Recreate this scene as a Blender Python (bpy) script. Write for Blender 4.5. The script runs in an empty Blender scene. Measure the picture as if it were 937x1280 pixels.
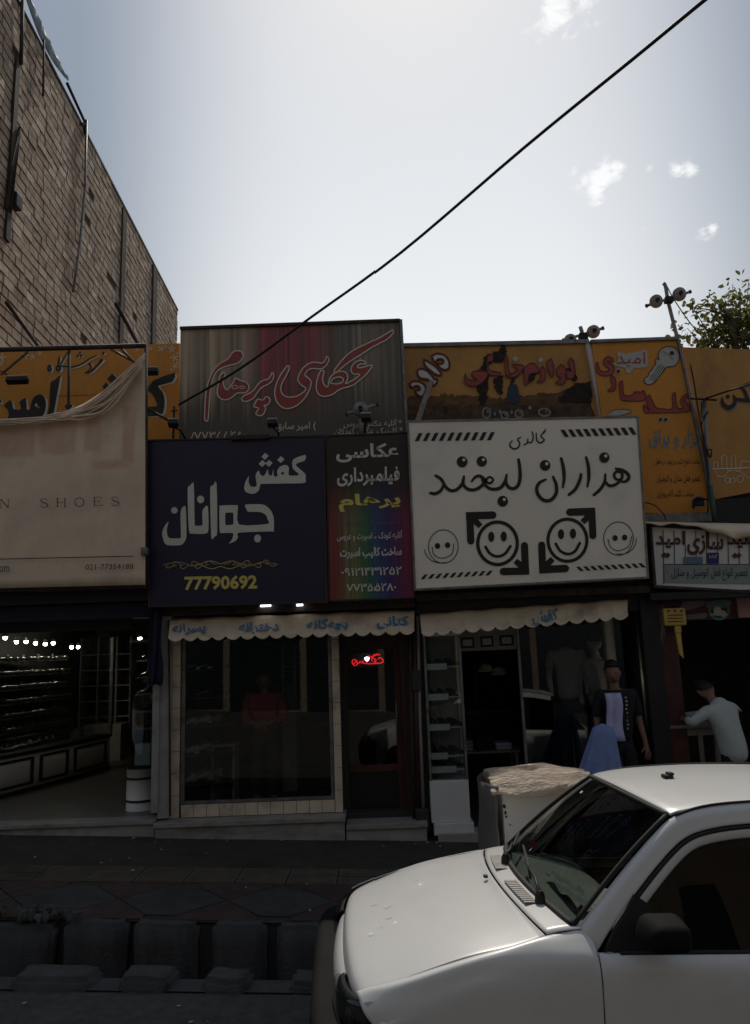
import bpy, bmesh, math, random
from mathutils import Vector, Matrix, geometry, noise as mnoise
random.seed(7)
R = math.radians
scene = bpy.context.scene
COL = scene.collection

# ------------------------------------------------------------------ camera
W, H, F = 937, 1280, 924.0
TILT, ROLL, CAMH = R(10.5), R(2.1), 2.04
fw = Vector((0, math.cos(TILT), math.sin(TILT)))
rt0 = Vector((1, 0, 0)); up0 = rt0.cross(fw)
rt = rt0 * math.cos(ROLL) - up0 * math.sin(ROLL)
up = up0 * math.cos(ROLL) + rt0 * math.sin(ROLL)
CAM = Vector((0, 0, CAMH))
cd = bpy.data.cameras.new('camera'); cam = bpy.data.objects.new('camera', cd); COL.objects.link(cam)
cam.matrix_world = Matrix(((rt.x, up.x, -fw.x, 0), (rt.y, up.y, -fw.y, 0), (rt.z, up.z, -fw.z, CAMH), (0, 0, 0, 1)))
cd.sensor_width = 36; cd.lens = F * 36 / H; cd.clip_start = .05; cd.clip_end = 3000
scene.camera = cam

# ------------------------------------------------------------------ light
SUN_EL, SUN_AZ = R(54.5), R(5.5)            # azimuth from +Y towards +X
scene.view_settings.view_transform = 'Standard'; scene.view_settings.look = 'None'
scene.view_settings.exposure = 0.27; scene.view_settings.gamma = 1
wd = bpy.data.worlds.new('World'); scene.world = wd; wd.use_nodes = True
nt = wd.node_tree; nt.nodes.clear()
wo = nt.nodes.new('ShaderNodeOutputWorld'); bg = nt.nodes.new('ShaderNodeBackground')
sky = nt.nodes.new('ShaderNodeTexSky'); sky.sky_type = 'NISHITA'; sky.sun_disc = False
sky.sun_elevation = SUN_EL; sky.sun_rotation = SUN_AZ; sky.dust_density = 0.9; sky.air_density = 2.0; sky.ozone_density = 1.0
bg.inputs['Strength'].default_value = .050
nt.links.new(bg.outputs[0], wo.inputs[0])
SKYNT = (nt, sky, bg)
sl = bpy.data.lights.new('sun', 'SUN'); sl.energy = 2.0; sl.angle = R(.5); sl.color = (1, .93, .82)
so = bpy.data.objects.new('sun', sl); COL.objects.link(so)
sd = Vector((math.sin(SUN_AZ) * math.cos(SUN_EL), math.cos(SUN_AZ) * math.cos(SUN_EL), math.sin(SUN_EL)))
so.rotation_euler = sd.to_track_quat('Z', 'Y').to_euler()

# ------------------------------------------------------------------ picture rays -> world points
GS = -.045                                   # the street falls to the right
def ray(x, y): return fw + rt * ((x - W / 2) / F) - up * ((y - H / 2) / F)
def at(x, y, Y): d = ray(x, y); return CAM + d * (Y / d.y)
def atz(x, y, z): d = ray(x, y); return CAM + d * ((z - CAMH) / d.z)
def gz(x, z0=0.): return z0 + GS * x
def proj(p):
    d = Vector(p) - CAM; z = d.dot(fw); return (W / 2 + F * d.dot(rt) / z, H / 2 - F * d.dot(up) / z)

# small clouds are in the sky itself, laid by direction
def world_clouds():
    nt, sky, bg = SKYNT
    N = nt.nodes.new; L = nt.links.new
    tc = N('ShaderNodeTexCoord')
    nz = N('ShaderNodeTexNoise'); nz.inputs['Scale'].default_value = 34; nz.inputs['Detail'].default_value = 7; nz.inputs['Roughness'].default_value = .62
    nz.inputs['Distortion'].default_value = .4
    mp = N('ShaderNodeMapping'); mp.inputs['Scale'].default_value = (1, 1, 1.7)
    L(tc.outputs['Generated'], mp.inputs[0]); L(mp.outputs[0], nz.inputs['Vector'])
    total = None
    for (px, py, rad, st) in [(728, 226, .030, .8), (750, 221, .036, 1.0), (768, 216, .028, .85), (745, 240, .028, .95), (747, 254, .016, .7), (848, 211, .028, .8), (862, 215, .026, .75), (838, 222, .015, .6), (850, 196, .014, .5), (876, 291, .018, .8), (889, 285, .018, .75), (805, 295, .02, .45), (812, 212, .02, .4), (690, 22, .06, .75), (735, 5, .045, .7), (665, 45, .03, .6)]:
        d = ray(px, py).normalized()
        vs = N('ShaderNodeVectorMath'); vs.operation = 'DISTANCE'; vs.inputs[1].default_value = d
        L(tc.outputs['Generated'], vs.inputs[0])
        mr = N('ShaderNodeMapRange'); mr.inputs['From Min'].default_value = 0; mr.inputs['From Max'].default_value = rad
        mr.inputs['To Min'].default_value = st; mr.inputs['To Max'].default_value = 0
        L(vs.outputs['Value'], mr.inputs['Value'])
        if total is None: total = mr.outputs[0]
        else:
            ad = N('ShaderNodeMath'); ad.operation = 'MAXIMUM'; L(total, ad.inputs[0]); L(mr.outputs[0], ad.inputs[1]); total = ad.outputs[0]
    m1 = N('ShaderNodeMath'); m1.operation = 'MULTIPLY_ADD'; L(nz.outputs['Fac'], m1.inputs[0]); m1.inputs[1].default_value = 1.7; m1.inputs[2].default_value = -.95
    m2 = N('ShaderNodeMath'); m2.operation = 'ADD'; L(m1.outputs[0], m2.inputs[0]); L(total, m2.inputs[1])
    m3 = N('ShaderNodeMapRange'); m3.interpolation_type = 'SMOOTHSTEP'
    m3.inputs['From Min'].default_value = .28; m3.inputs['From Max'].default_value = .75
    m3.inputs['To Min'].default_value = 0; m3.inputs['To Max'].default_value = .85
    L(m2.outputs[0], m3.inputs['Value'])
    m4 = N('ShaderNodeMath'); m4.operation = 'MULTIPLY'; m4.use_clamp = True
    gt = N('ShaderNodeMath'); gt.operation = 'GREATER_THAN'; gt.inputs[1].default_value = 0.001; L(total, gt.inputs[0])
    L(m3.outputs[0], m4.inputs[0]); L(gt.outputs[0], m4.inputs[1])
    sx = N('ShaderNodeSeparateXYZ'); L(tc.outputs['Generated'], sx.inputs[0])          # pale haze low in the sky, all round
    hz = N('ShaderNodeMapRange'); hz.interpolation_type = 'SMOOTHSTEP'; hz.inputs['From Min'].default_value = .15; hz.inputs['From Max'].default_value = .98
    hz.inputs['To Min'].default_value = .85; hz.inputs['To Max'].default_value = .30; L(sx.outputs['Z'], hz.inputs['Value'])
    mh = N('ShaderNodeMix'); mh.data_type = 'RGBA'; L(hz.outputs[0], mh.inputs['Factor']); L(sky.outputs[0], mh.inputs['A']); 
    fl = N('ShaderNodeVectorMath'); fl.operation = 'MULTIPLY'; fl.inputs[1].default_value = (1, 1, 0); L(tc.outputs['Generated'], fl.inputs[0])
    fn_ = N('ShaderNodeVectorMath'); fn_.operation = 'NORMALIZE'; L(fl.outputs[0], fn_.inputs[0])
    vd = N('ShaderNodeVectorMath'); vd.operation = 'DOT_PRODUCT'; vd.inputs[1].default_value = (math.sin(SUN_AZ), math.cos(SUN_AZ), 0); L(fn_.outputs[0], vd.inputs[0])
    lob = N('ShaderNodeMapRange'); lob.interpolation_type = 'SMOOTHSTEP'; lob.inputs['From Min'].default_value = .87; lob.inputs['From Max'].default_value = .995; L(vd.outputs['Value'], lob.inputs['Value'])   # haze scatters forward, so it is brighter towards the sun
    hc = N('ShaderNodeMix'); hc.data_type = 'RGBA'; hc.inputs['A'].default_value = (4.9, 5.5, 6.5, 1); hc.inputs['B'].default_value = (17.6, 17.6, 17.6, 1); L(lob.outputs[0], hc.inputs['Factor']); L(hc.outputs['Result'], mh.inputs['B'])
    mx = N('ShaderNodeMix'); mx.data_type = 'RGBA'
    L(m4.outputs[0], mx.inputs['Factor']); L(mh.outputs['Result'], mx.inputs['A']); mx.inputs['B'].default_value = CLOUD
    L(mx.outputs['Result'], bg.inputs['Color'])
CLOUD = (17, 17, 17, 1)
world_clouds()

# ------------------------------------------------------------------ materials
def nodes_of(name):
    m = bpy.data.materials.new(name); m.use_nodes = True
    return m, m.node_tree.nodes, m.node_tree.links, m.node_tree.nodes['Principled BSDF']
def M(name, col, rough=.65, metal=0, var=.18, scale=5, bump=.0, bscale=60, spec=.4, dirt=None, dscale=1.6, stretch=(1, 1, 1), coat=0, dthr=.5):
    m, N, L, b = nodes_of(name)
    b.inputs['Roughness'].default_value = rough; b.inputs['Metallic'].default_value = metal
    b.inputs['Specular IOR Level'].default_value = spec
    if coat: b.inputs['Coat Weight'].default_value = coat; b.inputs['Coat Roughness'].default_value = .04
    tc = N.new('ShaderNodeTexCoord'); mp = N.new('ShaderNodeMapping'); mp.inputs['Scale'].default_value = stretch
    L.new(tc.outputs['Object'], mp.inputs[0])
    nz = N.new('ShaderNodeTexNoise'); nz.inputs['Scale'].default_value = scale; nz.inputs['Detail'].default_value = 6; nz.inputs['Roughness'].default_value = .6
    L.new(mp.outputs[0], nz.inputs['Vector'])
    rp = N.new('ShaderNodeValToRGB'); e = rp.color_ramp.elements
    e[0].position = .3; e[1].position = .72
    e[0].color = tuple(max(0, c * (1 - var)) for c in col) + (1,); e[1].color = tuple(min(1, c * (1 + var)) for c in col) + (1,)
    L.new(nz.outputs['Fac'], rp.inputs[0]); out = rp.outputs[0]
    if dirt:
        n2 = N.new('ShaderNodeTexNoise'); n2.inputs['Scale'].default_value = dscale; n2.inputs['Detail'].default_value = 8; n2.inputs['Roughness'].default_value = .68
        L.new(mp.outputs[0], n2.inputs['Vector'])
        r2 = N.new('ShaderNodeMapRange'); r2.inputs['From Min'].default_value = dthr; r2.inputs['From Max'].default_value = dthr + .2; r2.inputs['To Max'].default_value = .75
        L.new(n2.outputs['Fac'], r2.inputs['Value'])
        mx = N.new('ShaderNodeMix'); mx.data_type = 'RGBA'; mx.inputs['B'].default_value = dirt + (1,)
        L.new(r2.outputs[0], mx.inputs['Factor']); L.new(out, mx.inputs['A']); out = mx.outputs['Result']
    L.new(out, b.inputs['Base Color'])
    if bump:
        n3 = N.new('ShaderNodeTexNoise'); n3.inputs['Scale'].default_value = bscale; n3.inputs['Detail'].default_value = 5
        L.new(tc.outputs['Object'], n3.inputs['Vector'])
        bp = N.new('ShaderNodeBump'); bp.inputs['Strength'].default_value = bump; bp.inputs['Distance'].default_value = .02
        L.new(n3.outputs['Fac'], bp.inputs['Height']); L.new(bp.outputs[0], b.inputs['Normal'])
    return m
def glow(name, col, s):
    m = bpy.data.materials.new(name); m.use_nodes = True; N = m.node_tree.nodes; N.clear()
    o = N.new('ShaderNodeOutputMaterial'); e = N.new('ShaderNodeEmission'); e.inputs[0].default_value = col + (1,); e.inputs[1].default_value = s
    m.node_tree.links.new(e.outputs[0], o.inputs[0]); return m
def glass(name, tint=(.9, .93, .92), refl=1.0):
    m = bpy.data.materials.new(name); m.use_nodes = True; N = m.node_tree.nodes; L = m.node_tree.links; N.clear()
    o = N.new('ShaderNodeOutputMaterial'); t = N.new('ShaderNodeBsdfTransparent'); t.inputs[0].default_value = tint + (1,)
    g = N.new('ShaderNodeBsdfGlossy'); g.inputs['Roughness'].default_value = .0; g.inputs['Color'].default_value = (refl, refl, refl, 1)
    f = N.new('ShaderNodeFresnel'); ge = N.new('ShaderNodeNewGeometry'); io = N.new('ShaderNodeMapRange'); io.inputs['To Min'].default_value = 1.5; io.inputs['To Max'].default_value = 1 / 1.5
    L.new(ge.outputs['Backfacing'], io.inputs['Value']); L.new(io.outputs[0], f.inputs[0])      # a thin pane mirrors alike from both sides
    x = N.new('ShaderNodeMixShader'); L.new(f.outputs[0], x.inputs[0]); L.new(t.outputs[0], x.inputs[1]); L.new(g.outputs[0], x.inputs[2]); L.new(x.outputs[0], o.inputs[0])
    return m
def ramp_mat(name, stops, axis='X', streak=(30, 1, .6), samt=.3, rough=.35, extra=None):
    """print on a sheet: colour ramp along a generated axis with fine vertical streaks"""
    m, N, L, b = nodes_of(name); b.inputs['Roughness'].default_value = rough
    tc = N.new('ShaderNodeTexCoord'); sp = N.new('ShaderNodeSeparateXYZ'); L.new(tc.outputs['Generated'], sp.inputs[0])
    mp = N.new('ShaderNodeMapping'); mp.inputs['Scale'].default_value = streak; L.new(tc.outputs['Generated'], mp.inputs[0])
    nz = N.new('ShaderNodeTexNoise'); nz.inputs['Scale'].default_value = 1; nz.inputs['Detail'].default_value = 5; L.new(mp.outputs[0], nz.inputs['Vector'])
    ad = N.new('ShaderNodeMath'); ad.operation = 'MULTIPLY_ADD'; L.new(nz.outputs['Fac'], ad.inputs[0]); ad.inputs[1].default_value = .16; L.new(sp.outputs[axis], ad.inputs[2])
    rp = N.new('ShaderNodeValToRGB'); e = rp.color_ramp.elements
    while len(e) < len(stops): e.new(.5)
    for el, (p, c) in zip(e, stops): el.position = p; el.color = c + (1,)
    L.new(ad.outputs[0], rp.inputs[0])
    mr = N.new('ShaderNodeMapRange'); mr.inputs['From Min'].default_value = .3; mr.inputs['From Max'].default_value = .7; mr.inputs['To Min'].default_value = 1 - samt; mr.inputs['To Max'].default_value = 1 + samt * .6
    L.new(nz.outputs['Fac'], mr.inputs['Value'])
    mu = N.new('ShaderNodeMix'); mu.data_type = 'RGBA'; mu.blend_type = 'MULTIPLY'; mu.inputs['Factor'].default_value = 1
    L.new(rp.outputs[0], mu.inputs['A']); L.new(mr.outputs[0], mu.inputs['B']); out = mu.outputs['Result']
    if extra: out = extra(N, L, sp, nz, out)
    L.new(out, b.inputs['Base Color']); return m

MT = dict(
    asphalt=M('asphalt', (.066, .061, .053), .9, var=.35, scale=14, bump=.5, bscale=90, dirt=(.02, .02, .02), dscale=.9),
    walk=M('brown_pavement', (.040, .032, .026), .85, var=.35, scale=6, bump=.4, dirt=(.016, .014, .012), dscale=1.1),
    tile_tan=M('tan_tile', (.085, .068, .045), .8, var=.25, scale=7, bump=.25, dirt=(.03, .025, .02), dscale=2),
    tile_grey=M('grey_tile', (.040, .041, .038), .8, var=.3, scale=7, bump=.25, dirt=(.02, .018, .016), dscale=2),
    tile_red=M('red_tile', (.058, .030, .025), .8, var=.3, scale=7, bump=.25, dirt=(.02, .018, .016), dscale=2),
    slab=M('concrete_slab', (.058, .057, .056), .9, var=.35, scale=5, bump=.6, bscale=40, dirt=(.02, .02, .02), dscale=2.5, stretch=(2.5, 1, .6)),
    curb=M('curb_stone', (.066, .065, .062), .9, var=.3, scale=6, bump=.6, bscale=40, dirt=(.03, .03, .03), dscale=3),
    black=M('black', (.012, .012, .012), .6, var=.3),
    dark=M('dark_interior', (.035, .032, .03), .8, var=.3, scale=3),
    darkwood=M('dark_wood', (.045, .022, .018), .5, var=.35, scale=4, stretch=(6, 6, 1)),
    brownred=M('brown_red_paint', (.075, .022, .018), .55, var=.35, scale=5, dirt=(.02, .012, .01), dscale=3),
    steel=M('dull_steel', (.20, .20, .19), .5, .7, var=.3, scale=9, dirt=(.08, .06, .045), dscale=6),
    rust=M('rusty_steel', (.055, .042, .035), .75, .3, var=.45, scale=9, bump=.2, dirt=(.06, .03, .018), dscale=5),
    plaster=M('dirty_plaster', (.30, .285, .265), .85, var=.18, scale=4, bump=.3, bscale=25, dirt=(.13, .115, .10), dscale=2.6),
    cream=M('cream_tile', (.58, .48, .36), .45, var=.12, scale=5, dirt=(.20, .165, .12), dscale=3),
    marble=M('grey_marble', (.27, .25, .225), .45, var=.25, scale=5, dirt=(.12, .10, .085), dscale=2.2, stretch=(1, 3, 3)),
    wall=M('shop_wall', (.10, .085, .075), .85, var=.25, scale=3, bump=.2, dirt=(.045, .035, .03), dscale=2),
    white=M('white_board', (.60, .585, .56), .5, var=.07, scale=2, dirt=(.42, .39, .35), dscale=1.3, dthr=.55),
    whitesign=M('white_sign_sheet', (.80, .73, .62), .4, var=.04, scale=1.2, dirt=(.56, .52, .475), dscale=.9, dthr=.5),
    ink=M('black_vinyl', (.012, .011, .011), .45, var=.2),
    navy=M('navy_sign_sheet', (.015, .0145, .042), .4, var=.12, scale=2),
    offwhite=M('offwhite_vinyl', (.58, .56, .48), .45, var=.08),
    yellow=M('yellow_vinyl', (.62, .50, .12), .5, var=.08),
    gold=M('gold_vinyl', (.42, .33, .12), .5, var=.2),
    banner=M('cream_banner_cloth', (.70, .55, .39), .7, var=.10, scale=1.6, bump=.12, bscale=6, dirt=(.47, .37, .29), dscale=1.1, dthr=.48),
    ghost=M('faded_pink_print', (.57, .435, .35), .7, var=.16, scale=2.5),
    orange=M('orange_sign_paint', (.58, .235, .028), .55, var=.10, scale=2.2, dirt=(.36, .16, .03), dscale=1.2, dthr=.52, stretch=(1.4, 1, .7)),
    ochre=M('ochre_sign_paint', (.47, .23, .055), .55, var=.13, scale=2.2, dirt=(.22, .11, .04), dscale=1.3, dthr=.5, stretch=(1.5, 1, .8)),
    redink=M('red_lettering', (.30, .055, .042), .5, var=.2, scale=9),
    darkred=M('dark_red_outline', (.10, .016, .016), .5, var=.2),
    creamline=M('cream_outline', (.66, .58, .46), .5, var=.1),
    skyblue=M('faded_blue_lettering', (.10, .22, .30), .5, var=.25, scale=30),
    awnblue=M('blue_awning_print', (.05, .17, .30), .6, var=.15, scale=30),
    awning=M('dirty_awning_cloth', (.60, .48, .33), .8, var=.16, scale=3, bump=.15, bscale=9, dirt=(.27, .21, .15), dscale=2.2, dthr=.5),
    soot=M('soot_stain', (.028, .018, .012), .85, var=.5, scale=14),
    block=None,
    skin=M('skin', (.20, .105, .07), .55, var=.08), hair=M('black_hair', (.010, .008, .007), .6, var=.2),
    redshirt=M('dark_red_shirt', (.26, .025, .03), .8, var=.15, bump=.9, bscale=9), blackcloth=M('black_cloth', (.012, .012, .014), .85, var=.2, bump=.9, bscale=9),
    greyshirt=M('grey_green_shirt', (.42, .44, .41), .85, var=.08, scale=8, bump=.9, bscale=9), lavender=M('lavender_cloth', (.47, .46, .70), .8, var=.06, bump=.5, bscale=11),
    bluecloth=M('light_blue_cloth', (.17, .23, .43), .85, var=.08, scale=6, bump=.6, bscale=10), jeans=M('dark_jeans', (.02, .025, .05), .85),
    manne=M('mannequin_plastic', (.30, .27, .24), .4), greycloth=M('pale_grey_cloth', (.27, .26, .25), .85, var=.1),
    paint=M('white_car_paint', (.66, .65, .625), .32, var=.02, scale=2, coat=.5, dirt=(.56, .54, .51), dscale=1.0, dthr=.5),
    rubber=M('black_rubber', (.015, .015, .015), .7), plastic=M('black_plastic', (.018, .018, .019), .55, var=.2, spec=.3), bumper=M('bumper_plastic', (.008, .008, .008), .8, var=.3, spec=.12),
    carglass=glass('tinted_car_glass', (.50, .54, .52), .45), sideglass=glass('dark_side_glass', (.06, .065, .065), .5),
    shopglass=glass('shop_glass', (.80, .83, .82)), lampglass=glass('lamp_glass', (.7, .72, .72)),
    cabin=M('dark_cabin', (.03, .03, .03), .8), dash=M('dash_cover', (.20, .215, .19), .8, var=.1),
    sheet=None, leaf=None,
    bark=M('bark', (.10, .075, .05), .9, var=.3), wire=M('black_cable', (.014, .013, .013), .6),
    disc=M('grey_disc', (.26, .25, .24), .55, .2, var=.15, dirt=(.08, .07, .06), dscale=9), brass=M('yellow_key_board', (.50, .33, .08), .5, var=.15, scale=8),
    wood=M('weathered_wood', (.22, .19, .15), .85, var=.3, scale=6, stretch=(5, 5, 1)), green=M('dark_green_band', (.05, .09, .07), .7),
    pink=M('pink_panel', (.36, .20, .18), .6, dirt=(.2, .1, .1)), plate=M('blue_number_plate', (.012, .02, .14), .4), platelt=M('pale_blue_plate', (.09, .15, .22), .5),
    teal=M('pale_teal_board', (.22, .26, .25), .55, var=.12, scale=6), tealprint=M('teal_print', (.05, .20, .19), .5),
    lamp=glow('lamp_glow', (1, .93, .75), 45.0), tube=glow('tube_glow', (.93, .97, 1), 3.0), neon=glow('red_neon', (1, .02, .03), 1.0),
    pale=M('pale_grey_print', (.42, .40, .36), .5, var=.15, scale=20), dimprint=M('dim_print', (.16, .14, .13), .5),
    shoe=M('black_shoe', (.03, .026, .022), .15, var=.4, scale=3, coat=1.0, spec=.8), shoe_b=M('brown_shoe', (.07, .035, .02), .35, var=.3), shoe_w=M('white_shoe', (.42, .41, .39), .5, var=.2),
    tarp=M('pale_blue_tarp', (.28, .32, .36), .6, var=.3, scale=3, dirt=(.10, .10, .11), dscale=3), navycloth=M('navy_cloth', (.014, .016, .035), .85, var=.25),
    opp=M('opposite_wall', (.30, .235, .165), .85, var=.2, scale=1.5, dirt=(.20, .155, .11), dscale=.6), floor=M('shop_floor', (.13, .118, .10), .4, var=.2, scale=3), oppwin=M('opposite_window', (.03, .035, .04), .15),
)
def brick_mat():
    m, N, L, b = nodes_of('clay_block'); b.inputs['Roughness'].default_value = .9
    oi = N.new('ShaderNodeObjectInfo'); tc = N.new('ShaderNodeTexCoord')
    at_ = N.new('ShaderNodeAttribute'); at_.attribute_name = 'tone'
    nz = N.new('ShaderNodeTexNoise'); nz.inputs['Scale'].default_value = 9; nz.inputs['Detail'].default_value = 6; L.new(tc.outputs['Object'], nz.inputs['Vector'])
    ad = N.new('ShaderNodeMath'); ad.operation = 'ADD'; L.new(oi.outputs['Random'], ad.inputs[0]); L.new(at_.outputs['Fac'], ad.inputs[1])
    fr = N.new('ShaderNodeMath'); fr.operation = 'FRACT'; L.new(ad.outputs[0], fr.inputs[0])
    rp = N.new('ShaderNodeValToRGB'); e = rp.color_ramp.elements
    for _ in range(3): e.new(.5)
    for el, (p, c) in zip(e, [(0, (.33, .235, .16)), (.35, (.39, .28, .19)), (.65, (.43, .315, .22)), (.88, (.50, .38, .27)), (1, (.60, .47, .35))]): el.position = p; el.color = c + (1,)
    L.new(fr.outputs[0], rp.inputs[0])
    mr = N.new('ShaderNodeMapRange'); mr.inputs['From Min'].default_value = .3; mr.inputs['From Max'].default_value = .7; mr.inputs['To Min'].default_value = .72; mr.inputs['To Max'].default_value = 1.15
    L.new(nz.outputs['Fac'], mr.inputs['Value'])
    mu = N.new('ShaderNodeMix'); mu.data_type = 'RGBA'; mu.blend_type = 'MULTIPLY'; mu.inputs['Factor'].default_value = 1
    L.new(rp.outputs[0], mu.inputs['A']); L.new(mr.outputs[0], mu.inputs['B']); L.new(mu.outputs['Result'], b.inputs['Base Color'])
    bp = N.new('ShaderNodeBump'); bp.inputs['Strength'].default_value = .5; bp.inputs['Distance'].default_value = .02; L.new(nz.outputs['Fac'], bp.inputs['Height']); L.new(bp.outputs[0], b.inputs['Normal'])
    return m
MT['block'] = brick_mat()
MT['mortar'] = M('mortar', (.085, .062, .045), .95, var=.3, scale=4, bump=.4)
def leaf_mat():
    m, N, L, b = nodes_of('leaf'); b.inputs['Roughness'].default_value = .6
    at_ = N.new('ShaderNodeAttribute'); at_.attribute_name = 'tone'
    rp = N.new('ShaderNodeValToRGB'); e = rp.color_ramp.elements; e.new(.5)
    for el, (p, c) in zip(e, [(0, (.075, .085, .02)), (.6, (.15, .15, .04)), (1, (.22, .16, .06))]): el.position = p; el.color = c + (1,)
    L.new(at_.outputs['Fac'], rp.inputs[0]); L.new(rp.outputs[0], b.inputs['Base Color'])
    tr = N.new('ShaderNodeBsdfTranslucent'); L.new(rp.outputs[0], tr.inputs[0]); mx = N.new('ShaderNodeMixShader'); mx.inputs[0].default_value = .55
    o = N['Material Output']; L.new(b.outputs[0], mx.inputs[1]); L.new(tr.outputs[0], mx.inputs[2]); L.new(mx.outputs[0], o.inputs[0]); return m
MT['leaf'] = leaf_mat()
def sheet_mat():
    m, N, L, b = nodes_of('crumpled_plastic_sheet')
    b.inputs['Base Color'].default_value = (.64, .53, .42, 1); b.inputs['Roughness'].default_value = .42; b.inputs['Specular IOR Level'].default_value = .35
    tc = N.new('ShaderNodeTexCoord'); mp = N.new('ShaderNodeMapping'); mp.inputs['Scale'].default_value = (9, 22, 22); mp.inputs['Rotation'].default_value = (0, 0, .5); L.new(tc.outputs['Object'], mp.inputs[0])
    nz = N.new('ShaderNodeTexNoise'); nz.inputs['Scale'].default_value = 1.6; nz.inputs['Detail'].default_value = 6; nz.inputs['Distortion'].default_value = 1.2; L.new(mp.outputs[0], nz.inputs['Vector'])
    bp = N.new('ShaderNodeBump'); bp.inputs['Strength'].default_value = 1.0; bp.inputs['Distance'].default_value = .03; L.new(nz.outputs['Fac'], bp.inputs['Height']); L.new(bp.outputs[0], b.inputs['Normal'])
    tl = N.new('ShaderNodeBsdfTranslucent'); tl.inputs[0].default_value = (.9, .78, .64, 1); m0 = N.new('ShaderNodeMixShader'); m0.inputs[0].default_value = .3
    t = N.new('ShaderNodeBsdfTransparent'); t.inputs[0].default_value = (.9, .87, .83, 1); mx = N.new('ShaderNodeMixShader'); mx.inputs[0].default_value = .7
    o = N['Material Output']; L.new(b.outputs[0], m0.inputs[1]); L.new(tl.outputs[0], m0.inputs[2]); L.new(t.outputs[0], mx.inputs[1]); L.new(m0.outputs[0], mx.inputs[2]); L.new(mx.outputs[0], o.inputs[0])
    return m
def show_through(m, boxes, col):
    """faded print showing through a cloth: soft boxes (u0, u1, v0, v1) in the cloth's own generated coordinates"""
    N, L = m.node_tree.nodes, m.node_tree.links; b = N['Principled BSDF']; src = b.inputs['Base Color'].links[0].from_socket
    tc = N.new('ShaderNodeTexCoord'); sp = N.new('ShaderNodeSeparateXYZ'); L.new(tc.outputs['Generated'], sp.inputs[0])
    nz = N.new('ShaderNodeTexNoise'); nz.inputs['Scale'].default_value = 7; nz.inputs['Detail'].default_value = 5; L.new(tc.outputs['Generated'], nz.inputs['Vector'])
    tot = None
    def mt(op, a, bb):
        n = N.new('ShaderNodeMath'); n.operation = op
        for k, v in ((0, a), (1, bb)):
            if isinstance(v, (int, float)): n.inputs[k].default_value = v
            else: L.new(v, n.inputs[k])
        return n.outputs[0]
    wob = mt('MULTIPLY', mt('SUBTRACT', nz.outputs['Fac'], .5), .06)
    for (u0, u1, v0, v1) in boxes:
        dx = mt('SUBTRACT', mt('ABSOLUTE', mt('SUBTRACT', mt('ADD', sp.outputs['X'], wob), (u0 + u1) / 2), 0), (u1 - u0) / 2); dz = mt('SUBTRACT', mt('ABSOLUTE', mt('SUBTRACT', sp.outputs['Z'], (v0 + v1) / 2), 0), (v1 - v0) / 2)
        d = mt('MAXIMUM', dx, dz); mr = N.new('ShaderNodeMapRange'); mr.interpolation_type = 'SMOOTHSTEP'; mr.inputs['From Min'].default_value = -.012; mr.inputs['From Max'].default_value = .014; mr.inputs['To Min'].default_value = 1; mr.inputs['To Max'].default_value = 0
        L.new(d, mr.inputs['Value']); tot = mr.outputs[0] if tot is None else mt('MAXIMUM', tot, mr.outputs[0])
    f = mt('MULTIPLY', tot, mt('MULTIPLY', nz.outputs['Fac'], 1.0))
    mx = N.new('ShaderNodeMix'); mx.data_type = 'RGBA'; mx.inputs['B'].default_value = col + (1,); L.new(f, mx.inputs['Factor']); L.new(src, mx.inputs['A']); L.new(mx.outputs['Result'], b.inputs['Base Color'])
MT['sheet'] = sheet_mat()
MT['bannerprint'] = M('printed_banner_cloth', (.70, .55, .39), .7, var=.10, scale=1.6, bump=.12, bscale=6, dirt=(.47, .37, .29), dscale=1.1, dthr=.48)
def bu(x): return (x + 70) / 252
def bv(y): return (738 - y) / 298
show_through(MT['bannerprint'], [(bu(104), bu(122), bv(568), bv(508)), (bu(151), bu(166), bv(586), bv(512)), (bu(114), bu(160), bv(592), bv(582)), (bu(-60), bu(42), bv(572), bv(536)), (bu(48), bu(92), bv(570), bv(528)), (bu(66), bu(80), bv(572), bv(520))], (.50, .27, .21))

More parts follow.
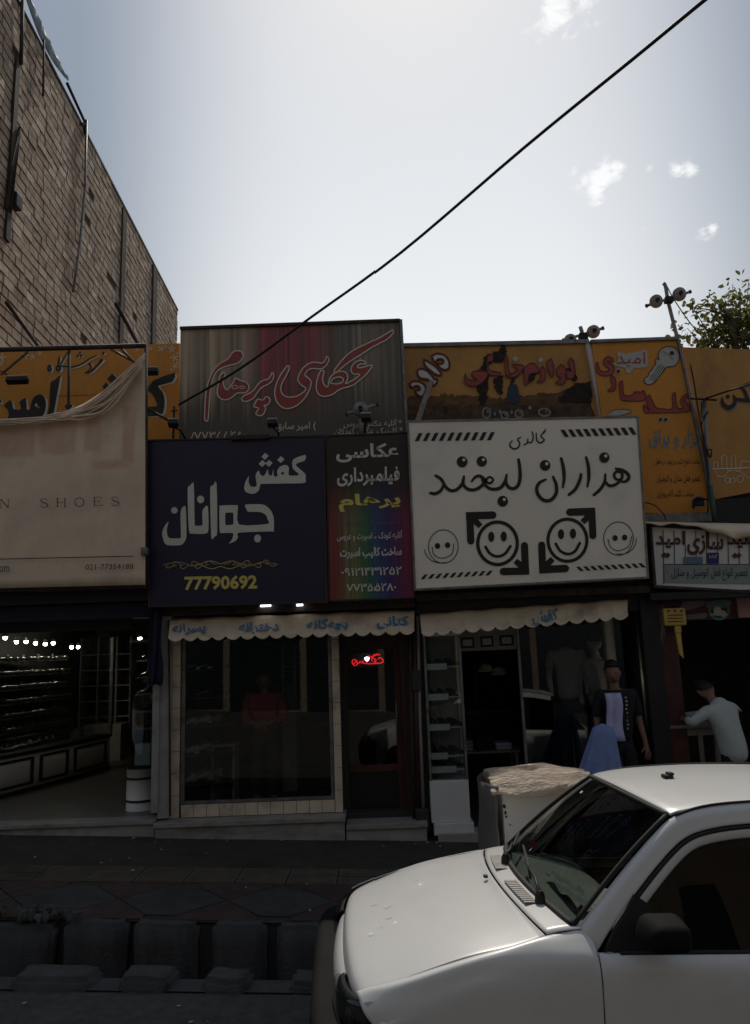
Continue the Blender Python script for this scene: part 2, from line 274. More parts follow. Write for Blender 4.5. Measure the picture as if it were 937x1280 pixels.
# ------------------------------------------------------------------ mesh builder
def wloc(o):
    v = Vector((0, 0, 0))
    while o is not None: v = v + o.location; o = o.parent
    return v
def tag(o, label=None, cat=None, group=None, kind=None):
    if label: o['label'] = label
    if cat: o['category'] = cat
    if group: o['group'] = group
    if kind: o['kind'] = kind
    return o
def thing(name, loc, label, cat, group=None):
    o = bpy.data.objects.new(name, None); COL.objects.link(o); o.location = loc; o.empty_display_size = .2
    return tag(o, label, cat, group)
class MB:
    def __init__(s): s.v = []; s.f = []; s.smooth = []; s.tone = None
    def add(s, vs, fs, smooth=False):
        n = len(s.v); s.v += [Vector(v) for v in vs]
        for f in fs: s.f.append([i + n for i in f]); s.smooth.append(smooth)
        return s
    def box(s, c, d, rot=None):
        c = Vector(c); hx, hy, hz = d[0] / 2, d[1] / 2, d[2] / 2
        vs = [Vector((x, y, z)) for x in (-hx, hx) for y in (-hy, hy) for z in (-hz, hz)]
        if rot is not None: vs = [rot @ v for v in vs]
        return s.add([c + v for v in vs], [(0, 1, 3, 2), (4, 6, 7, 5), (0, 4, 5, 1), (2, 3, 7, 6), (0, 2, 6, 4), (1, 5, 7, 3)])
    def span(s, a, b):
        a, b = Vector(a), Vector(b); return s.box((a + b) / 2, [abs(b[i] - a[i]) for i in range(3)])
    def bevbox(s, c, d, r=.01, rot=None):
        bm = bmesh.new(); bmesh.ops.create_cube(bm, size=1)
        for v in bm.verts: v.co = Vector((v.co.x * d[0], v.co.y * d[1], v.co.z * d[2]))
        bmesh.ops.bevel(bm, geom=list(bm.edges), offset=r, segments=2, affect='EDGES', profile=.6)
        bm.verts.index_update(); vs = [v.co.copy() for v in bm.verts]; fs = [[v.index for v in f.verts] for f in bm.faces]; bm.free()
        if rot is not None: vs = [rot @ v for v in vs]
        c = Vector(c); return s.add([c + v for v in vs], fs)
    def quadbox(s, front, off):          # four front corners and an offset vector to the back
        off = Vector(off); fr = [Vector(p) for p in front]; bk = [p + off for p in fr]; n = len(fr)
        return s.add(fr + bk, [list(range(n)), list(range(2 * n - 1, n - 1, -1))] + [(i, i + n, (i + 1) % n + n, (i + 1) % n) for i in range(n)])
    def tube(s, path, r, n=8, cap=True):
        P = [Vector(p) for p in path]; m = len(P); rr = r if isinstance(r, (list, tuple)) else [r] * m
        vs = []; ref = None
        for i in range(m):
            t = (P[min(i + 1, m - 1)] - P[max(i - 1, 0)]).normalized()
            if ref is None: ref = t.orthogonal().normalized()
            a = (ref - t * ref.dot(t)); a = a.normalized() if a.length > 1e-6 else t.orthogonal().normalized(); ref = a; b = t.cross(a)
            for k in range(n):
                q = 2 * math.pi * k / n; vs.append(P[i] + (a * math.cos(q) + b * math.sin(q)) * rr[i])
        fs = [(i * n + k, i * n + (k + 1) % n, (i + 1) * n + (k + 1) % n, (i + 1) * n + k) for i in range(m - 1) for k in range(n)]
        if cap: fs += [list(range(n))[::-1], list(range((m - 1) * n, m * n))]
        return s.add(vs, fs, True)
    def lathe(s, c, prof, axis='Z', n=20, rot=None):
        vs = []
        for (r, h) in prof:
            for k in range(n):
                q = 2 * math.pi * k / n; p = Vector((r * math.cos(q), r * math.sin(q), h))
                if axis == 'Y': p = Vector((p.x, p.z, p.y))
                if axis == 'X': p = Vector((p.z, p.x, p.y))
                if rot is not None: p = rot @ p
                vs.append(Vector(c) + p)
        m = len(prof); fs = [(i * n + k, i * n + (k + 1) % n, (i + 1) * n + (k + 1) % n, (i + 1) * n + k) for i in range(m - 1) for k in range(n)]
        fs += [list(range(n)), list(range((m - 1) * n, m * n))[::-1]]
        return s.add(vs, fs, True)
    def grid(s, rows, smooth=True, closed=False):
        m = len(rows); n = len(rows[0]); vs = [p for r in rows for p in r]
        return s.add(vs, [(i * n + k, i * n + k + 1, (i + 1) * n + k + 1, (i + 1) * n + k) for i in range(m - 1) for k in range(n - 1)], smooth)
    def poly(s, pts, holes=()):
        loops = [[Vector(p) for p in pts]] + [[Vector(p) for p in h] for h in holes]
        flat = [p for l in loops for p in l]
        tris = geometry.tessellate_polygon(loops); return s.add(flat, tris)
    def build(s, name, mat, parent=None, tones=None):
        me = bpy.data.meshes.new(name); off = wloc(parent) if parent is not None else Vector((0, 0, 0))
        me.from_pydata([v - off for v in s.v], [], s.f); me.polygons.foreach_set('use_smooth', s.smooth)
        if tones is not None:
            a = me.attributes.new('tone', 'FLOAT', 'POINT'); a.data.foreach_set('value', tones)
        me.materials.append(MT[mat] if isinstance(mat, str) else mat); me.update()
        o = bpy.data.objects.new(name, me); COL.objects.link(o)
        if parent is not None: o.parent = parent
        return o
def recalc(o):
    bm = bmesh.new(); bm.from_mesh(o.data); bmesh.ops.recalc_face_normals(bm, faces=bm.faces); bm.to_mesh(o.data); bm.free(); return o
def mod_bevel(o, w=.006, seg=2):
    m = o.modifiers.new('bevel', 'BEVEL'); m.width = w; m.segments = seg; m.limit_method = 'ANGLE'; m.angle_limit = R(40); return o
def mod_solid(o, t=.004):
    m = o.modifiers.new('solid', 'SOLIDIFY'); m.thickness = t; m.offset = 0; return o
def catmull(P, n=4):
    P = [Vector(p) for p in P]
    if len(P) < 3: return P
    out = []
    for i in range(len(P) - 1):
        p0 = P[i - 1] if i > 0 else P[0] * 2 - P[1]; p1 = P[i]; p2 = P[i + 1]; p3 = P[i + 2] if i + 2 < len(P) else P[-1] * 2 - P[-2]
        for k in range(n):
            t = k / n
            out.append(.5 * (2 * p1 + (p2 - p0) * t + (2 * p0 - 5 * p1 + 4 * p2 - p3) * t * t + (3 * p1 - p0 - 3 * p2 + p3) * t ** 3))
    out.append(P[-1]); return out
def patch(rows, su=4, sv=4):
    rr = [catmull(r, sv) for r in rows]; cols = [catmull([r[k] for r in rr], su) for k in range(len(rr[0]))]
    return [[cols[k][i] for k in range(len(cols))] for i in range(len(cols[0]))]

# ------------------------------------------------------------------ flat print: strokes, shapes and text lying on a sign face
class Ink:
    """marks on the sign plane at depth Y; crop = (x0, y0, scale) of the tracing grid"""
    def __init__(s, Y, crop=(0, 0, 1)): s.mb = MB(); s.Y = Y; s.c = crop; s.k = 0
    def p(s, x, y, lift=0): return at(s.c[0] + x / s.c[2], s.c[1] + y / s.c[2], s.Y - lift)
    def lift(s): s.k += 1; return .0003 * (s.k % 12)
    def shape(s, pts, holes=(), smooth=True, n=3, rough=0.):
        l = s.lift()
        if rough:
            q = []
            for k in range(len(pts)):
                a, b = Vector(pts[k]), Vector(pts[(k + 1) % len(pts)])
                for j in range(7): c_ = a.lerp(b, j / 7); nn = mnoise.noise_vector((c_.x * .05, c_.y * .05, 3.1)) * rough + mnoise.noise_vector((c_.x * .16, c_.y * .16, 8.1)) * rough * .6; q.append((c_.x + nn.x, c_.y + nn.y))
            pts = q; n = 1
        def sm(P):
            if not smooth: return [s.p(x, y, l) for x, y in P]
            Q = [Vector((x, y)) for x, y in P]; m = len(Q); out = []
            for i in range(m):
                p0, p1, p2, p3 = Q[i - 1], Q[i], Q[(i + 1) % m], Q[(i + 2) % m]
                for k in range(n):
                    t = k / n
                    out.append((2 * t ** 3 - 3 * t ** 2 + 1) * p1 + (t ** 3 - 2 * t ** 2 + t) * (p2 - p0) * .38 + (-2 * t ** 3 + 3 * t ** 2) * p2 + (t ** 3 - t ** 2) * (p3 - p1) * .38)
            return [s.p(q.x, q.y, l) for q in out]
        s.mb.poly(sm(pts), [sm(h) for h in holes]); return s
    def line(s, pts, w=None, cap=(1, 1), n=5, closed=False):
        l = s.lift(); P = [Vector((p[0], p[1], p[2] if len(p) > 2 else w)) for p in pts]
        if closed: P = P + [P[0]]
        P = catmull(P, n) if len(P) > 2 else P
        m = len(P); L_, R_ = [], []
        for i in range(m):
            a, b = P[max(i - 1, 0)], P[min(i + 1, m - 1)]
            if closed and i in (0, m - 1): a, b = P[m - 2], P[1]
            t = Vector((b.x - a.x, b.y - a.y)); t = t.normalized() if t.length > 1e-6 else Vector((1, 0)); nn = Vector((-t.y, t.x)) * P[i].z / 2
            L_.append((P[i].x + nn.x, P[i].y + nn.y)); R_.append((P[i].x - nn.x, P[i].y - nn.y))
        vs = [s.p(*q, l) for q in L_] + [s.p(*q, l) for q in R_]
        s.mb.add(vs, [(i, i + 1, m + i + 1, m + i) for i in range(m - 1)])
        if not closed:
            for end, on in ((0, cap[0]), (m - 1, cap[1])):
                if not on: continue
                c = P[end]; nb = P[1] if end == 0 else P[m - 2]; a0 = math.atan2(c.y - nb.y, c.x - nb.x); r = c.z / 2
                arc = [(c.x + r * math.cos(a0 + q), c.y + r * math.sin(a0 + q)) for q in [(-math.pi / 2 + math.pi * k / 8) for k in range(9)]]
                s.mb.add([s.p(*q, l) for q in arc], [list(range(9))])
        return s
    def oval(s, x, y, rx, ry=None, n=24):
        l = s.lift(); ry = ry or rx
        s.mb.add([s.p(x + rx * math.cos(2 * math.pi * k / n), y + ry * math.sin(2 * math.pi * k / n), l) for k in range(n)], [list(range(n))]); return s
    def ring(s, x, y, rx, ry, w, a0=0, a1=360, n=40):
        return s.line([(x + rx * math.cos(R(a0 + (a1 - a0) * k / n)), y + ry * math.sin(R(a0 + (a1 - a0) * k / n)), w) for k in range(n + 1)], n=1, cap=(a1 - a0 < 360, a1 - a0 < 360))
    def dia(s, x, y, r, q=1.0):
        return s.shape([(x - r, y + r * .12), (x, y - r * q), (x + r, y - r * .12), (x, y + r * q)], smooth=False)
    def build(s, name, mat, parent): return s.mb.build(name, mat, parent)

FORMS = {'ا': 'FE8D FE8E', 'آ': 'FE81 FE82', 'ب': 'FE8F FE90 FE91 FE92', 'پ': 'FB56 FB57 FB58 FB59', 'ت': 'FE95 FE96 FE97 FE98', 'ج': 'FE9D FE9E FE9F FEA0', 'چ': 'FB7A FB7B FB7C FB7D',
         'ح': 'FEA1 FEA2 FEA3 FEA4', 'خ': 'FEA5 FEA6 FEA7 FEA8', 'د': 'FEA9 FEAA', 'ر': 'FEAD FEAE', 'ز': 'FEAF FEB0', 'س': 'FEB1 FEB2 FEB3 FEB4', 'ش': 'FEB5 FEB6 FEB7 FEB8',
         'ع': 'FEC9 FECA FECB FECC', 'ف': 'FED1 FED2 FED3 FED4', 'ق': 'FED5 FED6 FED7 FED8', 'ک': 'FB8E FB8F FB90 FB91', 'گ': 'FB92 FB93 FB94 FB95', 'ل': 'FEDD FEDE FEDF FEE0',
         'م': 'FEE1 FEE2 FEE3 FEE4', 'ن': 'FEE5 FEE6 FEE7 FEE8', 'و': 'FEED FEEE', 'ه': 'FEE9 FEEA FEEB FEEC', 'ی': 'FBFC FBFD FBFE FBFF', 'ئ': 'FE89 FE8A FE8B FE8C', 'ط': 'FEC1 FEC2 FEC3 FEC4', 'ص': 'FEB9 FEBA FEBB FEBC'}
FORMS = {k: [chr(int(x, 16)) for x in v.split()] for k, v in FORMS.items()}
def shape_fa(t):
    out = []
    for i, c in enumerate(t):
        if c not in FORMS: 
            if c != '\u200c': out.append(c)
            continue
        f = FORMS[c]; pv = t[i - 1] if i else ' '; nx = t[i + 1] if i + 1 < len(t) else ' '
        jp = pv in FORMS and len(FORMS[pv]) == 4; jn = len(f) == 4 and nx in FORMS
        out.append(f[3] if jp and jn else f[1] if jp else f[2] if jn else f[0])
    return ''.join(out[::-1])
def text_mesh(body, bold=0.0, res=2, sp=1.0):
    c = bpy.data.curves.new('lettering', 'FONT'); c.body = body; c.resolution_u = res; c.offset = bold; c.space_character = sp
    o = bpy.data.objects.new('lettering', c); COL.objects.link(o); dg = bpy.context.evaluated_depsgraph_get(); dg.update()
    me = o.evaluated_get(dg).to_mesh(); vs = [v.co.copy() for v in me.vertices]; fs = [list(p.vertices) for p in me.polygons]
    o.evaluated_get(dg).to_mesh_clear(); bpy.data.objects.remove(o); bpy.data.curves.remove(c); return vs, fs
def text(body, box, Y, mat, parent, fa=True, bold=.012, slope=0., name='lettering', shear=0., crop=(0, 0, 1), lift=0., fn=None):
    """lettering filling the box (x0, y0, x1, y1) in tracing units; slope = rise of y per x"""
    body2 = shape_fa(body) if fa and not all(ch.isdigit() for ch in body) else body
    vs, fs = text_mesh(body2, bold)
    x0 = min(v.x for v in vs); x1 = max(v.x for v in vs); y0 = min(v.y for v in vs); y1 = max(v.y for v in vs); mb = MB()
    q = []
    for v in vs:
        u, t = (v.x - x0) / (x1 - x0), (v.y - y0) / (y1 - y0)
        X = box[0] + (box[2] - box[0]) * u + shear * t; Yp = box[3] + (box[1] - box[3]) * t + slope * (X - box[0])
        q.append(at(crop[0] + X / crop[2], crop[1] + Yp / crop[2], Y - lift) if fn is None else fn(X, Yp))
    mb.add(q, fs); return mb.build(name, mat, parent)

def board(name, corners, Y, mat, label, cat, thick=.12, frame=None, fw_=.03, group=None, part='panel', Ys=None):
    """a sign box: four picture corners TL TR BR BL on the plane y = Y"""
    P = [at(x, y, Y) for x, y in corners]
    base = (P[2] + P[3]) / 2 + Vector((0, thick, 0)); t = thing(name, base, label, cat, group)
    mb = MB(); mb.quadbox([P[3], P[2], P[1], P[0]], (0, thick, 0)); o = mb.build(part, mat, t); recalc(o)
    if frame:
        for a, b in ((0, 1), (1, 2), (2, 3), (3, 0)):
            fm = MB(); d = (P[b] - P[a]).normalized(); n = Vector((0, 1, 0)).cross(d); c = (P[0] + P[1] + P[2] + P[3]) / 4
            if n.dot(c - P[a]) < 0: n = -n
            A, B = P[a] - n * fw_ * .5, P[b] - n * fw_ * .5
            if (a, b) in ((0, 1), (2, 3)): A, B = A - d * fw_ * .5, B + d * fw_ * .5
            else: A, B = A + d * fw_ * .52, B - d * fw_ * .52
            fm.quadbox([A + Vector((0, -.012, 0)), B + Vector((0, -.012, 0)), B + n * fw_ + Vector((0, -.012, 0)), A + n * fw_ + Vector((0, -.012, 0))], (0, thick * .9, 0))
            recalc(fm.build('frame_bar', frame, t))
    return t
def ipart(ink, name, mat, parent): return ink.build(name, mat, parent)

# ------------------------------------------------------------------ the street
def strip(name, mat, y0, y1, z0, x0=-60, x1=60, kind='structure', n=60, amp=0., parent=None):
    rows = []
    ys = [y0 + (y1 - y0) * k / 8 for k in range(9)]
    for i in range(n + 1):
        x = x0 + (x1 - x0) * i / n
        rows.append([Vector((x, y, gz(x, z0) + amp * mnoise.noise((x * 1.3, y * 1.3, 0)))) for y in ys])
    mb = MB(); mb.grid(rows); o = mb.build(name, mat, parent); tag(o, kind=kind); return o
CURB0, CURB1, CHAN, WALK1 = 5.22, 5.45, 6.05, 8.8
strip('road', 'asphalt', -300, CURB0 + .1, -.14, -300, 300, n=200)
strip('drainage_channel', 'curb', CURB0, CHAN, -.62, -40, 40)
mb = MB()
for k in range(-40, 40): mb.quadbox([(k, CHAN + .04, gz(k, -.7)), (k + 1, CHAN + .04, gz(k + 1, -.7)), (k + 1, CHAN + .04, gz(k + 1, -.02)), (k, CHAN + .04, gz(k, -.02))], (0, .2, 0))
tag(mb.build('channel_wall', 'curb'), kind='structure')
sw = strip('sidewalk', 'walk', CHAN, 13.0, -.004, -40, 40, n=80)
strip('ground', 'asphalt', 13.0, 400, -.03, -300, 300, n=100)
# paving pieces of the sidewalk: tan tactile strip and patterned band
def prism(mb, pts, z1, z0):
    n = len(pts); mb.add([Vector((x, y, gz(x, z1))) for x, y in pts] + [Vector((x, y, gz(x, z0))) for x, y in pts],
                         [list(range(n))] + [(i + n, (i + 1) % n + n, (i + 1) % n, i) for i in range(n)])
g = .006
for k in range(-14, 13):
    for (ya, yb) in ((6.96, 7.185), (7.19, 7.42)):
        x = k * .45; mb = MB(); dz = random.uniform(0, .004)
        prism(mb, [(x + g, ya + g), (x + .45 - g, ya + g), (x + .45 - g, yb - g), (x + g, yb - g)], .007 + dz, -.01)
        for r in range(4):
            yy = ya + .03 + r * .05; prism(mb, [(x + .03, yy), (x + .42, yy), (x + .42, yy + .022), (x + .03, yy + .022)], .011 + dz, 0)
        recalc(mb.build('tactile_tile', 'tile_tan', sw))
for k in range(-7, 7):
    x = k * .88; yc = 6.505; hx, hy = .44, .44
    def tile(pts, mat):
        cx = sum(p[0] for p in pts) / len(pts); cy = sum(p[1] for p in pts) / len(pts)
        mb = MB(); prism(mb, [(cx + (px - cx) * .975, cy + (py - cy) * .975) for px, py in pts], .006 + random.uniform(0, .004), -.01); recalc(mb.build('paving_tile', mat, sw))
    tile([(x - hx, yc), (x - .12, yc - hy * .8), (x + .12, yc - hy * .8), (x + hx, yc), (x + .12, yc + hy * .8), (x - .12, yc + hy * .8)], 'tile_grey')
    for s in (-1, 1):
        tile([(x + hx, yc), (x + hx + .32, yc + s * hy * .8), (x + hx + .32, yc + s * hy), (x + .12, yc + s * hy), (x + .12, yc + s * hy * .8)], 'tile_red')
# slabs that line the far side of the channel, and the broken kerb stones on the road side
def rough_block(mb, a, b, seed, amp=.012, seg=(6, 3, 4)):
    rnd = random.Random(seed); a, b = Vector(a), Vector(b); bm = bmesh.new(); bmesh.ops.create_cube(bm, size=1)
    c = (a + b) / 2
    for v in bm.verts: v.co = Vector((v.co.x * (b.x - a.x), v.co.y * (b.y - a.y), v.co.z * (b.z - a.z)))
    bmesh.ops.bevel(bm, geom=list(bm.edges), offset=.03, segments=2, affect='EDGES')
    bmesh.ops.subdivide_edges(bm, edges=[e for e in bm.edges if e.calc_length() > .12], cuts=4, use_grid_fill=True)
    for v in bm.verts:
        w = v.co + c; n = mnoise.noise_vector((w.x * 7 + seed, w.y * 7, w.z * 7)); v.co += n * amp
        v.co.z += GS * (w.x)
    bm.verts.index_update(); mb.add([v.co + c for v in bm.verts], [[v.index for v in f.verts] for f in bm.faces], True); bm.free()
slabx = [(-3.62, -3.14, .00), (-3.06, -2.50, -.03), (-2.42, -1.96, .0), (-1.90, -1.43, .0), (-1.32, -.92, .0), (-.84, -.36, .0), (-.3, .2, 0), (.28, .75, 0), (.83, 1.3, 0), (1.4, 1.9, 0), (2.0, 2.5, 0)]
for i, (a, b, dz) in enumerate(slabx):
    mb = MB(); rough_block(mb, (a, 5.93, -.62), (b, 6.08, .012 + dz), i); o = mb.build('channel_slab', 'slab')
    px = proj((a, 5.93, 0)), proj((b, 5.93, 0))
    names = ['cracked grey slab with broken top left end of channel', 'grey slab with rubble piled on its top edge', 'wide grey channel slab beside the rubble heap', 'grey channel slab below the shop window', 'grey channel slab with pale drip marks below the step', 'grey channel slab beside the white car bumper']
    tag(o, names[i] if i < len(names) else 'grey channel slab hidden behind the white car', 'slab', 'slabs lining the roadside channel')
curbx = [(-2.95, -2.62, .0), (-2.45, -1.93, .01), (-1.76, -1.42, .015), (-1.22, -.92, .01), (-.66, -.3, 0), (.0, .4, 0), (.7, 1.1, 0), (1.4, 1.9, 0)]
cl = ['small broken kerb stone left end beside road', 'long kerb stone with crumbled left end', 'short rounded kerb stone left of the middle gap', 'short rounded kerb stone nearest the white car', 'kerb stone in front of the car bumper']
for i, (a, b, dz) in enumerate(curbx):
    mb = MB(); rough_block(mb, (a, 5.20, -.62), (b, 5.44, -.075 + dz), 40 + i, .016); o = mb.build('kerb_stone', 'curb')
    tag(o, cl[i] if i < len(cl) else 'kerb stone hidden behind the white car', 'kerb stone', 'broken kerb stones along the road')
mb = MB()
for k in range(34):
    x = random.gauss(-2.72, .2); y = random.gauss(6.03, .06); r = random.uniform(.015, .045)
    bm = bmesh.new(); bmesh.ops.create_icosphere(bm, subdivisions=1, radius=r)
    for v in bm.verts: v.co *= random.uniform(.7, 1.25)
    bm.verts.index_update(); mb.add([v.co + Vector((x, y, gz(x, .005) + r * .5 + random.uniform(0, .05))) for v in bm.verts], [[v.index for v in f.verts] for f in bm.faces]); bm.free()
tag(mb.build('rubble', 'curb'), kind='stuff')
# narrow concrete lip between the kerb stones and the road (kept lower than the stones)
tag(strip('road_edge', 'curb', CURB0 - .02, CURB0 + .16, -.128, -40, 40), kind='structure')

# ------------------------------------------------------------------ tall brick building on the left
XW, YW0 = -5.62, 9.05
wdir = Vector((-.035, 1, 0)).normalized(); wn = Vector((wdir.y, -wdir.x, 0))          # normal faces the street side (+x)
W0 = Vector((XW, YW0, 0))
def on_wall(px, py):
    d = ray(px, py); k = (W0 - CAM).dot(wn) / d.dot(wn); q = CAM + d * k; return (q - W0).dot(wdir), q.z
FAR = on_wall(222, 410)[0]; TOP = on_wall(222, 388)[1]
def wp(u, z, o=0.): return W0 + wdir * u + Vector((0, 0, z)) + wn * o
bb = thing('brick_building', wp(FAR / 2, 0, -3), 'tall building with a blank wall of bare brown clay blocks', 'building')
mb = MB(); mb.add([wp(-.3, -.3, -.03), wp(FAR, -.3, -.03), wp(FAR, TOP, -.03), wp(-.3, TOP, -.03), wp(-.3, -.3, -5), wp(FAR, -.3, -5), wp(FAR, TOP, -5), wp(-.3, TOP, -5)],
                  [(0, 1, 2, 3), (1, 5, 6, 2), (5, 4, 7, 6), (4, 0, 3, 7), (3, 2, 6, 7)]); recalc(mb.build('wall', 'mortar', bb))
rowh, bl = .175, .34
bricks = []
r = 0; z = 4.0
rnd = random.Random(3)
while z < TOP - .02:
    u = -.3 - (.2 if r % 2 else 0) - rnd.uniform(0, .05)
    zz = min(z + rowh, TOP)
    while u < FAR:
        l = rnd.choice((.34, .34, .34, .32, .26, .20)); u1 = min(u + l, FAR)
        if u1 - u > .08:
            q = proj(wp((u + u1) / 2, (z + zz) / 2))
            if -25 < q[0] < 235 and q[1] < 445 and q[1] > -40: bricks.append(((CAM - wp(u, z)).length, u, u1, z, zz))
        u = u1
    z += rowh; r += 1
bricks.sort(); rest = MB(); tones = []
def brick_geo(mb, u, u1, z, z1, rn):
    o = rn.choice((0, .002, .004, .006, .008, .012)) ; j = .011; d = .03
    lo, hi = z + j + rn.uniform(0, .010), z1 - j - rn.uniform(0, .008)
    a = [wp(u + j, lo, o), wp(u1 - j, lo, o + rn.uniform(-.004, .004)), wp(u1 - j, hi, o), wp(u + j, hi, o + rn.uniform(-.004, .004))]
    b = [p - wn * (d + o) for p in a]
    mb.add(a + b, [(0, 1, 2, 3), (4, 0, 3, 7), (1, 5, 6, 2), (3, 2, 6, 7), (4, 5, 1, 0)])
for i, (_, u, u1, z, z1) in enumerate(bricks):
    if rnd.random() < .004: continue
    t = rnd.random()
    if i < 300:
        m1 = MB(); brick_geo(m1, u, u1, z, z1, rnd); m1.build('brick', 'block', bb, [t] * 8)
    else:
        brick_geo(rest, u, u1, z, z1, rnd); tones += [t] * 8
tag(rest.build('brickwork', 'block', bb, tones), kind='stuff')
mb = MB(); mb.quadbox([wp(-.3, TOP + .002, .02), wp(FAR + .02, TOP + .002, .02), wp(FAR + .02, TOP + .06, .02), wp(-.3, TOP + .06, .02)], -wn * .3); recalc(mb.build('coping', 'mortar', bb))
def wall_post(x0, y0, x1, y1, w, d, mat, nm):
    a = on_wall(x0, y0); b = on_wall(x1, y1); u = (a[0] + b[0]) / 2
    m1 = MB(); m1.quadbox([wp(u - w, b[1], d), wp(u + w, b[1], d), wp(u + w, a[1], d), wp(u - w, a[1], d)], -wn * (d + .02)); recalc(m1.build(nm, mat, bb))
wall_post(157, 268, 147, 432, .14, .05, 'mortar', 'column'); wall_post(193, 336, 190, 432, .2, .06, 'mortar', 'column'); wall_post(21, 75, 6, 300, .07, .05, 'rust', 'column')
def wall_pipe(pts, r, mat, nm, o=.06):
    P = [wp(*on_wall(x, y), o) for x, y in pts]; m1 = MB(); m1.tube(P, r, 7); return m1.build(nm, mat, bb)
wall_pipe([(105, 150), (103, 235), (97, 300), (88, 365)], .026, 'steel', 'pipe')
wall_pipe([(51, 50), (50, 120)], .02, 'rust', 'pipe')
wall_pipe([(24, 0), (22, 80)], .032, 'rust', 'pipe'); wall_pipe([(2, 260), (20, 160), (8, 265)], .03, 'rust', 'pipe')
wall_pipe([(0, 378), (46, 440)], .03, 'rust', 'bracket_rod', .10); wall_pipe([(134, 380), (164, 432)], .045, 'rust', 'bracket_rod', .2)
wall_pipe([(83, 104), (105, 152), (105, 168)], .03, 'rust', 'railing_bar', .02); wall_pipe([(99, 155), (106, 155)], .03, 'rust', 'railing_bar', .02)
P = [wp(*on_wall(x, y), .03) for x, y in [(29, -6), (40, 18), (52, 45), (68, 78), (83, 105)]]
rows = []
for i, p in enumerate(catmull(P, 5)):
    w = .22 * math.sin(math.pi * min(1, i / 20 * .9 + .1)) + .03
    rows.append([p + Vector((0, 0, .10 + w * .3)), p + wn * (.05 * math.sin(i * 1.7)) + Vector((0, 0, .10)), p + Vector((0, 0, .10 - w))])
mb = MB(); mb.grid(rows); o = mod_solid(mb.build('torn_tarp', 'tarp'), .006); tag(o, 'pale torn plastic strip hanging along the top of the brick wall', 'tarp')
m1 = MB()
bx = wp(*on_wall(14, 252), .08); m1.bevbox(bx, (.12, .2, .24), .02); m1.build('junction_box', 'black', bb)

# ------------------------------------------------------------------ opposite side of the street (seen only mirrored in the glass)
op = thing('apartment_building', (0, -9, 0), 'plain apartment building across the street mirrored in shop glass', 'building')
mb = MB(); mb.span((-24, -14, -2), (24, -9, 12.5)); mb.build('wall', 'opp', op)
for r_ in range(3):
    for k in range(-8, 9):
        mb = MB(); mb.span((k * 2.7 - .6, -9.05, 4.3 + r_ * 2.8), (k * 2.7 + .6, -8.99, 5.8 + r_ * 2.8)); mb.build('window', 'oppwin', op)

for k in range(-9, 9):                                # dark ground-floor shopfronts
    mb = MB(); mb.span((k * 2.7 + .12, -9.0, gz(k * 2.7, -.1)), (k * 2.7 + 2.58, -8.93, 3.25)); mb.build('shopfront', 'oppwin', op)
    mb = MB(); mb.span((k * 2.7 + .03, -9.0, 3.27), (k * 2.7 + 2.67, -8.85, 3.7)); mb.build('shop_fascia', ('dark', 'brownred', 'navycloth')[k % 3], op)

# ------------------------------------------------------------------ shop row, common shell
FY = 8.8
def px_x(px, py, Y): return at(px, py, Y).x
def px_z(px, py, Y): return at(px, py, Y).z
def fbox(mb, x0, y0, x1, y1, Y, d, bev=0):
    xm, ym = (x0 + x1) / 2, (y0 + y1) / 2
    xa, xb = at(x0, ym, Y).x, at(x1, ym, Y).x; zt, zb = at(xm, y0, Y).z, at(xm, y1, Y).z
    if bev: mb.bevbox(((xa + xb) / 2, Y + d / 2, (zt + zb) / 2), (xb - xa, d, zt - zb), bev)
    else: mb.span((xa, Y, zb), (xb, Y + d, zt))
    return mb
def fpart(name, mat, parent, x0, y0, x1, y1, Y, d, bev=0): mb = MB(); fbox(mb, x0, y0, x1, y1, Y, d, bev); return mb.build(name, mat, parent)
ZC = 2.66                                       # ceilings
DEPTH = 13.6
XA, XB, XC, XD, XE = -5.6, -2.55, .50, 3.13, 6.6   # party walls
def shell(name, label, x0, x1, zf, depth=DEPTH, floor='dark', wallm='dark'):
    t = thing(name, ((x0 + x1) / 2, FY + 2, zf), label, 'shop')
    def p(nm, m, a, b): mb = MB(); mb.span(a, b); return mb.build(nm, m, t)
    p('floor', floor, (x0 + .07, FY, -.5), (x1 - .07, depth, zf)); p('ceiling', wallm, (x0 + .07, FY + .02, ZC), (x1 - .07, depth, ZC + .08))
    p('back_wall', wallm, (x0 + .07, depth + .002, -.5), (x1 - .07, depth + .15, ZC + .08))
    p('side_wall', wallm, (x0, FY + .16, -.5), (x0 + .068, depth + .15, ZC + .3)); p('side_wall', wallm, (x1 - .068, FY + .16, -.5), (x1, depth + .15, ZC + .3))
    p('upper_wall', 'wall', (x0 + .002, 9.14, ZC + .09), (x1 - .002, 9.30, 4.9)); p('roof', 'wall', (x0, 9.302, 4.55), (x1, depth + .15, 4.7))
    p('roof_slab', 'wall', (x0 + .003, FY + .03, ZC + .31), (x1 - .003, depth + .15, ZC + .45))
    return t

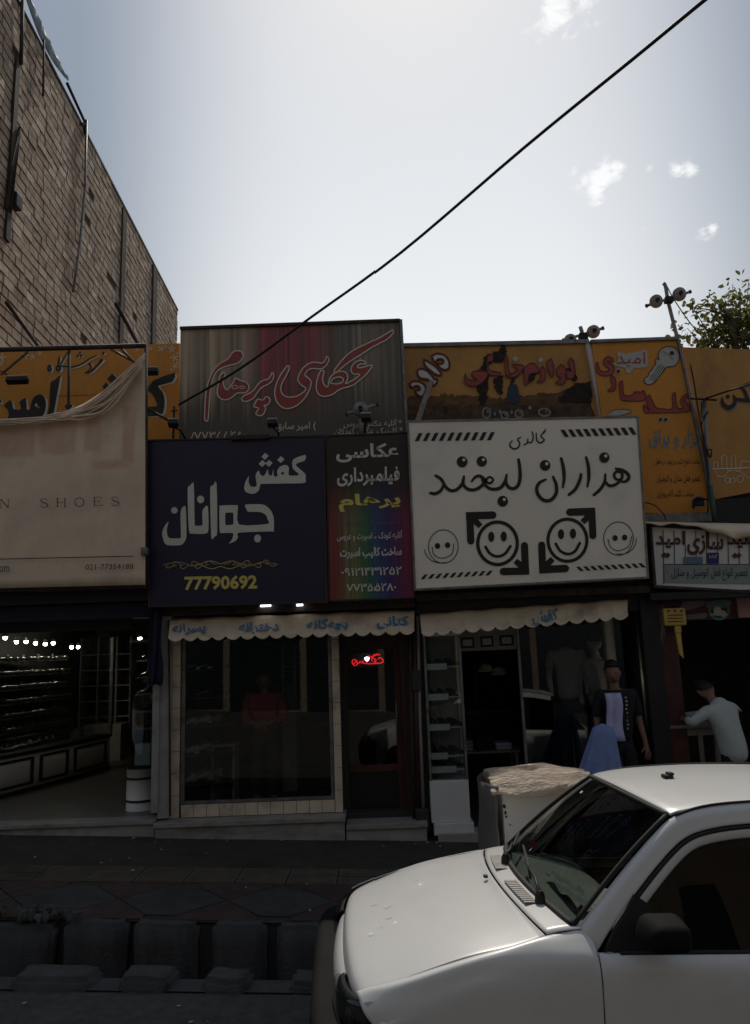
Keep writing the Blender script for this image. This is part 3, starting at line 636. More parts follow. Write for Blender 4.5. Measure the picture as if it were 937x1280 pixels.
# ------------------------------------------------------------------ the sign boards
# dark blue shoe-shop sign
YB = 8.35
t = board('shop_sign', [(182, 551), (405, 545), (409, 752), (187, 758)], YB, 'navy', 'dark blue shop sign with big pale Persian lettering and yellow number', 'shop sign', .16, 'rust', .02)
c1, c2 = (170, 530, 5.856), (260, 560, 6.693)
L = .006
i = Ink(YB - L, c1)
i.shape([(240, 715), (228, 770), (232, 815), (250, 836), (318, 836), (331, 822), (329, 640), (365, 605), (372, 800), (366, 845), (335, 885), (240, 888), (208, 866), (193, 800), (210, 750)])
i.oval(283, 632, 24)
i.shape([(380, 480), (398, 452), (425, 438), (432, 728), (445, 743), (478, 744), (490, 728), (488, 635), (528, 600), (533, 770), (512, 802), (420, 803), (389, 775)]); i.oval(475, 552, 26, 28)
i.shape([(545, 480), (565, 452), (592, 435), (597, 790), (578, 822), (553, 828)])
i.c = c2
i.shape([(98, 500), (116, 481), (235, 478), (253, 490), (261, 640), (500, 635), (502, 600), (488, 562), (440, 536), (340, 533), (325, 512), (315, 474), (440, 470), (490, 485), (533, 530), (553, 590), (553, 690), (540, 698), (262, 708), (255, 745), (230, 780), (175, 800), (200, 770), (213, 713), (120, 712), (100, 694)], [[(147, 548), (158, 541), (205, 540), (215, 550), (215, 632), (206, 641), (156, 646), (147, 636)]])
i.oval(417, 757, 29, 33); i.build('lettering', 'offwhite', t)
i = Ink(YB - L, c2)
i.shape([(818, 57), (812, 105), (750, 128), (742, 150), (815, 215), (818, 255), (810, 292), (640, 297), (475, 300), (441, 306), (430, 350), (400, 378), (360, 383), (320, 368), (305, 335), (315, 285), (345, 234), (342, 285), (360, 320), (392, 325), (411, 308), (400, 230), (425, 188), (440, 222), (465, 234), (480, 222), (502, 178), (510, 220), (535, 230), (550, 176), (553, 233), (585, 234), (580, 200), (600, 160), (650, 140), (680, 165), (680, 228), (765, 224), (712, 170), (716, 95)], [[(612, 212), (627, 200), (642, 210), (628, 225)]])
for x, y in [(480, 70), (457, 130), (513, 128), (612, 97)]: i.dia(x, y, 31, .95)
i.build('lettering', 'offwhite', t)
text('77790692', (152, 490, 399, 538), YB - L, 'yellow', t, fa=False, bold=.035, slope=-.022, crop=(175, 540, 2.716))
i = Ink(YB - L, (175, 540, 2.716)); 
def curl(x, y, s, m=1): i.line([(x, y, 1.5), (x + 14 * m, y - 4 * s, 2), (x + 26 * m, y - 12 * s, 2.5), (x + 36 * m, y - 8 * s, 2.5), (x + 34 * m, y + 1 * s, 2), (x + 27 * m, y - 1 * s, 1.5)])
for m in (-1, 1):
    cx = 275
    for k, (a, s) in enumerate([(12, 1), (50, -1), (62, 1), (100, -1), (125, 1), (150, -.7)]): curl(cx + m * a, 450 - m * a * .02, s, m)
    i.line([(cx, 448, 3), (cx + m * 40, 438, 3), (cx + m * 90, 455, 2.5), (cx + m * 140, 442, 2), (cx + m * 195, 450, 1.5)]); i.line([(cx, 456, 3), (cx + m * 35, 464, 3), (cx + m * 80, 444, 2)])
i.build('flourish', 'gold', t)

# narrow rainbow photo-studio sign
RB = ramp_mat('rainbow_print', [(0, (0.185, 0.014, 0.023)), (.17, (0.197, 0.035, 0.035)), (.30, (0.173, 0.139, 0.063)), (.42, (0.116, 0.162, 0.058)), (.53, (0.023, 0.127, 0.069)), (.64, (0.023, 0.069, 0.173)), (.76, (0.035, 0.023, 0.150)), (.90, (0.116, 0.014, 0.081)), (1, (0.197, 0.017, 0.058))], streak=(42, 1, .5), samt=.45)
def top_black(N, Lk, m):
    b = N['Principled BSDF']; sp = [n for n in N if n.bl_idname == 'ShaderNodeSeparateXYZ'][0]; src = b.inputs['Base Color'].links[0].from_socket
    nz = [n for n in N if n.bl_idname == 'ShaderNodeTexNoise'][0]
    a = N.new('ShaderNodeMath'); a.operation = 'MULTIPLY_ADD'; Lk.new(nz.outputs['Fac'], a.inputs[0]); a.inputs[1].default_value = .35; Lk.new(sp.outputs['Z'], a.inputs[2])
    mr = N.new('ShaderNodeMapRange'); mr.interpolation_type = 'SMOOTHSTEP'; mr.inputs['From Min'].default_value = .60; mr.inputs['From Max'].default_value = .94
    Lk.new(a.outputs[0], mr.inputs['Value']); mx = N.new('ShaderNodeMix'); mx.data_type = 'RGBA'; mx.inputs['B'].default_value = (.014, .012, .013, 1)
    Lk.new(mr.outputs[0], mx.inputs['Factor']); Lk.new(src, mx.inputs['A']); Lk.new(mx.outputs['Result'], b.inputs['Base Color'])
top_black(RB.node_tree.nodes, RB.node_tree.links, RB)
t = board('shop_sign', [(408, 545), (512, 541), (517, 747), (412, 751)], YB + .02, RB, 'narrow black sign with rainbow stripes and white Persian lines', 'shop sign', .14, 'rust', .016)
cc = (175, 540, 2.716)
for s, bx, m, bd, sl_ in [('عکاسی', (667, 42, 876, 104), 'offwhite', .03, -.03), ('فیلمبرداری', (670, 122, 879, 186), 'offwhite', .03, -.03), ('پرهام', (676, 212, 882, 272), 'yellow', .035, -.03),
                          ('با مجوز رسمی از اتحادیه عکاسان', (680, 302, 878, 320), 'dimprint', .0, -.03), ('آتلیه کودک ، اسپرت و عروس', (670, 340, 888, 374), 'offwhite', .015, -.03),
                          ('ساخت کلیپ اسپرت', (680, 394, 886, 436), 'offwhite', .035, -.03), ('۰۹۱۲۱۴۳۱۲۵۲', (684, 458, 886, 490), 'offwhite', .02, -.03), ('۷۷۳۵۵۲۸۰', (702, 512, 868, 544), 'offwhite', .02, -.03)]:
    text(s, bx, YB + .02 - L, m, t, bold=bd, slope=sl_, crop=cc)

# grey photo-studio sign with red calligraphy
YG = 8.72
GR = ramp_mat('streaked_photo_print', [(0, (.34, .26, .165)), (.08, (.44, .33, .205)), (.16, (.34, .25, .155)), (.24, (.46, .35, .225)), (.31, (.30, .215, .14)), (.38, (.40, .31, .21)), (.43, (.26, .085, .075)), (.48, (.34, .06, .065)), (.53, (.22, .06, .055)), (.58, (.36, .055, .065)), (.63, (.19, .07, .06)), (.68, (.32, .06, .065)), (.74, (.20, .09, .07)), (.80, (.18, .15, .11)), (.86, (.15, .14, .125)), (.92, (.30, .235, .155)), (1, (.16, .135, .10))], streak=(60, 1, .4), samt=.5, rough=.5)
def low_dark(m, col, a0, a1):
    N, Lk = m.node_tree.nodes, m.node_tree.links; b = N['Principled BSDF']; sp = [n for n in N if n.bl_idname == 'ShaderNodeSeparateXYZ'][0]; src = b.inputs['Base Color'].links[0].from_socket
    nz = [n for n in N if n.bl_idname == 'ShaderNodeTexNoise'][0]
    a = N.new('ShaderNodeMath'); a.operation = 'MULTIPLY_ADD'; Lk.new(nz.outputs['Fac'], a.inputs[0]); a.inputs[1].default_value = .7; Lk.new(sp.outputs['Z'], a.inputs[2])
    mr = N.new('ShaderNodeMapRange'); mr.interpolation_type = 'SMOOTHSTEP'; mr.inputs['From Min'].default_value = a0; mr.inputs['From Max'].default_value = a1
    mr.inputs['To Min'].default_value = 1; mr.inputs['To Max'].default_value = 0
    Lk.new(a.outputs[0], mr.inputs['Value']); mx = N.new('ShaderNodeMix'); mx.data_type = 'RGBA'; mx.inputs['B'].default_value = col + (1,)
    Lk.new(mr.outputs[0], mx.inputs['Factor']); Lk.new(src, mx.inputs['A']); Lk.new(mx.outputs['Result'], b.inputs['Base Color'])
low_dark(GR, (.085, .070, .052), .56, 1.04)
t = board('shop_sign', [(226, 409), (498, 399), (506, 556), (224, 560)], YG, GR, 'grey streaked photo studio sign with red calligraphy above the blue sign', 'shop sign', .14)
mb = MB(); a, b = at(225, 408, YG - .03), at(499, 398, YG - .03); mb.quadbox([a + Vector((0, 0, -.035)), b + Vector((0, 0, -.035)), b, a], (0, .2, 0)); recalc(mb.build('top_rail', 'rust', t))
mb = MB(); a, b = at(498.5, 399, YG - .03), at(507, 556, YG - .03); mb.quadbox([b, b + Vector((.035, 0, 0)), a + Vector((.035, 0, 0)), a], (0, .2, 0)); recalc(mb.build('side_rail', 'steel', t))
a1, a2 = (240, 400, 7.208), (340, 400, 5.856)
polys = [(a1, [(360, 300), (395, 277), (440, 282), (464, 312), (452, 352), (410, 390), (300, 420), (230, 460), (190, 530), (172, 620), (160, 720), (148, 895), (131, 909), (117, 893), (118, 800), (124, 700), (140, 590), (180, 485), (240, 402), (325, 350)], []),
         (a1, [(290, 474), (305, 490), (290, 522), (285, 570), (300, 615), (325, 627), (352, 590), (375, 560), (392, 527), (415, 530), (440, 545), (490, 560), (514, 595), (508, 632), (480, 655), (410, 660), (370, 690), (330, 715), (290, 718), (250, 700), (230, 660), (237, 590), (250, 520), (270, 482)], []),
         (a1, [(725, 470), (738, 490), (730, 540), (692, 577), (640, 602), (602, 640), (560, 700), (520, 725), (470, 734), (449, 715), (467, 685), (520, 660), (560, 630), (590, 588), (630, 550), (690, 530), (710, 503)], []),
         (a1, [(557, 782), (592, 714), (640, 722), (672, 690), (707, 715), (688, 762), (650, 772), (668, 795), (635, 860), (577, 846), (602, 797)], []),
         (a2, [(402, 266), (418, 282), (412, 312), (387, 345), (355, 358), (300, 355), (262, 370), (243, 405), (270, 425), (288, 452), (280, 500), (250, 560), (200, 615), (140, 645), (90, 645), (45, 610), (22, 550), (30, 480), (60, 410), (105, 345), (122, 335), (130, 350), (110, 400), (77, 460), (66, 510), (87, 550), (130, 565), (190, 555), (240, 520), (248, 498), (215, 475), (192, 440), (200, 400), (230, 350), (280, 315), (330, 310), (370, 315), (390, 295)], []),
         (a2, [(370, 366), (384, 378), (373, 420), (377, 460), (400, 489), (414, 480), (418, 445), (445, 400), (490, 377), (535, 380), (556, 405), (553, 440), (540, 466), (575, 450), (612, 430), (646, 397), (600, 396), (580, 365), (597, 322), (640, 296), (680, 302), (688, 322), (662, 321), (637, 327), (627, 343), (652, 351), (692, 338), (728, 331), (732, 346), (692, 398), (640, 442), (590, 480), (500, 507), (450, 542), (390, 560), (347, 546), (326, 502), (332, 440), (352, 382)], [[(426, 462), (450, 430), (496, 417), (524, 432), (514, 458), (472, 468)]]),
         (a2, [(878, 71), (883, 92), (840, 140), (762, 182), (642, 260), (560, 312), (502, 360), (472, 384), (456, 378), (470, 350), (530, 277), (600, 220), (720, 162), (820, 108)], [])]
i = Ink(YG - L); o_ = Ink(YG - L - .005)
for c, p, h in polys:
    i.c = c; o_.c = c; i.shape(p, h); w = 1.5 * c[2]
    for q in [p] + h: o_.line([(x, y, w) for x, y in q], closed=True, n=3)
o_.c = a1; o_.ring(388, 605, 26, 15, 7); o_.ring(455, 607, 23, 11, 7)
i.build('lettering', 'redink', t); o_.build('lettering_outline', 'creamline', t)
cg = (220, 390, 3.231)
text('۷۷۳۵۵۲۸۰', (75, 484, 285, 516), YG - L, 'creamline', t, bold=.005, slope=-.02, crop=cg); i = Ink(YG - L, cg); i.line([(62, 512, 4), (74, 486, 4)]); i.build('lettering', 'creamline', t)
text('( امیر سابق', (402, 446, 566, 484), YG - L, 'creamline', t, bold=.012, slope=-.02, crop=cg)
text('* آتلیه عکس عروس', (678, 436, 908, 470), YG - L, 'creamline', t, bold=.01, slope=-.02, crop=cg)
text('* کلینیک عکس کودکان', (640, 470, 912, 502), YG - L, 'creamline', t, bold=.01, slope=-.02, crop=cg)

# white gallery sign with smiling faces
YWs = 8.28
t = board('shop_sign', [(509, 527), (796, 521), (809, 722), (518, 737)], YWs, 'whitesign', 'white gallery sign with black hand lettering and smiling round faces', 'shop sign', .2, 'steel', .022)
b1, b2, b0 = (520, 530, 6.693), (655, 530, 6.247), (505, 515, 3.0226)
i = Ink(YWs - L, b1)
i.line([(852, 297, 24), (862, 360, 28), (865, 440, 30), (850, 510, 30), (812, 540, 28), (772, 530, 28), (748, 490, 26), (752, 424, 18)])
i.line([(750, 430, 18), (740, 480, 28), (702, 532, 30), (645, 546, 28), (598, 532, 26), (562, 498, 24), (548, 466, 20)])
i.line([(460, 480, 16), (488, 446, 24), (522, 434, 26), (556, 452, 28), (590, 490, 24), (622, 492, 20), (640, 466, 18), (615, 443, 18), (588, 458, 20), (566, 495, 28), (515, 538, 28), (460, 552, 28), (412, 534, 28), (386, 490, 26), (396, 436, 18)])
i.line([(396, 440, 18), (384, 495, 28), (340, 545, 28), (292, 558, 28), (246, 530, 28), (205, 462, 26), (160, 432, 24)])
i.line([(228, 505, 22), (200, 558, 26), (152, 583, 28), (116, 577, 24)])
for x, y, r_ in [(380, 316, 45), (545, 312, 43), (720, 646, 44)]: i.oval(x, y, r_, r_ * 1.03)
i.c = b2
i.line([(222, 412, 20), (245, 470, 26), (246, 540, 28), (205, 592, 28), (150, 595, 28), (107, 555, 28), (94, 500, 26), (118, 456, 24), (164, 434, 18)])
i.line([(285, 268, 22), (302, 340, 28), (308, 420, 26), (298, 496, 16)]); i.line([(440, 392, 20), (430, 440, 26), (396, 508, 26), (346, 552, 22)])
i.line([(480, 260, 20), (497, 330, 28), (501, 420, 26), (490, 488, 16)]); i.line([(630, 394, 18), (624, 452, 24), (590, 510, 26), (541, 553, 22)])
i.line([(632, 450, 16), (655, 478, 24), (692, 480, 24), (730, 458, 24), (760, 418, 24), (756, 380, 22), (722, 370, 22), (698, 396, 22), (712, 428, 22), (745, 437, 16)])
i.line([(712, 348, 18), (762, 360, 26), (806, 392, 28), (812, 426, 26), (782, 450, 22), (742, 446, 14)])
for x, y, r_ in [(160, 323, 41), (622, 262, 40)]: i.oval(x, y, r_, r_ * 1.03)
i.build('lettering', 'ink', t)
for c_, x, y in [(b1, 394, 300), (b1, 558, 298), (b1, 733, 632), (b2, 172, 310), (b2, 633, 249)]:
    i = Ink(YWs - L - .005, c_); i.oval(x, y, 12.5); i.build('dot_highlight', 'whitesign', t)
i = Ink(YWs - L, b1)
i.line([(870, 110, 10), (845, 128, 12), (862, 160, 12), (850, 195, 13), (815, 208, 13), (785, 190, 13), (780, 165, 12), (800, 140, 10)])
i.c = b2
i.line([(25, 116, 9), (20, 145, 11), (-5, 164, 9)]); i.line([(60, 60, 9), (66, 110, 11), (50, 145, 11), (24, 140, 11)])
i.line([(90, 72, 9), (95, 125, 11), (118, 147, 12), (145, 135, 12), (150, 118, 11), (126, 92, 10), (162, 58, 8)]); i.line([(140, 70, 7), (164, 40, 8)])
i.build('lettering', 'ink', t)
for k in range(10):
    for x, y, p in [(38 + 30.3 * k, 110 - .4 * k, [(0, 0), (15, -.3), (30, -31), (15, -30.5)]), (588 + 28.4 * k, 67 - 1.0 * k, [(0, 0), (16, -.5), (33, 27), (17, 27.5)]), (60 + 27.2 * k, 632 - 1.6 * k, [(0, 0), (13, -.8), (28, -19), (15, -18)]), (648 + 26 * k, 585 - 1.5 * k, [(0, 0), (13, -.8), (29, 15), (16, 16)])]:
        i = Ink(YWs - L, b0); i.shape([(x + a, y + b) for a, b in p], smooth=False); i.build('stripe', 'ink', t)
cs = (570, 630, 4.932)
for arrows, ring, eyes, mouth in [
    ([[(57, 73, 46), (222, 68, 46)], [(79, 52, 44), (87, 228, 44)], [(96, 86, 40), (147, 137, 34)], [(425, 430, 44), (418, 256, 44)], [(447, 413, 44), (288, 416, 46)], [(412, 392, 40), (362, 350, 34)]], (252, 242, 122, 131, 21), [(213, 202), (290, 200)], [(178, 264), (205, 304, 18), (250, 323), (298, 306), (331, 260)]),
    ([[(851, 45, 46), (698, 50, 46)], [(832, 26, 44), (840, 195, 44)], [(822, 65, 40), (776, 112, 34)], [(531, 428, 44), (524, 253, 44)], [(511, 405, 46), (670, 397, 46)], [(545, 386, 40), (592, 338, 34)]], (683, 223, 120, 130, 20), [(643, 186), (717, 182)], [(611, 245), (640, 290), (688, 308), (730, 290), (759, 241)])]:
    for g3 in (0, 3):
        i = Ink(YWs - L, cs)
        for k, a in enumerate(arrows[g3:g3 + 3]): i.line(a, cap=(0, 1) if k % 3 != 2 else (0, 0))
        i.build('arrow_mark', 'ink', t)
    i = Ink(YWs - L, cs); i.ring(*ring); 
    for e in eyes: i.oval(e[0], e[1], 19, 31)
    i.line([(p[0], p[1], 17) for p in mouth]); i.build('face_mark', 'ink', t)
for cx, cy, eyes, m0, m1, a0, a1_ in [(146, 508, [(124, 506), (162, 503)], [(103, 510), (112, 540), (144, 552), (178, 536), (186, 498)], (137, 516, 62, 54), 175, 75), (808, 478, [(795, 476), (831, 474)], [(768, 480), (778, 510), (806, 524), (845, 508), (858, 470)], (817, 482, 58, 55), 105, -5)]:
    i = Ink(YWs - L, b0); i.ring(cx, cy, 56, 63, 3)
    for e in eyes: i.oval(e[0], e[1], 10, 11)
    i.line([(p[0], p[1], 3) for p in m0]); i.ring(m1[0], m1[1], m1[2], m1[3], 3, min(a0, a1_), max(a0, a1_)); i.build('face_mark', 'ink', t)

# ochre household goods sign, soot stained
YO = 8.95
t = board('shop_sign', [(503, 434), (735, 429), (754, 530), (507, 534)], YO, 'ochre', 'soot stained ochre sign with red Persian lettering and dripping paint', 'shop sign', .08)
do, dl = (500, 430, 7.808), (570, 430, 5.512)
mb = MB(); a, b, c_ = at(502, 433.5, YO - .03), at(736, 428.5, YO - .03), at(507, 534, YO - .03)
mb.quadbox([a, b, b + Vector((0, 0, .05)), a + Vector((0, 0, .05))], (0, .1, 0)); recalc(mb.build('top_rail', 'steel', t))
mb = MB(); mb.quadbox([c_ - Vector((.04, 0, 0)), c_, a, a - Vector((.04, 0, 0))], (0, .1, 0)); recalc(mb.build('side_rail', 'steel', t))
i = Ink(YO - L, do)                                    # painted picture along the foot of the board
i.shape([(50, 520), (180, 500), (330, 515), (420, 490), (600, 500), (800, 520), (1000, 530), (1240, 500), (1500, 470), (1830, 430), (1905, 760), (60, 780)], rough=34)
i.build('painted_scene', M('painted_scene', (.12, .06, .02), .7, var=.6, scale=5, dirt=(.28, .14, .045), dscale=3.5, dthr=.52), t)
i = Ink(YO - L - .004, do)
i.shape([(60, 600), (900, 590), (1850, 600), (1900, 740), (60, 770)], rough=14); i.build('painted_scene', M('painted_table', (.07, .04, .02), .7, var=.7, scale=9, dirt=(.22, .11, .04), dscale=6, dthr=.5), t)
i = Ink(YO - L - .008, do); i.shape([(1050, 420), (1070, 395), (1110, 390), (1140, 410), (1160, 560), (1040, 575)]); i.build('painted_scene', M('painted_blue', (.025, .04, .06), .6), t)
for x, y, rx, ry in [(205, 475, 26, 34), (430, 480, 26, 26), (330, 490, 24, 22), (605, 470, 40, 26)]: 
    i = Ink(YO - L - .008, dl); i.ring(x, y, rx, ry, 11); i.oval(x + rx * .3, y - ry * .3, 8, 10); i.build('painted_scene', 'disc', t)
for x, y in [(225, 450), (262, 480), (300, 465), (380, 470), (505, 440), (640, 460)]:
    i = Ink(YO - L - .008, dl); i.shape([(x - 9, y), (x - 3, y - 14), (x + 8, y - 6), (x + 7, y + 10), (x - 5, y + 12)], rough=6); i.build('painted_scene', 'disc', t)
i = Ink(YO - L - .010, dl)                              # soot runs
for p in [[(140, 180), (215, 130), (218, 290), (200, 400), (175, 420), (150, 390), (140, 260)], [(190, 90), (250, 60), (285, 50), (315, 10), (345, 40), (330, 120), (245, 130), (180, 150)], [(250, 235), (310, 225), (310, 330), (295, 360), (270, 310)], [(470, 200), (560, 190), (520, 260), (480, 280)], [(740, 185), (805, 150), (830, 235), (842, 300), (800, 240)], [(365, 210), (410, 220), (400, 250), (380, 270)], [(700, 370), (800, 280), (930, 260), (930, 400), (720, 400)]]:
    i = Ink(YO - L - .010, dl); i.shape(p, rough=20); i.build('soot_run', 'soot', t)
def outlined(crop, polys, ink, line, w, Y, parent):
    i = Ink(Y, crop); o_ = Ink(Y - .005, crop)
    for p in polys: i.shape(p); o_.line([(x, y, w) for x, y in p], closed=True, n=3)
    i.build('lettering', ink, parent); o_.build('lettering_outline', line, parent)
outlined(do, [[(303, 115), (360, 92), (430, 112), (470, 165), (474, 228), (440, 252), (395, 240), (352, 190), (392, 196), (420, 175), (405, 148), (362, 150), (335, 180), (315, 150)],
              [(226, 150), (262, 168), (340, 220), (388, 275), (396, 303), (350, 300), (282, 252), (236, 205)], [(160, 268), (190, 240), (240, 250), (290, 292), (332, 345), (352, 340), (357, 372), (320, 405), (300, 398), (312, 372), (260, 345), (200, 335), (170, 305)],
              [(85, 390), (120, 364), (180, 366), (230, 396), (246, 440), (217, 508), (170, 500), (137, 456), (175, 452), (190, 432), (160, 407), (110, 425)]], 'offwhite', 'darkred', 20, YO - L - .006, t)
outlined(dl, [[(788, 95), (810, 130), (808, 230), (750, 225), (762, 180), (790, 190), (770, 122)], [(690, 172), (720, 140), (750, 170), (755, 240), (730, 275), (680, 265), (722, 235), (692, 215)], [(650, 98), (668, 150), (660, 232), (635, 190), (620, 127)],
              [(592, 150), (612, 190), (605, 250), (552, 262), (582, 230), (576, 172)], [(462, 170), (510, 130), (555, 150), (560, 195), (502, 207), (490, 270), (470, 276)], [(376, 140), (455, 145), (450, 185), (400, 228), (332, 220), (420, 182)], [(332, 90), (350, 87), (360, 180), (378, 213), (340, 213)],
              [(216, 77), (250, 72), (245, 118), (217, 125), (227, 180), (300, 195), (298, 215), (225, 208), (206, 150)], [(60, 197), (76, 240), (142, 250), (102, 215), (120, 187), (210, 190), (200, 240), (140, 287), (80, 283), (53, 250)]], 'redink', 'darkred', 6, YO - L - .014, t)
i = Ink(YO - L - .02, dl); i.dia(404, 102, 20); i.dia(579, 109, 20); i.build('lettering', 'pale', t)
mb = MB(); a, b = at(737, 429, YO - .06), at(756, 530, YO - .06); mb.quadbox([b - Vector((.05, 0, 0)), b, a, a - Vector((.05, 0, 0))], (0, .08, 0)); recalc(mb.build('side_rail', 'white', t))

# ochre key cutter sign
YK = 8.85
t = board('shop_sign', [(739, 428), (848, 425), (893, 643), (768, 641)], YK, 'orange', 'ochre key cutter sign with painted white key and red lettering', 'shop sign', .1)
mb = MB(); a, b = at(849, 424, YK - .03), at(894, 643, YK - .03); mb.quadbox([b - Vector((.03, 0, 0)), b, a, a - Vector((.03, 0, 0))], (0, .12, 0)); recalc(mb.build('side_rail', 'steel', t))
mb = MB(); a, b = at(738, 428, YK - .03), at(849, 424, YK - .03); mb.quadbox([a, b, b + Vector((0, 0, .04)), a + Vector((0, 0, .04))], (0, .12, 0)); recalc(mb.build('top_rail', 'steel', t))
e1, e2 = (735, 425, 6.462), (740, 500, 4.756)
key = [(570, 160), (562, 110), (590, 70), (640, 50), (695, 62), (730, 105), (728, 165), (690, 210), (640, 215), (620, 230), (520, 352), (458, 350), (450, 312), (482, 290), (487, 262), (512, 240), (522, 213), (545, 190), (536, 160), (560, 150)]
i = Ink(YK - L, e1); i.shape(key, n=2); i.build('key_picture', 'pale', t)
i = Ink(YK - L, e1); i.shape([(162, 592), (218, 562), (330, 564), (342, 582), (270, 606), (168, 610)]); i.build('brush_mark', 'pale', t)
i = Ink(YK - L - .005, e1); i.line([(x, y, 6) for x, y in key], closed=True, n=2); i.oval(672, 105, 19, 17)
for k in (0, 1, 2, 3): i.line([(490 + k * 16, 320 + k * 6, 4), (580 + k * 14, 195 + k * 8, 4)])
i.line([(600, 90, 3), (640, 115, 3), (680, 160, 3)]); i.build('key_outline', 'ink', t); i = Ink(YK - L - .005, e1); i.line([(162, 592, 4), (218, 562, 4), (330, 564, 4), (342, 582, 4), (270, 606, 4)]); i.build('brush_outline', 'ink', t)
outlined(e1, [[(62, 182), (76, 182), (90, 240), (130, 255), (168, 235), (122, 200), (127, 150), (160, 132), (195, 150), (198, 175), (152, 172), (205, 212), (203, 260), (160, 288), (100, 283), (60, 250)],
              [(186, 282), (215, 312), (220, 380), (200, 413), (152, 408), (190, 375), (177, 312)], [(247, 345), (275, 332), (285, 440), (355, 443), (366, 417), (385, 420), (401, 415), (420, 423), (436, 406), (454, 420), (450, 488), (280, 488), (256, 450)],
              [(442, 520), (470, 540), (488, 568), (480, 545), (467, 490), (490, 440), (540, 540), (600, 555), (678, 550), (675, 450), (700, 427), (715, 540), (768, 548), (742, 500), (762, 452), (823, 430), (818, 455), (770, 477), (813, 530), (798, 578), (490, 588), (450, 578)]], 'redink', 'darkred', 6, YK - L, t)
i = Ink(YK - L, e1); i.shape([(232, 92), (300, 112), (440, 82), (468, 85), (474, 218), (365, 225), (340, 268), (300, 262), (300, 228), (210, 205), (205, 185), (240, 165)], n=2); i.build('lettering_halo', 'pale', t)
for hx_, hy_, hr_ in ((240, 252, 28), (580, 642, 27), (624, 642, 27)): i = Ink(YK - L, e1); i.dia(hx_, hy_, hr_); i.build('dot_halo', 'pale', t)
text('امید', (222, 96, 458, 215), YK - L - .006, 'redink', t, bold=.0, crop=e1)
i = Ink(YK - L - .006, e1); i.dia(240, 252, 19); i.dia(580, 642, 18); i.dia(624, 642, 18); i.build('lettering', 'ink', t)
text('ابزار و یراق', (335, 172, 642, 292), YK - L, 'skyblue', t, bold=.014, crop=e2)
for s, bx in [('ساخت انواع کلید و ریموت و قفل', (370, 346, 640, 396)), ('تعمیر قفل منازل و اتومبیل', (382, 444, 640, 494)), ('ساخت کلید کامپیوتری', (384, 532, 600, 590))]: text(s, bx, YK - L, 'ink', t, bold=.0, crop=e2)
mb = MB(); fbox(mb, 803, 641, 895, 653, YK - .04, .12); mb.build('bottom_rail', 'steel', t)

# far right ochre sign, cut by the picture edge
YR = 8.98
t = board('shop_sign', [(852, 434), (975, 438), (990, 605), (893, 624)], YR, 'ochre', 'ochre sign at the right edge behind a grey pole', 'shop sign', .08)
cr = (860, 470, 8.0)
i = Ink(YR - L, cr); i.line([(345, 235, 20), (352, 295, 44), (405, 330, 48), (462, 305, 44), (475, 245, 34), (460, 205, 14)]); i.line([(475, 240, 34), (540, 250, 38), (640, 265, 40)]); i.line([(520, 125, 14), (600, 90, 30), (680, 60, 30)]); i.build('lettering_shadow', 'disc', t)
i = Ink(YR - L - .005, cr); i.line([(335, 220, 18), (345, 280, 42), (395, 315, 46), (450, 290, 42), (465, 235, 32), (447, 190, 14)]); i.line([(462, 228, 32), (520, 238, 36), (640, 250, 38)]); i.line([(510, 112, 14), (600, 78, 28), (680, 50, 30)]); i.line([(590, 240, 36), (560, 150, 30), (520, 118, 24)]); i.oval(392, 205, 20); i.build('lettering', 'ink', t)
i = Ink(YR - L, cr); 
for a in [[(250, 920), (250, 865), (290, 865), (290, 920), (335, 920), (330, 810), (375, 800), (385, 940), (425, 940), (425, 810), (465, 805), (475, 935), (520, 935), (520, 860), (590, 855), (640, 880)], [(260, 935), (290, 1000), (370, 1000), (395, 945), (520, 960), (590, 1020), (650, 1010)]]: i.line([(x, y, 7) for x, y in a], n=2)
i.ring(390, 1045, 28, 26, 7); i.ring(437, 1045, 28, 26, 7); i.ring(515, 1030, 32, 34, 7); i.line([(240, 930, 12), (660, 915, 12)]); i.build('lettering_outline', 'creamline', t)

# left orange shoe shop sign
YL = 8.98
t = board('shop_sign', [(-70, 440), (225, 429), (225, 556), (-70, 556)], YL, 'orange', 'orange shoe shop sign with thick black lettering behind the torn banner', 'shop sign', .08)
l1, l2 = (0, 425, 7.808), (110, 420, 7.496)
alef = [(580, 350), (590, 352), (575, 450), (540, 640), (518, 737), (465, 740), (485, 640), (495, 420), (530, 395)]
mim = [(40, 640), (100, 585), (125, 622), (132, 672), (205, 678), (200, 625), (190, 605), (255, 565), (262, 672), (296, 678), (308, 610), (332, 560), (388, 527), (440, 560), (450, 650), (420, 740), (340, 765), (250, 768), (130, 780), (75, 785), (90, 720), (70, 670)]
hole = [(342, 640), (352, 612), (384, 648), (390, 668), (365, 655)]
kaf = [(815, 345), (790, 430), (658, 465), (700, 520), (720, 590), (715, 680), (680, 745), (480, 748), (480, 668), (640, 660), (645, 620), (600, 540), (562, 510), (610, 420)]
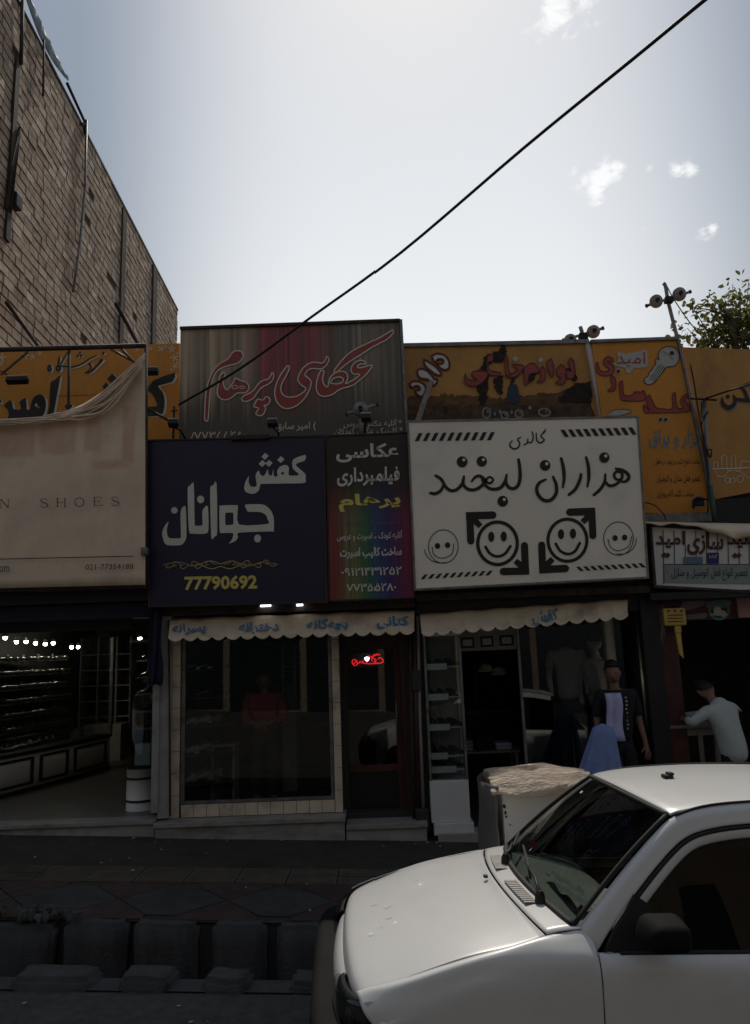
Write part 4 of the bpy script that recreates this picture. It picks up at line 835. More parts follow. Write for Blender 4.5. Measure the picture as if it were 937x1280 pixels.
for dx, dy, m, ln in [(22, 10, 'creamline', L), (0, 0, 'ink', L + .005)]:
    i = Ink(YL - ln, l1)
    def S(p): return [(x + dx, y + dy) for x, y in p]
    i.shape(S(alef), n=2); i.shape(S(mim), [S(hole)], n=2); i.dia(672 + dx, 645 + dy, 40); i.dia(-5 + dx, 600 + dy, 26)
    i.ring(485 + dx, 275 + dy, 13, 26, 18); i.line(S([(580, 165), (570, 235)]), 14); i.ring(572 + dx, 275 + dy, 16, 22, 22); i.line(S([(660, 118), (588, 238)]), 9)
    i.line([(580 + dx, 248 + dy, 12), (640 + dx, 260 + dy, 15), (720 + dx, 260 + dy, 16), (800 + dx, 232 + dy, 13), (870 + dx, 185 + dy, 11), (945 + dx, 148 + dy, 7)])
    for x, y in [(760, 155), (796, 151), (784, 124)]: i.dia(x + dx * .6, y + dy, 15)
    i.line([(878 + dx, 235 + dy, 24), (892 + dx, 268 + dy, 12), (850 + dx, 312 + dy, 12), (825 + dx, 326 + dy, 6)])
    i.c = l2
    i.shape(S(kaf), n=2); i.dia(228 + dx, 398 + dy, 46); i.dia(172 + dx, 472 + dy, 36); i.line([(130 + dx, 225 + dy, 28), (100 + dx, 262 + dy, 16), (40 + dx, 322 + dy, 15), (-5 + dx, 352 + dy, 8)]); i.dia(147 + dx * .7, 160 + dy, 16)
    i.build('lettering' if dx == 0 else 'lettering_shadow', m, t)
for x, y, r_ in [(690, 122, 26), (790, 122, 30), (730, 100, 14), (585, 118, 18), (815, 205, 30), (820, 285, 24), (785, 320, 14), (840, 250, 14), (465, 130, 18), (840, 160, 14)]:
    i = Ink(YL - L, l2)
    for k in range(5): a = k * 2 * math.pi / 5 + x; i.line([(x, y, r_ * .25), (x + r_ * math.cos(a), y + r_ * math.sin(a), r_ * .42)], n=2)
    i.build('flower_print', 'creamline', t)
for x, y, r_ in [(20, 170, 40), (250, 150, 34), (320, 165, 26), (10, 230, 26), (390, 130, 20), (210, 170, 16)]:
    i = Ink(YL - L, l1)
    for k in range(5): a = k * 2 * math.pi / 5 + x; i.line([(x, y, r_ * .2), (x + r_ * math.cos(a), y + r_ * math.sin(a), r_ * .36)], n=2)
    i.build('flower_print', 'creamline', t)
i = Ink(YL - L - .006, l1); i.line([(570, 545, 4), (940, 535, 4)]); i.build('seam', 'rust', t)

# torn cream banner on its steel frame
YN = 8.2
bn = thing('banner', at(60, 732, YN + .06), 'cream cloth banner with faded print sagging from its top edge', 'banner')
def topy(x): 
    pts = [(-70, 521), (0, 524), (20, 523), (50, 521), (80, 516), (105, 505), (130, 489), (150, 472), (168, 455), (182, 440)]
    for (xa, ya), (xb, yb) in zip(pts, pts[1:]):
        if xa <= x <= xb: return ya + (yb - ya) * (x - xa) / (xb - xa)
    return 522
rows = []
for k in range(43):
    x = -70 + 252 * k / 42; yt = topy(x); yb = 737 - (x + 70) * .024; row = []
    for j in range(30):
        q = j / 29; q = q ** 1.5
        w = .02 * math.sin(x * .05 + q * 5) * (1 - q) + .012 * math.sin(x * .13 + 7 * q)
        fold = .10 * math.exp(-((q * (yb - yt) - 5) / 7) ** 2) * (1 if x < 181 else 0)
        row.append(at(x, yt + (yb - yt) * q, YN - fold + w * .6 + .03 * (1 - q)))
    rows.append(row)
mb = MB(); mb.grid(rows); mod_solid(mb.build('banner_cloth', 'bannerprint', bn), .004)
for r_ in range(7):                                    # thin gathered folds along the sagging hem
    P = [at(x, topy(x) + 1 + r_ * (.9 + 3.6 * math.exp(-((x - 135) / 40) ** 2)) + 1.3 * math.sin(x * (.07 + .013 * r_) + r_ * 2), YN - .055 - .006 * (r_ % 3)) for x in range(-68, 181, 6)]
    mb = MB(); mb.tube(P, [.006 + .010 * math.exp(-((x - 120) / 60) ** 2) * (.6 + .4 * math.sin(x * .1 + r_ * 3)) for x in range(-68, 181, 6)], 6); mb.build('hem_fold', 'banner', bn)
nb = (0, 400, 3.554)
YP = YN - .035
i = Ink(YP - .004, nb)
def serif(letter, x, y, w, h):
    t_, T = 2.2, 4.2
    def l(a, b, ww, c=(0, 0)): i.line([(x + a[0] * w, y + a[1] * h, ww), (x + b[0] * w, y + b[1] * h, ww)], cap=c)
    def sf(a, b): l((a - .13, b), (a + .13, b), t_)
    if letter == 'H': l((.12, 0), (.12, 1), T); l((.88, 0), (.88, 1), T); l((.12, .48), (.88, .48), t_); [sf(a, b) for a in (.12, .88) for b in (0, 1)]
    if letter == 'E': l((.15, 0), (.15, 1), T); l((.05, 0), (.9, 0), t_); l((.05, 1), (.95, 1), t_); l((.15, .47), (.65, .47), t_); l((.9, 0), (.9, .2), t_); l((.95, 1), (.95, .78), t_); l((.65, .36), (.65, .6), t_)
    if letter == 'O': i.ring(x + .5 * w, y + .5 * h, w * .46, h * .5, 3.6)
    if letter == 'S': i.line([(x + q[0] * w, y + q[1] * h, q[2]) for q in [(.84, .24, 2.2), (.68, .04, 2.4), (.4, 0, 2.4), (.14, .12, 3), (.14, .3, 4), (.36, .45, 4.4), (.68, .55, 4.4), (.88, .72, 4), (.82, .92, 3), (.52, 1, 2.4), (.2, .96, 2.4), (.08, .76, 2.2)]])
    if letter == 'N': l((.12, 0), (.12, 1), t_); l((.88, 0), (.88, 1), t_); l((.12, 0), (.88, 1), T); sf(.12, 0); sf(.12, 1); sf(.88, 0)
for ch, x, y in [('N', 0, 797), ('S', 178, 794), ('H', 251, 792), ('O', 332, 790), ('E', 414, 787), ('S', 494, 786)]: serif(ch, x, y, 44 if ch != 'S' else 40, 38)
i.line([(-160, 1066, 4), (594, 1049, 4)]); i.build('lettering', 'ink', bn)
text('021-77354188', (380, 1086, 594, 1110), YP - .004, 'ink', bn, fa=False, bold=.0, slope=-.02, crop=nb)
text('.com', (-24, 1094, 42, 1120), YP - .004, 'ink', bn, fa=False, bold=.0, slope=-.02, crop=nb)
for pts, r_ in [([(-70, 439), (183, 432)], .03), ([(183, 432), (183, 733)], .022), ([(87, 436), (86, 508), (84, 612)], .018), ([(-70, 740), (183, 733)], .03)]:
    mb = MB(); mb.tube([at(x, y, YN + .07) for x, y in pts], r_, 6); mb.build('frame_tube', 'rust', bn)
for a, b in [((35, 440), (2, 468)), ((150, 434), (170, 455)), ((140, 437), (167, 452))]:
    mb = MB(); mb.tube([at(*a, YN + .08), at(*b, 8.9)], .016, 6); mb.build('frame_strut', 'steel', bn)

# small fascia of the key shop
YF = 8.5
t = board('shop_sign', [(812, 657), (975, 667), (978, 742), (818, 733)], YF, 'white', 'low key shop fascia of pale panels with dark red letters above the doorway', 'shop sign', .15, 'rust', .03)
ff = (800, 650, 6.839)
i = Ink(YF - L, ff)
for x in (98, 192, 285, 378, 470, 560, 655, 745, 838, 925): i.line([(x, 90, 7), (x + 12 if x < 100 else x + 6, 545 if x < 200 else 378, 7)], cap=(0, 0))
i.line([(195, 380, 7), (960, 380, 7)]); i.build('panel_seam', 'brownred', t)
i = Ink(YF - L - .004, ff); i.shape([(203, 385), (960, 384), (966, 545), (206, 536)], smooth=False); i.build('lower_board', 'teal', t)
text('تعمیر انواع قفل اتومبیل و منازل', (262, 405, 915, 520), YF - L - .009, 'rust', t, bold=.004, crop=ff)
text('امید', (128, 95, 378, 240), YF - L - .005, 'brownred', t, bold=.03, crop=ff); i = Ink(YF - L - .005, ff)
i.dia(200, 300, 26); i.dia(230, 302, 26); i.dia(805, 304, 26); i.dia(838, 304, 26); i.build('lettering', 'brownred', t)
text('سازی', (398, 95, 708, 300), YF - L - .005, 'brownred', t, bold=.03, crop=ff); text('کلید', (735, 90, 1000, 240), YF - L - .005, 'brownred', t, bold=.03, crop=ff)
i = Ink(YF - L - .012, ff); i.shape([(366, 315), (530, 313), (531, 374), (367, 376)], smooth=False); i.build('small_plate', 'platelt', t)
i = Ink(YF - L - .014, ff); i.shape([(570, 280), (668, 278), (668, 370), (572, 372)], smooth=False); i.build('number_plate', 'plate', t)
text('۶۸۲', (582, 296, 656, 328), YF - L - .018, 'pale', t, bold=.02, crop=ff)
rows = []
for k in range(25):
    x = 804 + 170 * k / 24; yt = 652 + (x - 804) * .02; yb = 656 + 17 * max(0, min(1, (x - 858) / 60)) ** 1.0 + 1.5 * math.sin(x * .2)
    rows.append([at(x, yt, YF + .05), at(x, (yt + yb) / 2, YF - .10 - .02 * math.sin(x * .15)), at(x, yb, YF - .09)])
mb = MB(); mb.grid(patch(rows, 2, 3)); o = mod_solid(mb.build('hanging_cloth', 'banner'), .004); tag(o, 'cream strip of cloth drooping over the top of the low fascia', 'cloth')

# ------------------------------------------------------------------ shop 1: shoe shop on the left
ZF1 = at(100, 1027, 8.62).z
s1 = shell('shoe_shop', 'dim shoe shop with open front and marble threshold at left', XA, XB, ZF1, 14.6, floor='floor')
def spart(nm, m, par, a, b, bev=0):
    mb = MB(); a, b = Vector(a), Vector(b)
    if bev: mb.bevbox((a + b) / 2, [abs(b[k] - a[k]) for k in range(3)], bev)
    else: mb.span(a, b)
    return mb.build(nm, m, par)
spart('step', 'marble', s1, (XA, 8.55, ZF1 - .045), (XB + .02, FY - .002, ZF1 + .003), .008); spart('riser', 'plaster', s1, (XA, 8.58, -.4), (XB + .01, FY - .004, ZF1 - .047))
fpart('beam', 'navycloth', s1, -60, 757, 186, 776, 8.55, .25); fpart('ledge', 'black', s1, -60, 737, 186, 755, 8.45, .35); fpart('soffit', 'dark', s1, -60, 777, 165, 790, 8.9, .06)
fpart('pillar', 'plaster', s1, 199, 762, 213, 1023, 8.62, .18); fpart('pillar', 'plaster', s1, 190, 855, 198.6, 1016, 8.60, .1)
mb = MB(); rows = []
for k in range(9):
    x = 186 + 17 * k / 8; rows.append([at(x + 1.5 * math.sin(j * .9 + k), 757 + (101 - 3 * abs(math.sin(k))) * j / 8, 8.5 - .03 * math.sin(k * 1.6 + j * .5)) for j in range(9)])
mb.grid(rows); o = mod_solid(mb.build('hanging_cloth', 'navycloth')); tag(o, 'dark navy cloth hanging against the pale pillar below the blue sign', 'cloth')
# curved window plinth with framed panels, glass, shelves
cv = [(-5.35, 9.55), (-5.1, 10.1), (-4.85, 10.9), (-4.62, 11.8), (-4.48, 12.6)]
cvp = [Vector((x, y, 0)) for x, y in cv]; cs_ = catmull(cvp, 5)
dw = thing('display_window', (-4.9, 11, ZF1), 'curved glass shoe window on a white plinth with black trimmed panels', 'display window')
def ribbon(z0, z1, o, th): 
    mb = MB(); P = cs_; nrm = []
    for k in range(len(P)): d = (P[min(k + 1, len(P) - 1)] - P[max(k - 1, 0)]).normalized(); nrm.append(Vector((d.y, -d.x, 0)))
    r1 = [p + n_ * o + Vector((0, 0, z0)) for p, n_ in zip(P, nrm)]; r2 = [p + n_ * o + Vector((0, 0, z1)) for p, n_ in zip(P, nrm)]
    b1_ = [p - n_ * th for p, n_ in zip(r1, nrm)]; b2_ = [p - n_ * th for p, n_ in zip(r2, nrm)]
    mb.grid([b1_, r1, r2, b2_, b1_]); return mb
ribbon(ZF1, ZF1 + .52, 0, .3).build('plinth', 'white', dw); ribbon(ZF1 + .50, ZF1 + .545, .03, .34).build('trim', 'black', dw); ribbon(ZF1, ZF1 + .05, .02, .05).build('trim', 'black', dw)
for a, b in ((1, 9), (10, 13), (14, 19)):
    P = cs_[a:b + 1]
    for z0, z1 in ((.09, .125), (.42, .455)):
        mb = MB(); d = (P[-1] - P[0]).normalized(); nn = Vector((d.y, -d.x, 0)); rr = [[p + nn * .012 + Vector((0, 0, ZF1 + z0)) for p in P], [p + nn * .012 + Vector((0, 0, ZF1 + z1)) for p in P]]; mb.grid(rr); mb.build('panel_trim', 'black', dw)
    for p in (P[0], P[-1]):
        mb = MB(); mb.box(p + nn * .008 + Vector((0, 0, ZF1 + .27)), (.03, .05, .36)); mb.build('panel_trim', 'black', dw)
ribbon(ZF1 + .55, ZF1 + 2.32, 0, .008).build('glass', 'shopglass', dw); ribbon(ZF1 + 2.32, ZF1 + 2.45, .01, .3).build('head_band', 'dark', dw)
spart('post', 'steel', dw, (-4.50, 12.55, ZF1 + .55), (-4.45, 12.62, ZF1 + 2.1))
def dispY(px): return 10.55 + .0195 * (px + 8)
ROWS = [822 + 17.3 * k for k in range(7)]
for py in ROWS:
    mb = MB(); fr_ = [at(px, py + 4.2, dispY(px) - .10) for px in (-14, 20, 50, 84)]; z_ = sum(p.z for p in fr_) / 4
    fr_ = [Vector((p.x, p.y, z_)) for p in fr_]; mb.grid([fr_, [p + Vector((-.12, .30, 0)) for p in fr_]], False); mod_solid(mb.build('shelf', 'dark', dw), .012)
# shoes: one mesh, many copies
def shoe_mesh(name, mat, heel=.02):
    rows = []
    for u, w, h0, h1 in [(0, .026, .03, .085), (.04, .034, .012, .092), (.09, .034, .008, .080), (.14, .036, .006, .060), (.19, .041, .004, .048), (.235, .036, .004, .036), (.262, .014, .006, .018)]:
        rows.append([Vector((math.cos(q) * w, u - .13, (h0 + h1) / 2 + math.sin(q) * (h1 - h0) / 2)) for q in [2 * math.pi * k / 8 for k in range(9)]])
    mb = MB(); mb.grid(rows); mb.add([rows[0][k] for k in range(8)], [list(range(8))]); mb.box((0, -.105, .015), (.045, .05, .03)); o = mb.build(name, mat); return o
protos = [shoe_mesh('shoe', m) for m in ('shoe', 'shoe_b', 'shoe_w')]
used = [False] * 3
def put_shoe(loc, rz, kind, label, group, sc=1.0, tilt=0.):
    if used[kind]: o = protos[kind].copy(); COL.objects.link(o)
    else: o = protos[kind]; used[kind] = True
    o.location = loc; o.rotation_euler = (tilt, 0, rz); o.scale = (sc,) * 3; tag(o, label, 'shoe', group); return o
glint = None  # small pale plates on shoe toes, put in as painted glints
LAB = 'black shoe among the rows in the curved left window'
for k, py in enumerate(ROWS + [942, 955]):
    z = sum(at(px, py + 4.2, dispY(px) - .10).z for px in (-14, 20, 50, 84)) / 4 + .008 if k < 7 else ZF1 + .535 + .10 * (8 - k)
    for j in range(9):
        px = 1 + 9.2 * j + (4.5 if k % 2 else 0); p = at(px, py, dispY(px) - (.25 if k == 8 else 0))
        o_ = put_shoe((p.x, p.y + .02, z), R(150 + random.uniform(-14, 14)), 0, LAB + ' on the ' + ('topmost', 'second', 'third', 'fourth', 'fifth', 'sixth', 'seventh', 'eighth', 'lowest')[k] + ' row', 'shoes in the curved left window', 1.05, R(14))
        if glint is None:
            pm = MB(); pm.box((0, .142, .035), (.030, .004, .040), Matrix.Rotation(R(-25), 3, 'X')); glint = pm.build('toe_glint', 'offwhite'); glint.parent = o_
        elif (j + k) % 2 == 0 or k > 4: tg_ = glint.copy(); COL.objects.link(tg_); tg_.parent = o_
mb = MB(); mb.quadbox([at(-14, 950, 10.35), at(84, 938, 12.0), at(84, 938, 12.0) + Vector((-.1, .6, .12)), at(-14, 950, 10.35) + Vector((-.1, .6, .12))][::-1], (0, 0, -.02)); mb.build('sloping_base', 'dark', dw)
# lamps of the left window
lamp_pts = [(7, 797, 10.45), (21, 799, 10.7), (33, 799, 10.95), (45, 801, 11.2), (57, 802, 11.45), (67, 801, 11.7), (90, 806, 12.0), (98, 806, 12.3)]
LL = thing('ceiling_spotlight', at(7, 794, 10.45), 'small bright ceiling spotlight in the row above the curved window', 'spotlight', 'spotlights of the left shop')
mb = MB(); mb.lathe(at(7, 794, 10.45), [(.022, .03), (.03, .0), (.028, -.02)], n=10); mb.build('lamp_body', 'steel', LL)
mb = MB(); mb.lathe(at(7, 794, 10.45), [(.026, -.021), (.026, -.05), (.014, -.062)], n=10); mb.build('bulb', 'lamp', LL)
def copy_tree(o, loc, label=None):
    c = o.copy(); COL.objects.link(c); c.location = loc
    if label: c['label'] = label
    for ch in o.children:
        d = ch.copy(); COL.objects.link(d); d.parent = c
        for g_ in ch.children: e = g_.copy(); COL.objects.link(e); e.parent = d
    return c
for p in lamp_pts[1:]: copy_tree(LL, at(*p[:2], p[2]))
c = copy_tree(LL, at(175, 795, 9.8), 'single bright spotlight over the round pedestal by the pillar')
# wall shelves at the back of the left shop
sh = thing('shoe_shelf', (-4.0, 14.4, ZF1), 'tall wall shelving with shoes at the back of the left shop', 'shelf')
xl, xr = at(100, 870, 13.9).x, at(163, 870, 13.9).x
for k in range(6):
    z = at(130, 915 - 19.5 * k, 13.9).z; spart('shelf', 'plaster', sh, (xl, 13.9, z - .02), (xr, 14.3, z))
for q in (0, .35, .72, 1): x = xl + (xr - xl) * q; spart('upright', 'plaster', sh, (x - .015, 13.88, ZF1 + .5), (x + .015, 14.3, ZF1 + 2.15))
spart('back_panel', 'dark', sh, (xl, 14.32, ZF1), (xr, 14.36, ZF1 + 2.2))
for k in range(6):
    z = at(130, 915 - 19.5 * k, 13.9).z + .002
    for j in range(9): put_shoe((xl + .08 + (xr - xl - .16) * j / 8, 14.06, z), R(180 + random.uniform(-15, 15)), 0, 'dark shoe on the ' + ('lowest', 'second', 'third', 'fourth', 'fifth', 'topmost')[k] + ' wall shelf at the back of the left shop', 'shoes on the back shelves')
spart('cabinet', 'plaster', sh, (xl - .05, 13.3, ZF1), (xl + .25, 13.85, ZF1 + .55), .01); spart('cabinet', 'plaster', sh, (xl + .26, 13.45, ZF1), (xr, 13.85, ZF1 + .62), .01)
# round pedestal with glass case by the pillar
pd = thing('display_pedestal', at(173, 1006, 9.15), 'round white pedestal with black bands and a glass shoe case', 'pedestal')
pc = at(173, 1000, 9.15); rp_ = .17; zb, z1, z2, zt = ZF1, at(173, 1000, 9.15).z, at(173, 972, 9.15).z, at(173, 960, 9.15).z
pc = Vector((pc.x + .02, 9.2, 0))
mb = MB(); mb.lathe(pc, [(rp_, zb), (rp_, zt)], n=28); mb.build('drum', 'white', pd)
for z in (z1, z2, zt + .01): mb = MB(); mb.lathe(pc, [(rp_ + .008, z - .012), (rp_ + .008, z + .012)], n=28); mb.build('band', 'black', pd)
mb = MB(); mb.lathe(pc, [(rp_ - .01, zt + .025), (rp_ - .01, zt + 1.45)], n=28); mb.build('glass_case', 'shopglass', pd)
mb = MB(); mb.lathe(pc, [(rp_, zt + 1.46), (rp_, zt + 1.5)], n=28); mb.build('case_top', 'steel', pd)
mb = MB(); mb.bevbox((pc.x + .03, 9.2, zt + .15), (.19, .16, .24), .01); o = mb.build('shoe_box', 'teal'); tag(o, 'pale teal shoe box at the bottom of the round glass case', 'box')
for k in range(5): put_shoe((pc.x + .03, 9.2, zt + .45 + .2 * k), R(150), 0, 'dark shoe on display in the round glass case', 'shoes in the round glass case')
mb = MB(); mb.tube([(pc.x + .03, 9.27, zt + .03), (pc.x + .03, 9.27, zt + 1.4)], .008); mb.build('stand', 'steel', pd)
for k in range(5): mb = MB(); mb.span((pc.x - .07, 9.1, zt + .438 + .2 * k), (pc.x + .13, 9.27, zt + .446 + .2 * k)); mb.build('glass_shelf', 'steel', pd)

# ------------------------------------------------------------------ shop 2: tiled window and dark red door
ZF2 = at(470, 1019, 8.95).z
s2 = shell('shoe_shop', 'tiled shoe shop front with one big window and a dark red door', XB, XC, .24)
spart('step', 'marble', s2, (XB + .03, 8.48, .215), (at(432, 1000, 8.6).x, FY + .1, .262), .006); 
spart('riser', 'marble', s2, (XB + .04, 8.51, -.3), (at(432, 1000, 8.6).x - .01, FY, .213))
def tilewall(par, nm, x0, z0, x1, z1, Y, d, nx, nz, mat='cream'):
    gx = (x1 - x0) / nx; gz_ = (z1 - z0) / nz; k0 = .003
    spart('tile_backing', 'mortar', par, (x0, Y + .012, z0), (x1, Y + d, z1))
    for a in range(nx):
        for b in range(nz):
            mb = MB(); mb.span((x0 + a * gx + k0, Y + random.uniform(0, .002), z0 + b * gz_ + k0), (x0 + (a + 1) * gx - k0, Y + .02, z0 + (b + 1) * gz_ - k0)); mb.build(nm, mat, par)
xa, xb = at(213, 900, 8.72).x, at(226, 900, 8.72).x; xw0, xw1 = at(231, 900, 8.74).x, at(415.5, 900, 8.74).x; xp1 = at(426.5, 900, 8.72).x
zs = at(320, 1001, 8.74).z; zl = at(320, 790, 8.74).z
tilewall(s2, 'tile', xa, .265, xb, zl + .12, 8.70, .2, 1, 9); tilewall(s2, 'tile', xw1 + .012, .265, xp1, zl + .12, 8.71, .2, 1, 9)
tilewall(s2, 'tile', xb + .012, .266, xw1 + .010, zs - .012, 8.72, .2, 12, 1)
win = MB(); fr = 0
for nm, a, b in [('window_frame', (xb + .002, 8.74, zs - .01), (xb + .045, 8.80, zl)), ('window_frame', (xw1 - .03, 8.74, zs - .01), (xw1 + .008, 8.80, zl)), ('window_frame', (xb + .046, 8.745, zs - .01), (xw1 - .031, 8.80, zs + .02)), ('window_frame', (xb + .046, 8.745, zl - .03), (xw1 - .031, 8.80, zl))]: spart(nm, 'steel', s2, a, b)
spart('window_pane', 'shopglass', s2, (xb + .046, 8.765, zs + .021), (xw1 - .032, 8.771, zl - .031))
spart('threshold', 'marble', s2, (at(433, 1010, 8.6).x, 8.5, .12), (XC - .06, FY + .12, .175), .006); spart('riser', 'plaster', s2, (at(433, 1010, 8.6).x, 8.53, -.3), (XC - .07, FY + .1, .118))
fpart('beam', 'rust', s2, 190, 753, 518, 765, 8.6, .2); fpart('shutter_box', 'black', s2, 196, 762, 520, 792, 8.72, .06)
spart('lintel', 'black', s2, (XB + .08, 8.75, zl + .002), (XC - .08, 8.82, ZC + .12))
# interior of shop 2
spart('partition', 'dark', s2, (xp1 + .002, 8.92, .24), (xp1 + .06, 12.2, ZC - .002))
i_sh = thing('shoe_shelf', (-2.0, 10.0, .24), 'slanted shelves of pale shoes at the left inside the big window', 'shelf')
for k in range(6):
    z = .55 + k * .33; mb = MB(); mb.quadbox([(XB + .08, 9.0, z), (XB + .75, 9.3, z), (XB + .5, 11.2, z), (XB + .08, 11.2, z)], (0, 0, -.015)); mb.build('shelf', 'dark', i_sh)
    for j in range(6): put_shoe((XB + .2 + .10 * (j % 3) , 9.25 + j * .2, z + .001), R(random.uniform(120, 160)), 2 if k in (0, 1, 2) and j < 4 else (1 if (k + j) % 3 == 0 else 0), ('dark', 'brown', 'white')[2 if k in (0, 1, 2) and j < 4 else (1 if (k + j) % 3 == 0 else 0)] + ' shoe on the ' + ('lowest', 'second', 'third', 'fourth', 'fifth', 'topmost')[k] + ' slanted shelf behind the big window', 'shoes behind the big window', 1.05)
st = thing('stool', (-1.95, 9.5, .24), 'pale wooden stool inside the big window', 'stool')
spart('seat', 'wood', st, (-2.12, 9.4, .93), (-1.80, 9.7, .96), .006)
for sx in (-2.09, -1.83):
    for sy in (9.43, 9.67): spart('leg', 'wood', st, (sx - .018, sy - .018, .245), (sx + .018, sy + .018, .928))
cb = thing('glass_cabinet', (-1.05, 10.2, .24), 'tall pale cabinet with a grille behind the big window', 'cabinet')
x0c, x1c = at(353, 900, 10.2).x, at(371, 900, 10.2).x
spart('body', 'plaster', cb, (x0c, 10.2, .242), (x1c, 10.6, 1.25), .01); spart('upper_frame', 'steel', cb, (x0c, 10.22, 1.26), (x0c + .03, 10.5, 2.12)); spart('upper_frame', 'steel', cb, (x1c - .03, 10.22, 1.26), (x1c, 10.5, 2.12))
spart('upper_back', 'plaster', cb, (x0c + .031, 10.45, 1.26), (x1c - .031, 10.5, 1.62))
for k in range(7): spart('grille_bar', 'steel', cb, (x0c + .031, 10.23, 1.66 + k * .06), (x1c - .031, 10.25, 1.675 + k * .06))
spart('inner_wall', 'dark', s2, (XB + .5, 12.4, .241), (xp1, 12.5, ZC - .003))
spart('poster', 'plaster', s2, (at(240, 830, 11.9).x, 11.9, at(260, 880, 11.9).z), (at(285, 830, 11.9).x, 11.93, at(260, 806, 11.9).z))
bs = thing('shoe_shelf', (-1.3, 12.2, .24), 'high shelf of dark shoes on the inner wall behind the window', 'shelf')
for k in range(5):
    z = .9 + k * .32; spart('shelf', 'wood', bs, (-1.85, 12.1, z - .015), (-.75, 12.38, z))
    for j in range(8): put_shoe((-1.78 + j * .135, 12.22, z + .001), R(180 + random.uniform(-20, 20)), (0, 0, 1)[(j + k) % 3], ('dark', 'dark', 'brown')[(j + k) % 3] + ' shoe on the ' + ('lowest', 'second', 'third', 'fourth', 'topmost')[k] + ' high inner shelf behind the window', 'shoes on the inner shelf')
# door leaf
xd0, xd1 = at(428, 900, 9.0).x, at(508, 900, 9.0).x; zd0, zd1 = .18, at(470, 803, 9.0).z
dr = thing('shop_door', ((xd0 + xd1) / 2, 9.0, zd0), 'dark red framed glass door with a steel pull handle', 'door')
w_ = .07
spart('stile', 'brownred', dr, (xd0, 8.98, zd0), (xd0 + w_, 9.03, zd1)); spart('stile', 'brownred', dr, (xd1 - w_ - .06, 8.98, zd0), (xd1 - .06, 9.03, zd1))
spart('rail', 'brownred', dr, (xd0 + w_ + .002, 8.982, zd1 - .08), (xd1 - w_ - .062, 9.028, zd1)); spart('rail', 'brownred', dr, (xd0 + w_ + .002, 8.982, zd0), (xd1 - w_ - .062, 9.028, zd0 + .06)); spart('rail', 'brownred', dr, (xd0 + w_ + .002, 8.982, zd0 + .46), (xd1 - w_ - .062, 9.028, zd0 + .54))
spart('glass_pane', 'shopglass', dr, (xd0 + w_ + .002, 9.0, zd0 + .541), (xd1 - w_ - .062, 9.006, zd1 - .081)); spart('kick_panel', 'black', dr, (xd0 + w_ + .002, 9.0, zd0 + .061), (xd1 - w_ - .062, 9.01, zd0 + .459))
hx = at(495, 900, 8.95).x; mb = MB(); mb.tube([(hx, 8.975, at(495, 928, 8.95).z), (hx, 8.93, at(495, 926, 8.95).z), (hx, 8.93, at(495, 880, 8.95).z), (hx, 8.975, at(495, 878, 8.95).z)], .010, 8); mb.build('handle', 'steel', dr)
spart('jamb', 'darkwood', s2, (xp1 + .003, 8.86, .18), (xd0 - .002, 8.915, ZC)); spart('jamb', 'darkwood', s2, (xd1 - .058, 8.86, .18), (XC - .07, 9.0, ZC)); spart('door_head', 'darkwood', s2, (xd0, 8.88, zd1 + .003), (xd1 - .06, 9.02, ZC))
spart('red_partition', 'brownred', s2, (xd0 + .02, 10.1, .241), (XC - .09, 10.2, ZC - .004))
nz_ = thing('neon_sign', at(466, 826, 9.12), 'red neon lettering glowing behind the dark door glass', 'neon sign')
ns = (400, 790, 5.123)
for pts in [[(380, 145), (345, 150), (338, 165), (355, 178), (350, 195), (372, 200), (398, 192), (396, 175), (380, 165), (365, 172)], [(372, 200), (330, 203), (300, 200), (318, 175), (316, 150), (330, 160), (362, 138), (334, 170), (338, 190)],
            [(300, 200), (280, 200), (276, 184), (268, 200), (260, 186), (250, 202), (240, 190), (228, 178), (212, 180), (208, 196), (222, 214), (240, 208), (234, 190), (215, 205)], [(490, 150), (480, 158), (484, 172), (498, 166), (480, 188), (498, 198)]]:
    mb = MB(); mb.tube(catmull([at(400 + x / 5.123, 790 + y / 5.123, 9.12) for x, y in pts], 4), .0065, 6); mb.build('neon_tube', 'neon', nz_)
mb = MB(); fbox(mb, 437, 816, 481, 834, 9.15, .01); mb.build('backing', 'black', nz_)
mb = MB(); mb.lathe(at(459, 824, 9.05), [(.005, .03), (.03, .02), (.03, .0), (.01, -.025)], n=12); o = mb.build('small_lamp', 'tube'); tag(o, 'small white lamp in front of the red neon lettering', 'lamp')
# fluorescent tubes under the blue sign
for a, b, l in [((326, 757), (339, 756.5), 'left white fluorescent tube shining under the blue sign'), ((371, 756), (379, 755.6), 'shorter white fluorescent tube shining under the blue sign')]:
    t = thing('tube_light', at(*a, 8.56), l, 'lamp', 'tube lights under the blue sign'); mb = MB(); mb.tube([at(*a, 8.56), at(*b, 8.56)], .016, 8); mb.build('tube', 'tube', t)
    mb = MB(); mb.tube([at(a[0] - 2, a[1], 8.56), at(*a, 8.56)], .018, 8); mb.build('end_cap', 'steel', t)

